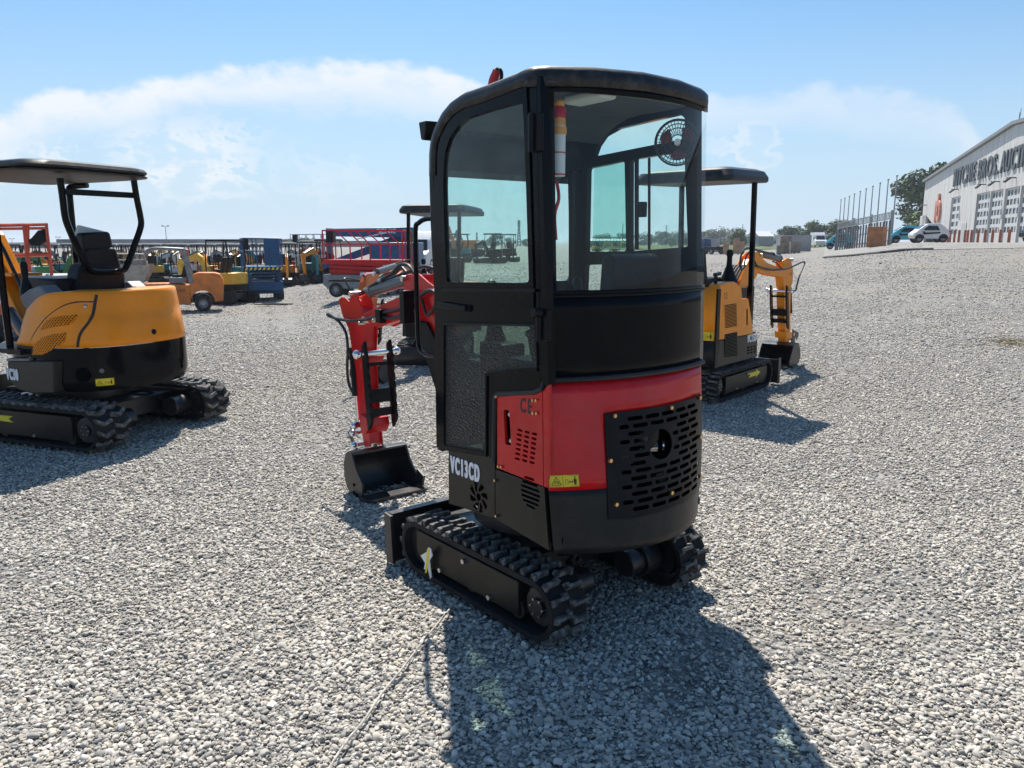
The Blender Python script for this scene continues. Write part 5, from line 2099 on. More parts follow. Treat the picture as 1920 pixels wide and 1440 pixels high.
    for r_ in range(3):
        for c in range(3):
            q = B(1403.5 + c * 6, 651.7 + r_ * 5.2 - c * 1.1)
            m_ = MB()
            m_.prism(slot((q[0] - .016, q[1]), (q[0] + .016, q[1] + .001), .0075), X0 - .004, X0 - .001)
            m_.build('vent_slot', DARK_HOLE, lp, smooth=0)
    q = B(1357, 561)
    lettering('ce_mark', 'CE', STICKER_K, sp, (X0 + .001, q[0], q[1]), (0, 1, 0), (0, 0, 1), .06, depth=.001, width=.075, spacing=1.3, bold=-.01)
    if lettering_text:
        q0, q1 = B(1401.5, 642.5), B(1418.5, 638.5)
        lettering('model_lettering', lettering_text, WHITE_LET, t, (X0 - .002, q0[0], q0[1]), (0, 1, .0), (0, 0, 1), .078, depth=.003, width=q1[0] - q0[0], bold=.015, spacing=1.25, fat=.004)
    # floor, seat, levers
    m_ = MB()
    m_.box(-.30, .40, yr + .40, B(1421, 640)[0], zm - .04, zm)
    m_.build('floor_plate', BLACK_SATIN, t, smooth=0)
    m_ = MB()
    sy = yr + .16
    m_.prism(round_poly([(sy, zt), (sy + .42, zt), (sy + .44, zt + .09), (sy + .1, zt + .08), (sy + .03, zt + .38), (sy - .05, zt + .37)], .03), -.22, .20)
    m_.build('seat', SEAT_VINYL, t, bevel=.03)
    m_ = MB()
    j = B(1366, 525, .25)
    m_.lathe([(.10, .0), (.085, .03), (.06, .08), (.04, .14), (.028, .17), (.026, .25), (.034, .27), (.033, .31), (.018, .325), (0, .325)], (.25, j[0], j[1] - .02), (0, 0, 1), 16)
    m_.lathe([(.10, .0), (.085, .03), (.06, .08), (.04, .14), (.028, .17), (.026, .25), (.034, .27), (.033, .31), (0, .325)], (-.25, j[0], j[1] - .02), (0, 0, 1), 16)
    build_each(m_, 'joystick', BLACK_SATIN, t)
    m_ = MB()
    h = B(1342, 525, .36)
    m_.tube([(.36, h[0], h[1] - .15), (.36, h[0], h[1]), (.36, h[0], h[1] + .04)], .018, n=8)
    m_.beam((.36, h[0] - .03, h[1] + .05), (.36, h[0] + .09, h[1] + .06), .03, .03)
    m_.build('throttle_lever', BLACK_SATIN, t)
    # canopy with two front posts
    c0, c1 = -.80, .13
    zc = 2.10
    m_ = MB()
    rings = []
    for inset_, dz in ((.0, 0), (-.012, .012), (-.012, .05), (.02, .105), (.08, .13), (.25, .142)):
        rings.append([(x, y, zc + dz + .03 * (y - c0)) for x, y in round_poly([(-.50 + inset_, c0 + inset_), (.50 - inset_, c0 + inset_), (.50 - inset_, c1 - inset_), (-.50 + inset_, c1 - inset_)], .10, 5)])
    n_ = len(rings[0])
    V = [p for r_ in rings for p in r_]
    Fc = [(i * n_ + k, i * n_ + (k + 1) % n_, (i + 1) * n_ + (k + 1) % n_, (i + 1) * n_ + k) for i in range(len(rings) - 1) for k in range(n_)]
    Fc.append(tuple((len(rings) - 1) * n_ + k for k in range(n_)))
    Fc.append(tuple(range(n_ - 1, -1, -1)))
    m_.add(V, Fc)
    m_.build('canopy', CANOPY_BLACK, t, smooth=30)
    pb = B(1407, 566, .40)
    for xx in (-.40, .40):
        m_ = MB()
        m_.beam((xx, pb[0], .60), (xx, pb[0] - .01, 1.10), .055, .055)
        m_.beam((xx, pb[0] - .01, 1.10), (xx, pb[0] - .06, zc + .05), .042, .042)
        m_.build('canopy_post', BLACK_GLOSS, t, smooth=0)
    # boom and arm in the middle plane
    A_ = lambda u, v, X=.05: M0.X(u, v, X)
    m_ = MB()
    bpx = [(1414, 474), (1419, 472), (1426, 472), (1429, 485), (1438, 493), (1463, 503), (1476, 507), (1480, 515), (1474, 521), (1462, 519), (1448, 516.5), (1421, 509), (1416, 521), (1408, 529), (1403, 545), (1392, 562), (1380, 556), (1388, 525), (1397, 500), (1405, 484)]
    bpl = [A_(u, v) for u, v in bpx]
    for xa in (-.06, .048):
        m_.prism(bpl, xa, xa + .012)
    m_.prism([A_(u, v) for u, v in [(1408, 486), (1428, 488), (1437, 495), (1463, 505), (1474, 512), (1462, 517), (1421, 507), (1412, 519), (1402, 540), (1386, 552), (1390, 527), (1398, 503)]], -.048, .048)
    m_.build('boom', colour, t, smooth=0, bevel=.004)
    m_ = MB()
    q = A_(1396, 540)
    m_.box(-.10, .10, .36, q[0] + .12, .42, q[1])
    m_.build('swing_bracket', BLACK_SATIN, t, bevel=.01)
    apx = [(1469, 489), (1477, 484), (1483, 484.5), (1486.7, 500), (1487.8, 512), (1486.7, 526), (1483.5, 541), (1482.5, 580), (1482, 617), (1480, 642), (1473, 642), (1471, 580), (1470, 541), (1468, 520)]
    apl = [A_(u, v) for u, v in apx]
    m_ = MB()
    m_.prism(apl, -.048, .048)
    m_.prism([A_(u, v) for u, v in [(1470, 622), (1484, 622), (1483, 634), (1471, 634)]], -.075, .075)
    m_.build('arm', colour, t, smooth=0, bevel=.005)
    cylinder_ram(t, 'arm_cylinder', (0, *A_(1429, 477, 0)), (0, *A_(1479, 489, 0)), .042, .017, .62)
    q0, q1 = A_(1486, 540), A_(1486, 618)
    cylinder_ram(t, 'bucket_cylinder', (0, q0[0] + .03, q0[1]), (0, q1[0] + .05, q1[1]), .028, .014, .6, BLACK_SATIN)
    th0, th1 = A_(1471, 545), A_(1473, 610)
    thumb_part(t, [(th0[0] - .05, th0[1]), (th1[0] - .06, th1[1])], -.10, .10, BLACK_SATIN)
    m_ = MB()
    for u, v in ((1482, 487), (1482, 514), (1424, 478), (1484, 626), (1486, 636)):
        q = A_(u, v)
        m_.cyl((-.085, *q), (.085, *q), .02, n=12)
    build_each(m_, 'pin', CHROME, t)
    m_ = MB()
    l0, l1, l2 = A_(1484, 622), A_(1492, 627), A_(1481, 646)
    for xa in (-.08, .066):
        m_.prism([(l0[0] - .02, l0[1] + .03), (l1[0] + .02, l1[1] + .02), (l1[0] + .02, l1[1] - .03), (l2[0] + .03, l2[1]), (l2[0] - .02, l2[1])], xa, xa + .014)
    build_each(m_, 'bucket_link', DARK_STEEL, t, smooth=0)
    K_ = lambda u, v: M0.X(u, v, .2)
    bp_ = [K_(u, v) for u, v in [(1488, 653), (1493, 648), (1497, 647), (1500, 658), (1501, 672), (1498, 683), (1493, 689), (1486, 691.5), (1480, 690), (1480, 683), (1484, 668)]]
    dz = min(p[1] for p in bp_) - .012
    bp_ = [(a, b - dz) for a, b in bp_]
    bk_ = bucket_part(t, bp_, -.21, .20, DARK_STEEL)
    m_ = MB()
    m_.beam((-.22, bp_[8][0] - .05, .018), (.21, bp_[8][0] - .05, .018), .11, .014)
    m_.build('cutting_edge', DARK_STEEL, bk_)
    # hoses
    hz_ = lambda pts, X: [(X, *M0.X(u, v, X)) for u, v in pts]
    m_ = MB()
    m_.tube(hz_([(1388, 505), (1388, 490), (1391, 475), (1398, 466), (1408, 466), (1425, 470), (1440, 474), (1451, 475), (1452, 480)], .04), .011, n=8, smooth=5)
    m_.tube(hz_([(1394, 505), (1397, 488), (1402, 476), (1412, 468), (1426, 472)], .07), .010, n=8, smooth=5)
    m_.tube(hz_([(1408, 497), (1415, 498), (1430, 502), (1452, 507)], .085), .010, n=8, smooth=5)
    m_.tube(hz_([(1409, 487), (1415, 490), (1420, 498), (1438, 505), (1455, 506), (1475, 504), (1490, 498), (1503, 492), (1509, 492), (1505, 503), (1498, 520), (1493, 540), (1491, 545), (1484, 545)], .10), .010, n=8, smooth=5)
    m_.tube(hz_([(1449, 490), (1457, 494), (1465, 503)], .08), .009, n=8, smooth=5)
    for k in range(5):
        dx = -.07 + .035 * k
        m_.tube([(dx, A_(1384, 520)[0] - .22, zt - .10), (dx, A_(1390, 505)[0] - .06, A_(1390, 505)[1] - .02), (dx, A_(1394, 498)[0], A_(1394, 498)[1])], .014, n=8, smooth=3)
    m_.build('hydraulic_hose', HOSE, t)
    return t


RM = Frame(2.109, 8.153, 40)
ORANGE_RED = material('orange_red_paint', (.62, .13, .012), .3, coat=.3, var=.06)
ox = compact_excavator('mini_excavator', 'orange open canopy mini excavator lettered VC15D facing away on the right', RM, 'VC15D')
bxm = Frame(-1.02, 10.25, -162)
oy = compact_excavator('mini_excavator', 'dark canopied excavator with an orange boom standing just beyond the red boom', bxm, None, upper_turn=R(-14), colour=ORANGE_RED)
oy.scale = (.90, .90, .90)


# ------------------------------------------------------------------ larger orange excavator at the left edge
LT = Frame(-3.62, 6.42, -69.5)
LM = Frame(-3.36, 6.30, -62)
GREYM_ = material('dusty_grey_plate', (.22, .21, .20), .6, var=.12, dirt=.3)
lx = thing('mini_excavator', 'large orange and black excavator with rounded tail and a paper covered seat under its canopy', 'excavator', LM.o, LM.rot)
trl = R(7.5)
off = LM.loc(LT.o)
for sd in (-1, 1):
    xa, xb = (-.70, -.40) if sd < 0 else (.40, .70)
    k_ = crawler_track(lx, xa, xb, -.745, .90, .150, lug=.024, pitch=.085, style='chevron', outer=sd, rot=trl, arrow=1, arrow_y=LT.X(24, 800, -.685)[0] + .22)
    k_.location = (off.x, off.y, 0)
m_ = MB()
m_.box(-.39, .39, -.55, .55, .13, .28)
m_.cyl((0, 0, .28), (0, 0, .43), .36, n=36)
for s_ in (-1, 1):
    m_.cyl((s_ * .20, -.70, .175), (s_ * .40, -.68, .175), .078, n=18)
    m_.beam((s_ * .25, .5, .2), (s_ * .25, 1.25, .16), .09, .12)
o = m_.build('undercarriage', DARK_STEEL, lx, bevel=.01)
o.rotation_euler = (0, 0, trl)
o.location = (off.x, off.y, 0)
m_ = MB()
for s_ in (-1, 1):
    for k in range(2):
        m_.tube([(s_ * .12, -.25, .26), (s_ * (.2 + .03 * k), -.45, .30 - .04 * k), (s_ * .24, -.6, .22), (s_ * .28, -.66, .22 - .05 * k)], .014, smooth=5)
o = m_.build('travel_hose', HOSE, lx)
o.rotation_euler = (0, 0, trl)
o.location = (off.x, off.y, 0)
m_ = MB()
arc = [(1.28 + .05 * math.sin(k * math.pi), .015 + .32 * k) for k in lin(0, 1, 9)]
m_.prism(list(arc) + [(y + .03, z) for y, z in reversed(arc)], -.70, .70)
o = m_.build('dozer_blade', DARK_STEEL, lx, smooth=40)
o.rotation_euler = (0, 0, trl)
o.location = (off.x, off.y, 0)


RD = .58
def rho(t):
    c, s_ = math.cos(t), math.sin(t)
    n = 2.5 if c >= 0 else 3.2
    return RD / ((abs(s_) ** n + abs(c) ** n) ** (1 / n))
def LP(t, z, k=1.0):
    r_ = rho(t) * k
    return (-math.sin(t) * r_, -math.cos(t) * r_, z)
ang = lambda q: math.atan2(-q.x, -q.y)
zl0, zl1, zl2 = .43, .765, 1.175
kb = lambda z: 1 - .05 * max(0, (.52 - z) / .09) ** 2 if z < .52 else 1.0
m_ = MB()
ts = lin(-math.pi, math.pi, 73)
m_.grid(lambda t, z: LP(t, z if abs(t) < 2.0 or z < .66 else min(z, .70), kb(z)), ts, [zl0, .455, .49, .52, .62, .72, .755, zl1])
m_.add([LP(t, zl0, .95) for t in ts[:-1]], [tuple(range(72))])
m_.add([LP(t, zl1 if abs(t) < 2.0 else .70, .999) for t in ts[:-1]], [tuple(range(72))])
m_.build('counterweight', BLACK_GLOSS, lx, smooth=40)
def otop(t):
    t = abs(t) if t > 0 else abs(t) * .9
    if t < 1.05:
        return zl2
    k = min(1, (t - 1.05) / .95)
    return zl2 - (zl2 - zl1) * (1 - math.sqrt(max(0, 1 - k * k)))
kz = lambda z: .995 - .075 * max(0, min(1, (z - .80) / .38)) - .035 * sm(1.165, 1.2, z)
orange_k = lambda t, z: kz(zl1 + (z - zl1) * (zl2 - zl1) / max(.02, otop(t) - zl1)) if otop(t) - zl1 > .02 else .98
m_ = MB()
tso = lin(-1.85, 1.99, 60)
V, Fc = [], []
fr_k = [0, .12, .3, .5, .52, .7, .85, .93, .98, 1.0]
def ridge(t, f):
    return -.006 if (f > .51 and abs(t) < .9) else 0
for f in fr_k:
    for t in tso:
        z = zl1 + .004 + (otop(t) - zl1) * f
        V.append(LP(t, z, orange_k(t, z) + ridge(t, f)))
for kk in (.72, .45):
    for t in tso:
        V.append(LP(t, otop(t) + .008 * (1 - kk), kk))
n_ = len(tso)
for j in range(len(fr_k) + 1):
    for i in range(n_ - 1):
        Fc.append((j * n_ + i, j * n_ + i + 1, (j + 1) * n_ + i + 1, (j + 1) * n_ + i))
m_.add(V, Fc)
oc = m_.build('engine_hood', ORANGE, lx, smooth=40, solid=.006)
osurf = lambda q: math.hypot(q.x, q.y) - rho(ang(q)) * orange_k(ang(q), min(max(q.z, zl1), zl2))
csurf = lambda q: math.hypot(q.x, q.y) - rho(ang(q)) * kb(q.z)
PO = lambda u, v: LM.solve(u, v, osurf, 3.5, 12)
PC = lambda u, v: LM.solve(u, v, csurf, 3.5, 12)
def on_hood(t, z, lift):
    return LP(t, z, orange_k(t, z) + lift / RD)
# seam between side door and tail hood
m_ = MB()
sp_ = [PO(u, v) for u, v in [(181, 553), (178, 570), (174, 590), (166, 605), (152, 624), (147, 640), (146, 651)]]
sp_ = [p for p in sp_ if p]
m_.tube([Vector((p.x, p.y, 0)) * 1.002 + Vector((0, 0, p.z)) for p in sp_], .011, n=6, smooth=4)
sp2 = [p for p in [PO(u, v) for u, v in [(175, 566), (140, 567), (112, 577), (85, 598), (62, 630), (52, 660)]] if p]
m_.tube([Vector((p.x, p.y, 0)) * 1.001 + Vector((0, 0, p.z)) for p in sp2], .005, n=6, smooth=4)
m_.build('hood_seam', SEAL, oc)
# mesh openings with crossed bars
def lattice(poly_px, name):
    q = [PO(u, v) for u, v in poly_px]
    q = [(ang(p), p.z) for p in q if p]
    poly = [(a * .7, z) for a, z in q]
    m1 = MB()
    zs_ = lin(min(p[1] for p in poly) + .0005, max(p[1] for p in poly) - .0005, 12)
    rows_ = []
    for z in zs_:
        xs_ = [xa + (xb - xa) * (z - ya) / (yb - ya) for (xa, ya), (xb, yb) in zip(poly, poly[1:] + poly[:1]) if (ya - z) * (yb - z) < 0]
        rows_.append([on_hood(x / .7, z, .005) for x in lin(min(xs_), max(xs_), 10)] if xs_ else None)
    rows_ = [r_ for r_ in rows_ if r_]
    m1.add([p for r_ in rows_ for p in r_], [(j * 10 + i, j * 10 + i + 1, j * 10 + i + 11, j * 10 + i + 10) for j in range(len(rows_) - 1) for i in range(9)])
    dk = m1.build(name, DARK_HOLE, oc, smooth=0)
    m2 = MB()
    for sgn in (-1, 1):
        ca, sa = math.cos(sgn * .75), math.sin(sgn * .75)
        pr_ = [(x * ca + y * sa, -x * sa + y * ca) for x, y in poly]
        y0, y1 = min(p[1] for p in pr_), max(p[1] for p in pr_)
        y = y0 + .009
        while y < y1:
            xs_ = []
            for i in range(len(pr_)):
                (xa, ya), (xb, yb) = pr_[i], pr_[(i + 1) % len(pr_)]
                if (ya - y) * (yb - y) < 0:
                    xs_.append(xa + (xb - xa) * (y - ya) / (yb - ya))
            xs_.sort()
            for a, b in zip(xs_[::2], xs_[1::2]):
                pts = []
                for x in lin(a, b, 4):
                    X_, Z_ = x * ca - y * sa, x * sa + y * ca
                    pts.append(on_hood(X_ / .7, Z_, .008))
                m2.tube(pts, .0036, n=4)
            y += .019
    m2.build('mesh_bars', ORANGE, dk, smooth=0)
lattice([(75.5, 619), (84, 604), (100, 595), (120, 592), (145.5, 590), (138, 603), (128, 610), (105, 612)], 'mesh_vent')
lattice([(63, 665), (65, 648), (78, 634), (98, 627), (124.5, 623.5), (122, 640), (108, 649), (92, 660), (80, 665)], 'mesh_vent')
m_ = MB()
for u, v, r_ in ((160, 575, .016), (57, 672, .012), (81, 597, .010)):
    p = PO(u, v)
    if p:
        m_.sphere(p, r_, 10, 6)
build_each(m_, 'hood_latch', ZINC, oc)
m_ = MB()
p = PO(288, 622)
if p:
    m_.sphere(p, .022, 10, 6)
m_.build('tail_camera', BLACK_SATIN, oc)
p0, p1 = PC(180.5, 724), PC(213.5, 708)
safety_sticker(lx, lambda a, b, l: LP(-a / RD, b, kb(b) + (.003 + l) / RD), (-ang(p0) * RD, p0.z), (-ang(p1) * RD, p1.z))
m_ = MB()
pc_ = PC(156, 703)
d_ = Vector((pc_.x, pc_.y, 0)).normalized()
m_.lathe([(0, .003), (.052, .003), (.055, .001)], pc_, d_, 20)
m_.build('counterweight_recess', DARK_HOLE, lx)
m_ = MB()
pc_ = PC(191, 695)
d_ = Vector((pc_.x, pc_.y, 0)).normalized()
m_.cyl(pc_, pc_ + d_ * .012, .017, n=8)
m_.build('counterweight_bolt', GREY_CYL, lx)
SKX = -.607
m_ = MB()
m_.prism([LM.X(u, v, SKX) for u, v in [(13, 677), (100, 678), (102, 738), (60, 739), (34, 732), (15, 712)]], SKX, SKX + .22)
m_.build('side_skirt', BLACK_PANEL, lx, smooth=0, bevel=.012)
m_ = MB()
m_.prism([LM.X(u, v, SKX) for u, v in [(12.5, 672), (55, 672), (55, 677), (12.5, 677)]], SKX - .004, SKX + .30)
m_.build('step_plate', GREYM_, lx, smooth=0, bevel=.004)
p0, p1 = LM.X(14, 710, SKX), LM.X(36, 712, SKX)
lettering('model_lettering', 'VC30', WHITE_LET, lx, (SKX - .003, p0[0], p0[1]), (0, -1, 0), (0, 0, 1), .085, depth=.003, width=abs(p1[0] - p0[0]), bold=.03, spacing=1.3, fat=.004)
# canopy
cy0, cy1 = -.16, 1.35
m_ = MB()
rings = []
for inset_, dz in ((.04, 0), (0, .012), (-.008, .03), (.015, .05), (.002, .06), (-.006, .085), (.012, .125), (.06, .15), (.2, .162)):
    base = round_poly([(-.55 + inset_, cy0 + inset_ + .10), (-.30, cy0 + inset_), (.30, cy0 + inset_), (.52 - inset_, cy0 + inset_ + .10), (.52 - inset_, cy1 - inset_), (-.55 + inset_, cy1 - inset_)], .16, 5)
    rings.append([(x, y, 2.062 + dz * .62) for x, y in base])
n_ = len(rings[0])
V = [p for r_ in rings for p in r_]
Fc = [(i * n_ + k, i * n_ + (k + 1) % n_, (i + 1) * n_ + (k + 1) % n_, (i + 1) * n_ + k) for i in range(len(rings) - 1) for k in range(n_)]
Fc += [tuple((len(rings) - 1) * n_ + k for k in range(n_)), tuple(range(n_ - 1, -1, -1))]
m_.add(V, Fc)
m_.box(-.25, .22, .35, .95, 2.155, 2.185)
m_.build('canopy', CANOPY_BLACK, lx, smooth=35)
# rear hoop: top bar, bent legs, bottom bar, and the two front posts
hy = .02
HP = lambda u, v: MN and (lambda q: (q[0], hy, q[1]))(LM.Y(u, v, hy))
m_ = MB()
leg = [HP(*p) for p in [(112, 334), (117, 365), (122, 405), (130, 430), (150, 475), (166, 503), (176, 509), (200, 510), (228, 508), (238, 498), (252, 460), (264, 425), (263, 405), (256, 370), (251, 338)]]
m_.tube(leg, .026, n=10, smooth=3)
m_.beam(HP(119, 359), HP(252, 366.5), .04, .045)
m_.build('roll_hoop', BLACK_GLOSS, lx)
for xx, sgn in ((-.52, -1), (.45, 1)):
    m_ = MB()
    if sgn < 0:
        m_.tube([(-.52, *LM.X(u, v, -.52)) for u, v in [(-16, 325), (-8, 420), (5, 540), (21, 664)]], .027, n=8, smooth=3)
    else:
        fp = LM.Y(134, 400, .9)
        m_.tube([(fp[0] + .10, .78, 2.05), (fp[0] + .03, .9, 2.03), (fp[0], .9, 1.95), (fp[0], .9, 1.2), (fp[0], .9, .72)], .027, n=8, smooth=3)
    m_.build('canopy_post', BLACK_GLOSS, lx)
# seat with a paper bag over the headrest, consoles
sy = .16
SP = lambda u, v, y=sy: LM.Y(u, v, y)
m_ = MB()
m_.prism(round_poly([SP(*p) for p in [(151, 437), (204, 434), (212, 470), (156, 473)]], .03), sy - .02, sy + .08, lambda x, z, y: (x, y, z))
m_.prism(round_poly([SP(*p) for p in [(152, 466), (211, 464), (224, 512), (156, 514)]], .03), sy - .05, sy + .06, lambda x, z, y: (x, y, z))
m_.prism(round_poly([SP(*p) for p in [(134, 548), (140, 505), (150, 492), (226, 500), (228, 545)]], .04), sy - .06, sy + .10, lambda x, z, y: (x, y, z))
m_.box(-.25, .26, sy, sy + .5, 1.13, 1.26)
m_.build('seat', SEAT_VINYL, lx, bevel=.02, smooth=40)
m_ = MB()
m_.prism(round_poly([SP(u, v, sy + .10) for u, v in [(146, 470), (143, 440), (148, 422), (176, 429), (204, 436), (208, 470)]], .01), sy + .09, sy + .13, lambda x, z, y: (x, y, z))
m_.build('paper_cover', material('crumpled_white_paper', (.66, .66, .65), .7, bump=.5, bump_scale=25), lx, bevel=.006)
GREYP = material('grey_console_plastic', (.17, .18, .20), .5, var=.08)
for sgn in (-1, 1):
    m_ = MB()
    pr_ = [LM.X(u, v, -.42) for u, v in [(40, 556), (58, 542), (78, 535), (88, 545), (105, 560), (98, 575), (75, 590), (58, 588), (48, 572)]]
    m_.prism(pr_, -.44 if sgn < 0 else .30, -.30 if sgn < 0 else .44)
    c_ = m_.build('control_console', GREYP, lx, bevel=.015, seg=3)
    j = LM.X(50, 545, -.37)
    m_ = MB()
    m_.lathe([(.05, -.02), (.045, .02), (.028, .07), (.02, .10), (.026, .14), (.028, .20), (.02, .23), (0, .235)], (sgn * .37, j[0], j[1]), (0, 0, 1), 14)
    m_.build('joystick', BLACK_SATIN, c_)
m_ = MB()
m_.box(-.62, .60, .10, .70, .70, .735)
m_.build('floor_plate', BLACK_SATIN, lx, smooth=0)
# boom with ram and hoses at the front
BX_ = lambda u, v, X=-.10: LM.X(u, v, X)
m_ = MB()
bo = [BX_(u, v) for u, v in [(62, 606), (34, 552), (10, 502), (-20, 440), (-60, 392), (-78, 402), (-45, 455), (-10, 520), (12, 562), (48, 628), (60, 626)]]
m_.prism(bo, -.17, .03)
m_.build('boom', ORANGE, lx, smooth=0, bevel=.008)
m_ = MB()
q0, q1 = BX_(16, 514), BX_(44, 514)
m_.box(-.20, .06, min(q0[0], q1[0]), max(q0[0], q1[0]), q0[1] - .012, q0[1] + .012)
m_.build('hose_bracket', ORANGE, lx)
cylinder_ram(lx, 'boom_cylinder', (-.24, *BX_(56, 640, -.24)), (-.24, *BX_(-8, 545, -.24)), .042, .024, .6, GREY_CYL)
m_ = MB()
for k in range(6):
    m_.tube([(-.16 + .05 * k, *BX_(u, v, -.16 + .05 * k)) for u, v in [(46, 560), (36, 530), (22, 500), (8, 470), (-6, 445), (-30, 405)]], .016, n=8, smooth=4)
m_.build('hydraulic_hose', HOSE, lx)


# ------------------------------------------------------------------ machines further back
YELLOW = material('yellow_machine_paint', (.70, .40, .02), .35, var=.08, dirt=.2)
BLUE = material('blue_lift_paint', (.008, .075, .19), .35, var=.1, dirt=.05, spec=.3, dirt_col=(.2, .2, .22))
REDL = material('red_lift_paint', (.50, .006, .012), .4, var=.06, dirt=.04, spec=.3, dirt_col=(.35, .12, .1))
ORED = material('orange_red_rail_paint', (.55, .07, .025), .4, var=.1)
TEALP = material('teal_machine_paint', (.01, .25, .30), .35, var=.1)
GREENP = material('green_machine_paint', (.03, .22, .05), .4, var=.1)
GREYM = material('grey_machine_metal', (.20, .21, .22), .45, var=.15, dirt=.3)
BEIGE = material('beige_steel', (.36, .31, .25), .55, var=.12, dirt=.25)
TYRE = material('black_tyre', (.022, .022, .023), .8, var=.2, dirt=.35, dirt_col=(.15, .14, .12))
RIM = material('grey_rim', (.30, .30, .31), .4, metal=.5, var=.1)
CARGLASS = material('dark_car_glass', (.012, .015, .018), .06, var=.05, coat=.3)
WHITEP = material('white_vehicle_paint', (.70, .70, .70), .3, coat=.4, var=.03)
CYANP = material('cyan_car_paint', (.06, .42, .52), .3, coat=.4, var=.04)
GRP = {}


def wheel(parent, x, y, r, w, out, name='wheel', z=None):
    z = r if z is None else z
    m = MB()
    m.lathe([(r * .58, -w / 2), (r * .9, -w / 2), (r, -w / 2 + w * .2), (r, w / 2 - w * .2), (r * .9, w / 2), (r * .58, w / 2)], (x, y, z), (1, 0, 0), 24)
    t = m.build(name, TYRE, parent)
    m = MB()
    m.lathe([(0, out * w * .30), (r * .25, out * w * .34), (r * .45, out * w * .22), (r * .58, out * w * .45), (r * .6, -out * w * .3)], (x, y, z), (1, 0, 0), 20)
    m.build('rim', RIM, t)
    return t


def spot(u, v):
    p = ground_at(u, v)
    return p


# forklift
fp = spot(352, 583)
fk = thing('forklift', 'old orange forklift with grey overhead guard parked behind the left excavator', 'forklift', (fp.x, fp.y, terrain(fp.x, fp.y)), R(110))
fk.scale = (.93, .93, .95)
for sx in (-1, 1):
    wheel(fk, sx * .46, -.55, .28, .24, sx)
    wheel(fk, sx * .48, 1.05, .36, .28, sx)
m_ = MB()
arch = [(-.55 + .40 * math.cos(t), .33 + .40 * math.sin(t)) for t in lin(math.pi, 0, 12)]
m_.prism(round_poly([(-1.25, .30), (-1.28, 1.0), (-1.15, 1.28), (-.40, 1.32), (-.22, 1.22), (-.10, .95), (1.1, .88), (1.1, .25), (-.10, .25)], .06, 3)[0:], -.55, .55) if False else None
m_.prism([(-1.24, .36), (-1.28, .9), (-1.26, 1.10), (-1.16, 1.27), (-1.0, 1.32), (-.45, 1.33), (-.28, 1.27), (-.18, 1.1), (-.16, .92), (-.95, .40)] if False else
         [(-1.22, .36)] + [(-1.28, .9), (-1.26, 1.10), (-1.16, 1.27), (-1.0, 1.32), (-.45, 1.33), (-.28, 1.27), (-.16, 1.08), (-.16, .33)] + arch[::-1], -.54, .54)
m_.build('counterweight', ORANGE_FAR, fk, smooth=40, bevel=.03)
m_ = MB()
m_.prism([(-.155, .26), (-.155, .92), (.55, .98), (1.3, .98), (1.3, .75), (.72, .60), (.70, .26)], -.54, .54)
b_ = m_.build('chassis', ORANGE_FAR, fk, bevel=.02)
lettering('side_lettering', 'FD30', STICKER_K, b_, (-.543, .45, .70), (0, -1, 0), (0, 0, 1), .10, width=.42, depth=.004, bold=.01)
m_ = MB()
m_.box(-.45, .45, -.02, .50, .985, 1.18)
m_.build('seat_base', GREYM, fk, bevel=.02)
m_ = MB()
m_.prism(round_poly([(-.05, 1.18), (.42, 1.19), (.42, 1.27), (.10, 1.27), (-.02, 1.66), (-.12, 1.64)], .03), -.25, .25)
m_.build('seat', SEAT_VINYL, fk, bevel=.02)
m_ = MB()
for sx in (-.5, .5):
    m_.beam((sx, -.22, 1.0), (sx, -.02, 2.12), .11, .16)
    m_.tube([(sx, -.02, 2.12), (sx, .85, 2.16), (sx, 1.15, 2.05), (sx, 1.3, 1.8), (sx, 1.36, 1.0)], .055, n=8, smooth=3)
for k in range(5):
    m_.beam((-.5, .1 + .2 * k, 2.15), (.5, .1 + .2 * k, 2.15), .04, .05)
m_.build('overhead_guard', GREYM, fk)
m_ = MB()
m_.cyl((-.5, -.12, 1.95), (-.5, -.20, 1.95), .05, n=12)
m_.cyl((-.5, -.12, 2.08), (-.5, -.20, 2.08), .05, n=12)
build_each(m_, 'tail_lamp', ORED, fk)
m_ = MB()
for sx in (-.35, .35):
    m_.beam((sx, 1.55, .1), (sx, 1.55, 2.0), .10, .14)
m_.box(-.4, .4, 1.50, 1.58, .3, .4)
m_.box(-.4, .4, 1.50, 1.58, 1.8, 1.9)
for sx in (-.3, .3):
    m_.box(sx - .06, sx + .06, 1.65, 2.7, .08, .13)
m_.build('mast', GREYM, fk)
m_ = MB()
m_.prism([(1.30, .35), (1.30, 1.02), (1.05, 1.45), (1.05, 1.62), (2.3, 1.62), (2.55, 1.2), (2.3, .35)], -.95, -.92)
m_.prism([(1.30, .35), (1.30, 1.02), (1.05, 1.45), (1.05, 1.62), (2.3, 1.62), (2.55, 1.2), (2.3, .35)], .92, .95)
m_.box(-.92, .92, 1.30, 2.3, .35, .40)
m_.box(-.92, .92, 1.28, 1.32, .40, 1.02)
m_.box(-.92, .92, 2.3, 2.34, .40, 1.5)
m_.tube([(-.93, 1.1, 1.6), (-.93, 1.2, 1.98), (-.93, 2.1, 2.0), (-.93, 2.35, 1.6)], .03, n=6)
m_.tube([(-.93, 1.15, 1.8), (-.93, 2.2, 1.8)], .025, n=6)
m_.build('skip', BEIGE, fk, smooth=0)


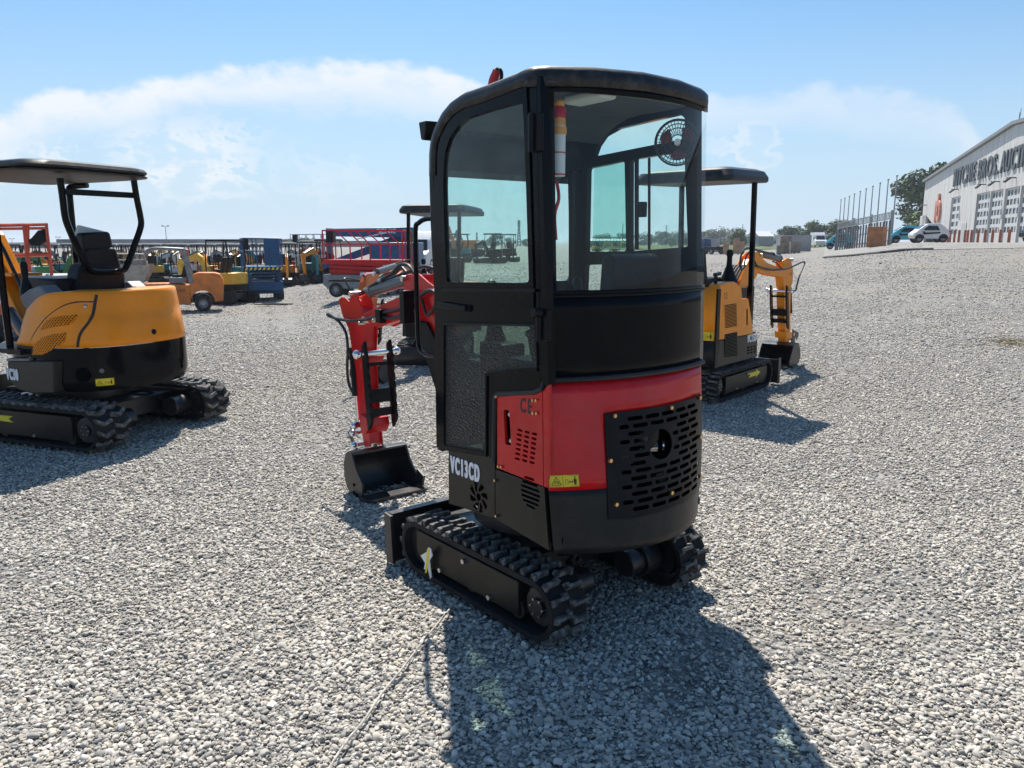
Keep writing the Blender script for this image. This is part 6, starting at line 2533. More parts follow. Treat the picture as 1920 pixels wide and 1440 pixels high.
def row_excavator(colour, label, seed=0, frame_only=False):
    rnd = random.Random(seed)
    t = thing('mini_excavator', label, 'excavator')
    for sx in (-1, 1):
        m = MB()
        m.prism(stadium(-.62, .62, .22, .21, 7), sx * .66 - .15, sx * .66 + .15)
        m.prism(stadium(-.58, .58, .22, .13, 7), sx * .66 - .165, sx * .66 + .165)
        m.build('crawler_track', RUBBER, t)
    m = MB()
    m.box(-.55, .55, -.5, .5, .18, .36)
    m.cyl((0, 0, .34), (0, 0, .50), .35, n=16)
    m.prism([(.95, .05), (1.0, .05), (1.05, .38), (.98, .38)], -.75, .75)
    m.build('undercarriage', DARK_STEEL, t)
    m = MB()
    pl = [(.62 * math.sin(a), -.28 - .50 * math.cos(a)) for a in lin(-1.45, 1.45, 13)] + [(.60, .45), (-.60, .45)]
    m.prism(pl, .50, .72, lambda a, b, d: (a, b, d))
    m.build('counterweight', BLACK_SATIN, t, smooth=40)
    m = MB()
    m.prism([(p[0] * .97, p[1] * .97) for p in pl[:-2]] + [(.58, -.02), (-.58, -.02)], .722, 1.14, lambda a, b, d: (a, b, d))
    m.prism([(-.02, .72), (-.02, 1.05), (.35, .80), (.45, .72)], -.58, -.40)
    m.build('engine_hood', colour, t, smooth=40, bevel=.03)
    m = MB()
    m.prism(round_poly([(-.05, 1.15), (.38, 1.16), (.38, 1.26), (.08, 1.25), (-.02, 1.72), (-.14, 1.70)], .03), -.24, .24)
    m.build('seat', SEAT_VINYL, t, bevel=.02)
    m = MB()
    for sx in (-.36, .36):
        m.tube([(sx, .25, 1.0), (sx, .24, 1.25), (sx, .26, 1.34)], .03, n=6)
    build_each(m, 'joystick', BLACK_SATIN, t)
    for sx in (-.50, .50):
        m = MB()
        m.tube([(sx, -.40, 1.12), (sx * .98, -.52, 1.65), (sx * .95, -.42, 2.32)], .03, n=6, smooth=3)
        m.build('canopy_post', BLACK_SATIN, t)
        m = MB()
        m.tube([(sx, .45, .75), (sx, .48, 1.6), (sx * .95, .42, 2.32)], .026, n=6, smooth=3)
        m.build('canopy_post', BLACK_SATIN, t)
    if frame_only:
        m = MB()
        m.tube([(-.48, -.42, 2.30), (.48, -.42, 2.30), (.48, .42, 2.32), (-.48, .42, 2.32)], .035, n=6, closed=True)
        m.build('canopy', BLACK_SATIN, t)
    else:
        m = MB()
        rg = []
        for ins, dz in ((0, 0), (-.01, .05), (.04, .11), (.2, .14)):
            rg.append([(x, y, 2.32 + dz) for x, y in round_poly([(-.58 + ins, -.62 + ins), (.58 - ins, -.62 + ins), (.58 - ins, .62 - ins), (-.58 + ins, .62 - ins)], .12, 3)])
        n = len(rg[0])
        m.add([p for r_ in rg for p in r_], [(i * n + k, i * n + (k + 1) % n, (i + 1) * n + (k + 1) % n, (i + 1) * n + k) for i in range(3) for k in range(n)]
              + [tuple(3 * n + k for k in range(n)), tuple(range(n - 1, -1, -1))])
        m.build('canopy', CANOPY_BLACK, t, smooth=30)
    m = MB()
    m.prism([(.55, .62), (.75, .60), (1.05, 1.35), (1.25, 1.62), (2.05, 1.38), (2.1, 1.50), (1.25, 1.86), (1.0, 1.72), (.78, 1.35)], -.07, .07)
    m.build('boom', colour, t, smooth=0, bevel=.01)
    m = MB()
    m.prism([(1.92, 1.62), (2.08, 1.66), (2.18, 1.45), (2.02, .48), (1.90, .46), (1.94, 1.35)], -.06, .06)
    m.build('arm', colour, t, smooth=0, bevel=.01)
    m = MB()
    m.cyl((0, 1.22, 1.92), (0, 1.95, 1.62), .045, n=8)
    m.cyl((-.1, .85, .75), (-.1, 1.15, 1.4), .04, n=8)
    build_each(m, 'boom_cylinder', GREY_CYL, t)
    bucket_part(t, [(2.02, .50), (2.15, .42), (2.20, .25), (2.12, .10), (1.98, .03), (1.80, .03), (1.80, .09), (1.92, .30)], -.24, .24, DARK_STEEL)
    return t


CN = {'white': WHITEP, 'green': GREENP, 'orange': ORANGE, 'yellow': YELLOW, 'teal': TEALP, 'red': REDL, 'black': BLACK_SATIN}
PROTO = {}
ORDN = ['leftmost', 'second from the left', 'third from the left', 'fourth from the left', 'fifth from the left', 'sixth from the left', 'seventh from the left',
        'eighth from the left', 'ninth from the left', 'tenth from the left', 'eleventh from the left', 'twelfth from the left', 'thirteenth from the left', 'fourteenth from the left']
rr_ = random.Random(11)
def row_machine(c, x, y, rz, label, group, frame_only=False):
    key = (c, frame_only)
    if key not in PROTO:
        o = PROTO[key] = row_excavator(CN[c], label, frame_only=frame_only)
    else:
        o = dup(PROTO[key], label=label)
    o.location = (x, y, terrain(x, y))
    o.scale = (.90, .90, .88) if not frame_only else (1, 1, 1)
    o.rotation_euler = (0, 0, rz)
    if group:
        o['group'] = group
    return o


for ri, (d, us, nm) in enumerate(((41, [18, 66, 112, 168, 222, 262, 300, 352, 400, 462, 548, 590, 625], 'nearest'),
                                  (50, [30, 75, 125, 180, 240, 285, 330, 376, 425, 470, 515, 560, 606], 'middle'),
                                   (45.5, [40, 88, 140, 200, 245, 318, 372, 418, 450, 495, 536, 574, 612], 'second'),
                                   (55.5, [62, 110, 160, 205, 262, 300, 342, 385, 432, 478, 525, 565, 598], 'fourth'),
                                  (62, [50, 95, 140, 190, 235, 275, 312, 350, 392, 440, 482, 522, 575, 615], 'farthest'))):
    for k, u in enumerate(us):
        dd = d + rr_.uniform(-1.2, 1.2)
        x = (u - 960) / FOC * dd * 1.01
        c = rr_.choice(['orange', 'orange', 'yellow', 'teal', 'red', 'orange', 'white', 'yellow', 'green', 'white'])
        if ri == 0 and k >= 10:
            c = ['orange', 'teal', 'orange'][k - 10]
        rz = rr_.choice([R(180), R(165), R(195), R(150), R(205)]) if ri == 0 and k >= 9 else rr_.choice([R(200), R(160), R(120), R(-60), R(30)])
        row_machine(c, x, dd, rz, f'{c} mini excavator with black canopy, {ORDN[k]} in the {nm} machine row', 'mini excavators lined up in rows behind the left excavator')
for k, (u, d, c, lb) in enumerate([(842, 58, 'black', 'black mini excavator behind the door glass, left one'), (868, 60, 'teal', 'teal mini excavator seen low in the middle of the door glass'),
                                   (925, 57, 'black', 'black canopied machine right of the canopy post in the door glass'), (955, 62, 'black', 'black canopied machine near the right edge of the door glass'),
                                   (1118, 95, 'yellow', 'far yellow machine seen through the left sliding pane'), (1150, 98, 'yellow', 'far yellow machine beside the cab window pillar')]):
    row_machine(c, (u - 960) / FOC * d, d, R(40 + 50 * k), lb, 'far machines seen through the cab glass')
yp = spot(428, 569)
row_machine('yellow', yp.x, yp.y, R(72), 'yellow mini excavator with bare canopy frame right behind the forklift', None, True)


# tall excavator arms far behind, seen through the door glass
for (u, d, mt, s_, lb) in ((866, 75, ORANGE_FAR, 1.0, 'large far excavator with raised orange boom seen through the door glass'), (882, 82, GREYM, .9, 'large far excavator with raised grey boom seen through the door glass')):
    x = (u - 960) / FOC * d
    t_ = thing('tracked_excavator', lb, 'excavator', (x, d, terrain(x, d)), R(90))
    m_ = MB()
    for sx in (-1, 1):
        m_.prism(stadium(-1.2, 1.2, .4, .38, 6), sx * .9 - .25, sx * .9 + .25)
    build_each(m_, 'crawler_track', RUBBER, t_)
    m_ = MB()
    m_.box(-.9, .9, -1.5, .9, .85, 1.7)
    m_.build('body', mt, t_, bevel=.05)
    m_ = MB()
    m_.prism([(.4, 1.2), (.7, 1.1), (1.3, 2.3 * s_), (1.35, 3.0 * s_), (1.05, 3.0 * s_), (.8, 2.2 * s_)], -.15, .15)
    m_.prism([(1.15, 3.0 * s_), (1.4, 3.05 * s_), (2.1, 1.2), (1.9, 1.1)], -.12, .12)
    m_.build('boom', mt, t_)


# ---- scissor lifts
def scissor_lift(name, label, colour, chassis, loc, rz, L, W, deck, rail, hazard=False, slant=False):
    t = thing(name, label, 'scissor lift', loc, rz)
    for sx in (-1, 1):
        for sy in (-1, 1):
            wheel(t, sx * (W / 2 - .14), sy * (L / 2 - .42), .24, .26, sx)
    m = MB()
    m.box(-W / 2 + .06, W / 2 - .06, -L / 2 + .1, L / 2 - .1, .28, .52)
    m.prism([(-L / 2, .40), (-L / 2, .74), (L / 2, .74), (L / 2, .40), (L / 2 - .15, .30), (L / 2 - .2, .56), (-L / 2 + .2, .56), (-L / 2 + .15, .30)], -W / 2 + .04, W / 2 - .04)
    m.build('chassis', chassis, t, bevel=.02)
    z = .76
    k = 0
    while z < deck - .10:
        m = MB()
        a = .035
        for sx in (-W / 2 + .18, W / 2 - .18):
            m.beam((sx, -L / 2 + .2, z), (sx, L / 2 - .2, z + .10), .06, .10)
            m.beam((sx + .07, -L / 2 + .2, z + .10), (sx + .07, L / 2 - .2, z), .06, .10)
        m.beam((-W / 2 + .18, -L / 2 + .25, z + .05), (W / 2 - .18, -L / 2 + .25, z + .05), .06, .06)
        m.beam((-W / 2 + .18, L / 2 - .25, z + .05), (W / 2 - .18, L / 2 - .25, z + .05), .06, .06)
        m.build('scissor_arm', colour, t, smooth=0)
        z += .135
        k += 1
    m = MB()
    m.box(-W / 2, W / 2, -L / 2 + .02, L / 2 - .02, deck - .12, deck)
    m.box(-W / 2 + .02, W / 2 - .02, -L / 2 + .05, L / 2 - .05, deck, deck + .02)
    dk = m.build('platform_deck', colour, t, smooth=0)
    if hazard:
        m = MB()
        n = 9
        for i in range(n):
            x = -W / 2 + W * (i + .2) / n
            m.prism([(x, deck - .11), (x + W / n * .45, deck - .11), (x + W / n * .75, deck - .01), (x + W / n * .30, deck - .01)], -L / 2 + .012, -L / 2 + .018, lambda a, b, d: (a, d, b))
        m.build('hazard_stripe', STICKER_Y, dk, smooth=0)['kind'] = 'stuff'
    m = MB()
    x0, x1, y0, y1 = -W / 2 + .03, W / 2 - .03, -L / 2 + .05, L / 2 - .05
    for zz in (deck + rail, deck + rail * .55):
        m.tube([(x0, y0, zz), (x1, y0, zz), (x1, y1, zz), (x0, y1, zz)], .024, n=6, closed=True)
    nn = 5
    for i in range(nn):
        y = y0 + (y1 - y0) * i / (nn - 1)
        for x in (x0, x1):
            if slant and 0 < i < nn - 1:
                m.tube([(x, y - .25, deck + rail * .55), (x, y + .22, deck + rail)], .022, n=6)
                m.tube([(x, y - .25, deck), (x, y - .25, deck + rail * .55)], .022, n=6)
            else:
                m.tube([(x, y, deck), (x, y, deck + rail)], .022, n=6)
    for i in (1, 2):
        for y in (y0, y1):
            x = x0 + (x1 - x0) * i / 3
            m.tube([(x, y, deck), (x, y, deck + rail)], .022, n=6)
    m.build('guard_rail', colour, t)
    m = MB()
    m.box(x0 + .02, x0 + .30, y1 - .35, y1 - .1, deck + rail * .6, deck + rail + .02)
    m.build('control_box', BLACK_SATIN, t, bevel=.02)
    return t, deck, rail


bp_ = spot(494, 561)
bl, dk_, rl_2 = scissor_lift('scissor_lift', 'dark blue scissor lift with hazard striped deck standing lowered on the gravel', BLUE, BLUE, (bp_.x, bp_.y, terrain(bp_.x, bp_.y)), R(22), 2.3, 1.45, 1.30, 1.08, hazard=True)
m_ = MB()
m_.box(.05, .60, -1.14, -1.11, dk_ + .05, dk_ + 1.08)
m_.build('front_panel', BLUE, bl, smooth=0)
rp2 = spot(693, 556)
scissor_lift('scissor_lift', 'red scissor lift with slanted rails behind the red boom', REDL, GREYM, (rp2.x, rp2.y, terrain(rp2.x, rp2.y)), R(83), 2.75, 1.25, 1.20, .96, slant=True)
gp_ = (-.258 * 44, 44)
scissor_lift('scissor_lift', 'silver railed work platform with red and white edge before the far orange machines', material('silver_rail', (.45, .45, .46), .35, metal=.6), GREYM,
             (gp_[0], gp_[1], terrain(*gp_)), R(80), 1.9, 1.2, 1.35, 1.15)

# ---- blue telescopic boom lift behind the red scissor lift
D_ = 39.0
TB = Frame((700 - 960) / FOC * D_, D_, 90)
tb = thing('boom_lift', 'dark blue telescopic boom lift with folded boom behind the red scissor lift', 'boom lift', (TB.o.x, TB.o.y, terrain(TB.o.x, TB.o.y)), TB.rot)
tb_z = terrain(TB.o.x, TB.o.y)
Q = lambda u, v, X=0.0: (lambda q: (q[0], q[1] - tb_z))(TB.X(u, v, X))
m_ = MB()
m_.prism([Q(614, 429), Q(776, 426), Q(778, 446), Q(762, 446), Q(614, 443)], -.18, .18)
t_ = m_.build('upper_boom', BLUE, tb, bevel=.03)
p_ = Q(704, 437, .18)
lettering('side_lettering', 'GENIE', WHITE_LET, t_, (.183, p_[0], p_[1]), (0, 1, 0), (0, 0, 1), .21, width=Q(742, 437, .18)[0] - p_[0], depth=.01, bold=.02)
m_ = MB()
m_.prism([Q(748, 438), Q(776, 426), Q(780, 446), Q(606, 505), Q(600, 496)], -.42, -.20)
m_.build('lower_boom', BLUE, tb, bevel=.03)
m_ = MB()
m_.prism([Q(612, 428), Q(622, 428), Q(624, 475), Q(613, 475)], -.16, .16)
m_.build('jib_head', BLUE, tb, bevel=.02)
m_ = MB()
m_.prism([Q(668, 450), Q(668, 448), Q(728, 434), Q(728, 437)], .19, .24)
m_.build('boom_ram', WHITE_PLASTIC, tb)
m_ = MB()
m_.box(-1.1, 1.1, Q(700, 480)[0], Q(790, 480)[0], .75, 1.75)
m_.box(-.9, .9, Q(690, 480)[0], Q(790, 480)[0], .45, .75)
m_.build('turntable', BLUE, tb, bevel=.05)
for u in (700, 775):
    for sx in (-1, 1):
        wheel(tb, sx * .95, Q(u, 500)[0], .48, .36, sx)

# ---- orange railed platform lift at the far left
PLF = Frame(-9.3, 14.2, -88)
z_ = terrain(-9.3, 14.2)
pl = thing('work_platform', 'orange red railed work platform with black console left of the big excavator', 'work platform', (PLF.o.x, PLF.o.y, z_), PLF.rot)
G_ = lambda u, v, X=0.0: (lambda q: (X, q[0], q[1] - z_))(PLF.X(u, v, X))
m_ = MB()
for X in (0.0, .7):
    m_.tube([G_(-60, 424, X), G_(87, 421, X), G_(100, 545, X)], .035, n=6)
    m_.tube([G_(-60, 430, X), G_(86, 428, X)], .025, n=6)
    m_.tube([G_(-60, 481, X), G_(96, 477, X)], .04, n=6)
    m_.tube([G_(46, 422, X), G_(58, 545, X)], .04, n=6)
    m_.tube([G_(52, 423, X), G_(52, 478, X)], .03, n=6)
m_.tube([G_(87, 421, 0), G_(87, 421, .7)], .03, n=6)
m_.tube([G_(96, 477, 0), G_(96, 477, .7)], .03, n=6)
m_.build('guard_rail', ORED, pl)
m_ = MB()
m_.prism([G_(u, v)[1:] for u, v in [(54, 450), (60, 446), (72, 432), (84, 430), (87, 452), (75, 461), (58, 461)]], -.03, .12)
m_.build('control_console', BLACK_SATIN, pl, bevel=.02)
m_ = MB()
a, b = G_(-60, 545), G_(104, 516)
m_.box(-.05, .85, b[1], a[1], a[2], b[2])
m_.build('deck', material('pale_grey_deck', (.42, .41, .39), .6, var=.15, dirt=.3), pl, bevel=.02)
m_ = MB()
a, b = G_(-40, 652), G_(30, 605)
m_.box(-.1, 1.2, b[1] - .2, a[1], max(.28, a[2]), max(.9, b[2]))
m_.build('chassis', ORED, pl, bevel=.03)
m_ = MB()
for k in range(3):
    m_.beam((.2 + .2 * k, a[1] - .3, .75), (.2 + .2 * k, b[1] + .1, G_(0, 540)[2] + .05), .1, .12)
m_.build('lift_arm', GREYM, pl)
for y in (a[1] - .3, b[1] + .0):
    for sx in (0, 1.1):
        wheel(pl, sx, y, .32, .26, -1 if sx == 0 else 1)

# ---- white van behind the canopy on the left of the cab
def van(name, label, loc, rz, L=5.2, W=2.0, H=2.5, mat=WHITEP):
    t = thing(name, label, 'van', loc, rz)
    m = MB()
    pr = round_poly([(-L / 2, .35), (-L / 2, H - .05), (-L / 2 + .1, H), (L * .18, H), (L * .30, H * .78), (L * .38, H * .52), (L / 2, H * .42), (L / 2, .35)], .10, 3)
    V, n = [], len(pr)
    for sx in (-1, 1):
        for y, z in pr:
            V.append((sx * W / 2 * (1 - .10 * sm(1.1, H, z)), y, z))
    m.add(V, [tuple(range(n - 1, -1, -1)), tuple(range(n, 2 * n))] + [(i, (i + 1) % n, n + (i + 1) % n, n + i) for i in range(n)])
    m.build('body', mat, t, smooth=30, bevel=.02)
    m = MB()
    for sx in (-1, 1):
        m.prism([(L * .05, H * .52), (L * .06, H * .78), (L * .20, H * .80), (L * .30, H * .60), (L * .33, H * .52)], sx * (W / 2 * .965 - .005), sx * (W / 2 * .965 + .012))
    build_each(m, 'side_window', CARGLASS, t, smooth=0)
    m = MB()
    m.prism([(-.78, H * .52), (.78, H * .52), (.68, H * .78), (-.68, H * .78)], 0, .02, lambda a, b, d: (a, L * .385 - (b - H * .52) * (L * .085 / (H * .26)) + d, b + d))
    m.build('windscreen', CARGLASS, t, smooth=0)
    for sx in (-1, 1):
        for y in (-L * .30, L * .30):
            wheel(t, sx * (W / 2 - .12), y, .34, .24, sx)
    return t
x = (797 - 960) / FOC * 44
van('delivery_van', 'white van partly hidden behind the black canopy beside the cab', (x, 44, terrain(x, 44)), R(168), H=2.15, L=4.6, W=1.8)
wp = ground_at(1533, 463.5)
van('delivery_van', 'tall white delivery van at the end of the long grey trailer', (wp.x, wp.y, terrain(wp.x, wp.y)), R(172), H=2.75)


# ---- cars on the right
def small_car(name, label, mat, loc, rz, L=2.7, W=1.5, H=1.55, group=None, suv=False):
    t = thing(name, label, 'car', loc, rz, group)
    if suv:
        pr = [(-L / 2, .45), (-L / 2 - .02, .75), (-L / 2 + .08, 1.05), (-L * .42, H - .12), (-L * .34, H), (L * .08, H), (L * .24, 1.12), (L * .46, .98), (L / 2, .80), (L / 2, .40), (L * .4, .32), (-L * .4, .34)]
    else:
        pr = [(-L / 2, .45), (-L / 2 + .02, .78), (-L * .40, 1.18), (-L * .27, H - .07), (-L * .08, H), (L * .12, H - .06), (L * .30, 1.18), (L * .40, .92), (L / 2, .72), (L / 2, .42), (L * .42, .30), (-L * .42, .30)]
    pr = round_poly(pr, .12, 3)
    m = MB()
    n = len(pr)
    V = []
    ks = [(-1, 1.0), (1, 1.0)]
    for sx in (-1, 1):
        for y, z in pr:
            V.append((sx * W / 2 * (1 - .26 * sm(.8, H, z)), y, z))
    m.add(V, [tuple(range(n - 1, -1, -1)), tuple(range(n, 2 * n))] + [(i, (i + 1) % n, n + (i + 1) % n, n + i) for i in range(n)])
    m.build('body', mat, t, smooth=35, bevel=.03)
    for sx in (-1, 1):
        wf = lambda z: sx * (W / 2 * (1 - .26 * sm(.8, H, z)) + .012)
        def side(poly, nm, mt, lift=0.0):
            q = MB()
            q.prism(poly, 0, .02, lambda y, z, d: (wf(z) + sx * (lift - d), y, z))
            return q.build(nm, mt, t, smooth=0)
        if suv:
            side([(-L * .36, 1.08), (-L * .30, H - .1), (L * .06, H - .1), (L * .20, 1.10)], 'side_window', CARGLASS)
        else:
            side([(-L * .22, .98), (-L * .16, H - .22), (L * .08, H - .2), (L * .22, 1.08), (L * .20, .98)], 'side_window', CARGLASS)
            side([(-L * .24, .74), (L * .22, .64), (L * .24, .72), (L * .25, .95), (L * .17, .80), (-L * .22, .84)], 'door_inlay', BLACK_SATIN)
        for y in (-L * .33, L * .33):
            wheel(t, sx * (W / 2 - .09), y, .30 if not suv else .36, .18, sx)
            q = MB()
            q.prism([(y + .36 * math.cos(a), .32 + .36 * math.sin(a)) for a in lin(0, math.pi, 14)], sx * (W / 2 - .02), sx * (W / 2 + .006))
            q.build('wheel_arch', BLACK_SATIN, t, smooth=0)
    m = MB()
    if suv:
        m.prism([(-.55, 1.12), (.55, 1.12), (.48, H - .08), (-.48, H - .08)], 0, .02, lambda a, b, d: (a, L * .235 - (b - 1.12) * (L * .155 / (H - 1.2)) + d + .01, b + d))
    else:
        m.prism([(-.48, 1.12), (.48, 1.12), (.42, H - .12), (-.42, H - .12)], 0, .02, lambda a, b, d: (a, L * .325 - (b - 1.12) * (L * .17 / (H - 1.24)) + d + .01, b + d))
    m.build('windscreen', CARGLASS, t, smooth=0)
    for sx in (-1, 1):
        m = MB()
        m.sphere((sx * W * .33, L / 2 - .05, .72), .10, 10, 8, (1, .5, .8))
        m.build('headlight', WHITE_PLASTIC, t)
        m = MB()
        m.sphere((sx * W * .36, -L / 2 + .04, .80), .08, 10, 8, (1, .5, 1.2))
        m.build('tail_lamp', REDL, t)
    return t
def car_at(u, v, **k):
    p = ground_at(u, v)
    return p
d = 64
cx_ = lambda u, d: ((u - 960) / FOC * d * 1.017, d)
x, y = cx_(1714, d)
small_car('compact_car', 'white and black electric microcar parked beside the slatted fence', WHITEP, (x, y, terrain(x, y) + .02), R(80))
x, y = cx_(1673, 70)
small_car('compact_car', 'cyan microcar half hidden behind the white microcar', CYANP, (x, y, terrain(x, y) + .02), R(75))
x, y = cx_(1554, 80)
small_car('compact_car', 'cyan microcar peeking out left of the slatted fence', CYANP, (x, y, terrain(x, y)), R(70), H=1.65)
x, y = cx_(1938, 58)
small_car('parked_car', 'dark grey hatchback car parked right of the bollard row', material('dark_car_paint', (.015, .02, .022), .2, coat=.6), (x, y, terrain(x, y) + .02), R(92), L=3.9, W=1.75, H=1.60, suv=True)


# ---- goods and sheds at the far right of the yard
WOOD = material('pale_crate_wood', (.46, .28, .17), .75, var=.15, scale=1.5, dirt=.15)
STONE = material('stacked_stone', (.27, .22, .18), .8, var=.2, scale=2, dirt=.3)
CONT = material('grey_container_paint', (.36, .37, .39), .6, var=.1, scale=.4, dirt=.15)
def at_d(u, v, d):
    """world x and z of a photo pixel at forward distance d"""
    r = ray(u, v)
    k = d / r.y
    return r.x * k, CAM_H + r.z * k
def crate(u0, v0, u1, v1, d, label, mat=WOOD, dep=1.0, name='wooden_crate', cat='crate', group=None, planks=4):
    x0, zt = at_d(u0, v0, d)
    x1, _ = at_d(u1, v1, d)
    z0 = terrain((x0 + x1) / 2, d)
    t = thing(name, label, cat, ((x0 + x1) / 2, d, z0), R(-12), group)
    W, H = (x1 - x0), zt - z0
    m = MB()
    m.box(-W / 2, W / 2, 0, dep, .10, H)
    m.build('crate_body', mat, t, bevel=.01)
    m = MB()
    for k in range(planks + 1):
        xx = -W / 2 + W * k / planks
        m.box(xx - .05, xx + .05, -.03, -.002, .10, H)
    for zz in (.12, H * .5, H - .10):
        m.box(-W / 2 - .02, W / 2 + .02, -.055, -.03, zz, zz + .09)
    m.build('batten', mat, t, smooth=0)
    m = MB()
    for k in range(3):
        xx = -W / 2 + .06 + (W - .12) * k / 2
        m.box(xx - .06, xx + .06, 0, dep, 0, .10)
    build_each(m, 'skid', mat, t, smooth=0)
    return t
crate(1357, 455, 1366, 467, 95, 'small orange brown crate standing alone left of the stacked crates', planks=2)
crate(1376, 453, 1395, 467, 95, 'wide pale wooden crate left of the black canopy post', planks=4)
cr = crate(1378, 446.5, 1386, 453, 95, 'small crate stacked on top of the wide pale crate', planks=2)
x0, z0 = at_d(1382, 453, 95)
cr.scale = (1, 1, (at_d(1382, 446.5, 95)[1] - z0) / (at_d(1382, 446.5, 95)[1] - terrain(cr.location.x, 95)))
cr.location = (cr.location.x, cr.location.y, z0)
crate(1465, 443, 1482, 467, 88, 'tall brown stack of pallets at the left end of the grey trailer', STONE, 1.4, 'pallet_stack', 'pallet stack', planks=3)
crate(1484, 453, 1500, 466, 86, 'low pallet of grey stone blocks in front of the grey trailer', STONE, 1.2, 'stone_pallet', 'pallet', planks=4)
crate(1458, 460, 1466, 467, 86, 'small pale stone block beside the tall pallet stack', STONE, .8, 'stone_block', 'block', planks=2)
def shed(u0, v0, u1, d, label, name, cat, mat, dep=8, roof=.5, wins=0, group=None):
    x0, zt = at_d(u0, v0, d)
    x1, _ = at_d(u1, v0, d)
    z0 = terrain((x0 + x1) / 2, d) - .5
    t = thing(name, label, cat, ((x0 + x1) / 2, d, z0), 0, group)
    W, H = x1 - x0, zt - z0
    m = MB()
    m.box(-W / 2, W / 2, 0, dep, 0, H - roof * .4)
    m.build('wall', mat, t, smooth=0)
    m = MB()
    m.prism([(-.3, H - roof * .4), (dep + .3, H - roof * .4), (dep * .5, H + roof * .2), (dep * .3, H + roof * .2)], -W / 2 - .2, W / 2 + .2)
    m.build('roof', material('pale_shed_roof', (.40, .41, .42), .6, var=.1), t, smooth=0)
    for k in range(wins):
        m = MB()
        xx = -W / 2 + W * (k + .5) / wins
        m.box(xx - W / wins * .28, xx + W / wins * .28, -.06, .002, H * .35, H * .62)
        m.build('window', CARGLASS, t, smooth=0)
    return t
def container(u0, v0, u1, vb, d, label, mat, name='container', cat='container', dep=2.4, rz=0.0):
    x0, zt = at_d(u0, v0, d)
    x1, _ = at_d(u1, v0, d)
    z0 = terrain((x0 + x1) / 2, d)
    t = thing(name, label, cat, ((x0 + x1) / 2, d, z0), rz)
    W, H = x1 - x0, zt - z0
    m = MB()
    m.box(-W / 2, W / 2, 0, dep, .15, H)
    n = max(6, int(W / .35))
    for k in range(n):
        xx = -W / 2 + W * (k + .25) / n
        m.box(xx, xx + W / n * .5, -.04, -.001, .25, H - .15)
    m.build('body', mat, t, smooth=0)
    m = MB()
    for xx in (-W / 2, W / 2):
        m.box(xx - .06, xx + .06, -.06, .06, 0, H)
    build_each(m, 'corner_post', mat, t, smooth=0)
    return t
container(1469, 440.5, 1521, 466, 92, 'long pale grey trailer body standing across the far right of the yard', CONT, 'trailer', 'trailer')
container(1322, 447, 1349.5, 466, 105, 'grey container behind the blue truck left of the crates', CONT)
tx, tz = at_d(1329, 453, 98)
tk_ = thing('blue_truck', 'small blue truck just right of the cab window edge', 'truck', (tx, 98, terrain(tx, 98)), R(30))
m_ = MB()
m_.box(-.9, .9, .4, 2.0, .5, 1.25)
m_.prism([(.4, 1.25), (1.9, 1.25), (1.6, 1.9), (.5, 1.9)], -.85, .85)
m_.build('truck_cab', BLUE, tk_, bevel=.06)
m_ = MB()
m_.box(-.95, .95, -2.2, .35, .55, .95)
m_.build('load_bed', BLACK_SATIN, tk_, bevel=.02)
for sx in (-1, 1):
    for y_ in (-1.4, 1.2):
        wheel(tk_, sx * .8, y_, .36, .24, sx)
WALLG = material('grey_shed_wall', (.24, .25, .26), .7, var=.1, scale=.3)
shed(1384, 438, 1425, 260, 'long low grey shed behind the wide pale crate', 'shed', 'shed', WALLG, 14, 1.5, 5)
shed(1424, 436.5, 1451, 230, 'grey shed with pale pitched roof left of the trailer trees', 'shed', 'shed', WALLG, 14, 2.5, 0)
shed(1100, 449, 1180, 190, 'low grey building seen through the left sliding window', 'shed', 'shed', WALLG, 10, .8, 4)
BIGW = material('weathered_concrete_wall', (.20, .21, .225), .8, var=.14, scale=.15, dirt=.3, dirt_col=(.12, .12, .125))
bs = shed(105, 448.5, 560, 210, 'long grey industrial building along the horizon behind the machine rows', 'industrial_building', 'building', BIGW, 30, .0, 0)
bs2 = shed(-60, 455, 104, 185, 'nearer grey wall block at the left end of the industrial building', 'industrial_building', 'building', BIGW, 24, .0, 0)
shed(560, 451.5, 905, 230, 'lower right stretch of grey building behind the blue boom lift', 'industrial_building', 'building', BIGW, 30, .0, 0)
sx0, sz0 = at_d(117, 456, 183)
sx1, sz1 = at_d(134, 470, 183)
sg = thing('wall_sign', 'white sign board with dark letters on the grey industrial building', 'sign', ((sx0 + sx1) / 2, 183, sz1))
m_ = MB()
m_.box(-(sx1 - sx0) / 2, (sx1 - sx0) / 2, 0, .2, 0, sz0 - sz1)
m_.build('board', WHITE_PLASTIC, sg, smooth=0)
lettering('sign_lettering', 'BO', STICKER_K, sg, (-.75, -.03, .3), (1, 0, 0), (0, 0, 1), .9, width=1.6, depth=.05, bold=.02)

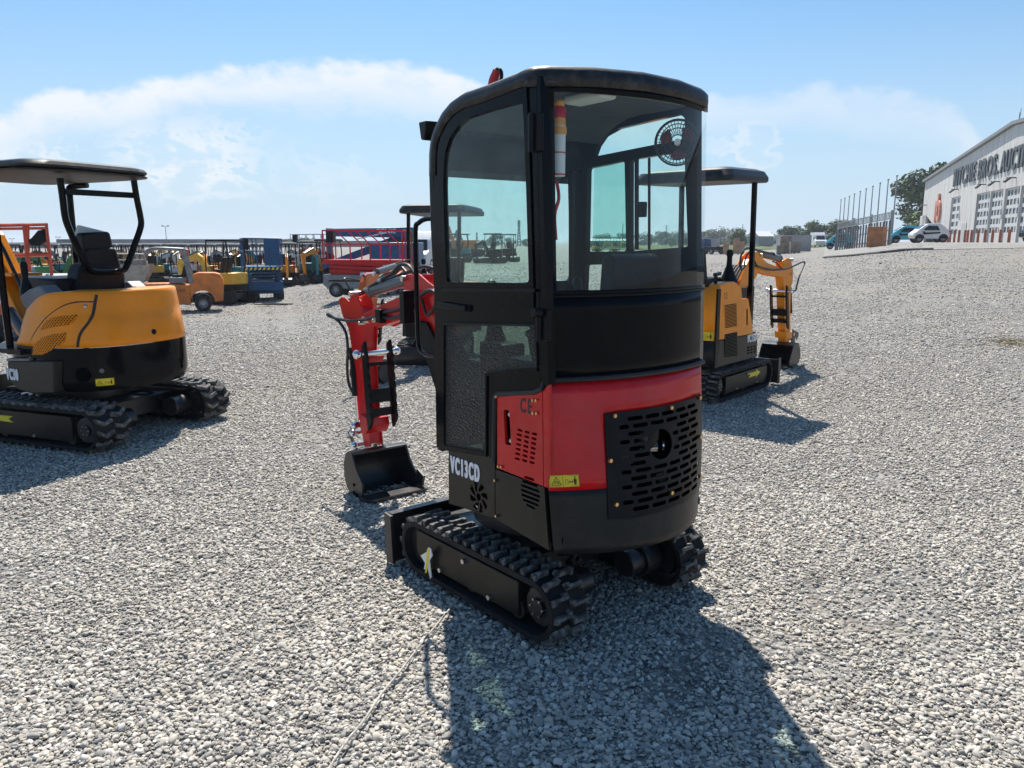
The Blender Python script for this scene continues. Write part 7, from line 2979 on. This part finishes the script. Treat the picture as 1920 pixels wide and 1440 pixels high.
# ---- poles and masts
POLEW = material('dark_utility_pole', (.06, .055, .05), .8, var=.1)
def mast(u, vt, vb, d, label, name='utility_pole', cat='pole', w=.10, arms=0, group=None, mat=POLEW, lattice=False):
    x, zt = at_d(u, vt, d)
    z0 = terrain(x, d)
    t = thing(name, label, cat, (x, d, z0), 0, group)
    h = zt - z0
    m = MB()
    if lattice:
        for sx in (-1, 1):
            for sy in (-1, 1):
                m.beam((sx * h * .07, sy * h * .07, 0), (sx * h * .015, sy * h * .015, h), w, w)
        for k in range(9):
            a, b = k / 9, (k + 1) / 9
            ra, rb = h * (.07 - .055 * a), h * (.07 - .055 * b)
            for s_ in (-1, 1):
                m.beam((-ra * s_, -ra, h * a), (rb * s_, -rb, h * b), w * .7, w * .7)
                m.beam((-ra * s_, ra, h * a), (rb * s_, rb, h * b), w * .7, w * .7)
    else:
        m.tube([(0, 0, -.3), (0, 0, h)], lambda k: w * (1.1 - .4 * k), n=6)
    m.build('mast', mat, t, smooth=0)
    if arms:
        m = MB()
        for k in range(arms):
            zz = h * (.97 - .08 * k)
            m.beam((-h * .075, 0, zz), (h * .075, 0, zz), w * .9, w * .9)
        build_each(m, 'crossarm', mat, t, smooth=0)
    return t
mast(1393, 420.5, 455, 180, 'thin dark utility pole left of the black canopy post', group='poles on the horizon')
mast(1417, 415.5, 460, 150, 'taller dark utility pole right of the canopy post', group='poles on the horizon')
mast(1471, 424, 450, 260, 'faint pole rising behind the trees of the grey trailer', arms=1, group='poles on the horizon')
mast(1568, 410, 440, 200, 'pole with crossarm just left of the flagpoles', arms=2, group='poles on the horizon')
mast(1168, 420, 455, 170, 'utility pole seen through the left sliding pane', group='poles on the horizon')
mast(1250, 422, 455, 230, 'cross armed power mast seen through the cab above the seat', arms=3, group='poles on the horizon')
mast(973, 413, 460, 260, 'tall lattice pylon at the right edge of the door glass', 'pylon', 'pylon', .28, 3, lattice=True)
mast(894, 436, 460, 330, 'smaller lattice pylon left of the canopy post in the door glass', 'pylon', 'pylon', .25, 2, lattice=True)
x_, zt_ = at_d(918, 445, 300)
ch = thing('church_tower', 'distant spired tower on the skyline in the door glass', 'tower', (x_, 300, terrain(x_, 300)))
hh_ = zt_ - terrain(x_, 300)
m_ = MB()
m_.box(-1.8, 1.8, -1.8, 1.8, -1, hh_ * .62)
m_.build('tower_shaft', WALLG, ch, smooth=0)
m_ = MB()
m_.cyl((0, 0, hh_ * .62), (0, 0, hh_ * 1.0), 1.7, .05, 8)
m_.build('spire', POLEW, ch, smooth=0)
def lamp_post(u, vt, d, label):
    t = mast(u, vt, 455, d, label, 'floodlight_mast', 'light mast', .09, 0, 'floodlight masts behind the grey building', GREYM)
    h = at_d(u, vt, d)[1] - terrain(at_d(u, vt, d)[0], d)
    m = MB()
    m.beam((-.7, 0, h), (.7, 0, h), .07, .07)
    m.box(-.8, -.4, -.15, .15, h, h + .22)
    m.box(.4, .8, -.15, .15, h, h + .22)
    m.build('floodlight', GREYM, t, smooth=0)
lamp_post(310, 424.5, 170, 'tall twin headed floodlight mast above the forklift')
lamp_post(109, 445, 230, 'short twin headed floodlight mast left of the rollover bar')
lamp_post(22, 448, 240, 'floodlight mast above the orange work platform')

# ---- small things on the gravel
cp = [ground_at(u, v) for u, v in [(868, 1120), (845, 1150), (800, 1205), (755, 1262), (715, 1315), (680, 1365), (652, 1400), (622, 1448), (600, 1490)]]
m_ = MB()
m_.tube([Vector((p.x, p.y, terrain(p.x, p.y) + .020)) for p in cp], .0042, n=8, smooth=5)
tag(m_.build('grey_cord', material('dusty_rope', (.46, .43, .38), .9, var=.2, scale=40, bump=.4, bump_scale=300)), 'thin dusty grey cord running over the gravel from the near track', 'cord')
pp = ground_at(524, 573)
m_ = MB()
m_.box(-.55, .5, -.05, .05, 0, .06)
m_.box(-.9, -.5, -.04, .05, 0, .035)
o = m_.build('wooden_plank', material('weathered_plank', (.10, .07, .05), .85, var=.2))
o.location = (pp.x, pp.y, terrain(pp.x, pp.y) + .02)
o.rotation_euler = (0, 0, R(-4))
tag(o, 'dark weathered plank lying alone on the gravel', 'plank')

dp = ground_at(1886, 645)
rd = random.Random(21)
m_ = MB()
for k in range(70):
    a, r_ = rd.uniform(0, 6.28), abs(rd.gauss(0, .38))
    x, y = dp.x + r_ * math.cos(a) * 1.5, dp.y + r_ * math.sin(a)
    t_, L_ = rd.uniform(0, 6.28), rd.uniform(.05, .22)
    z = terrain(x, y) + .022
    m_.tube([(x - L_ * math.cos(t_), y - L_ * math.sin(t_), z), (x, y, z + rd.uniform(0, .03)), (x + L_ * math.cos(t_), y + L_ * math.sin(t_), z)], rd.uniform(.003, .007), n=4)
tag(m_.build('straw_debris', material('dry_straw', (.32, .25, .15), .9, var=.3)), 'scattered dry straw and twigs on the gravel at the far right', 'debris', kind='stuff')


HAZE = 0.00042
# ---- air: a thin even summer haze over the whole yard
hm = bpy.data.materials.new('summer_haze')
hm.use_nodes = True
hw = NT(hm.node_tree)
hv = hw.n('ShaderNodeVolumePrincipled', i_Color=(.80, .88, .97, 1), i_Density=HAZE, i_Anisotropy=0.25)
ho = hw.n('ShaderNodeOutputMaterial')
hw.link(hv.outputs[0], ho.inputs['Volume'])
m_ = MB()
m_.box(-2640, 2640, -2640, 2640, -2.0, 19.0)
tag(m_.build('haze', hm, smooth=0), kind='stuff')
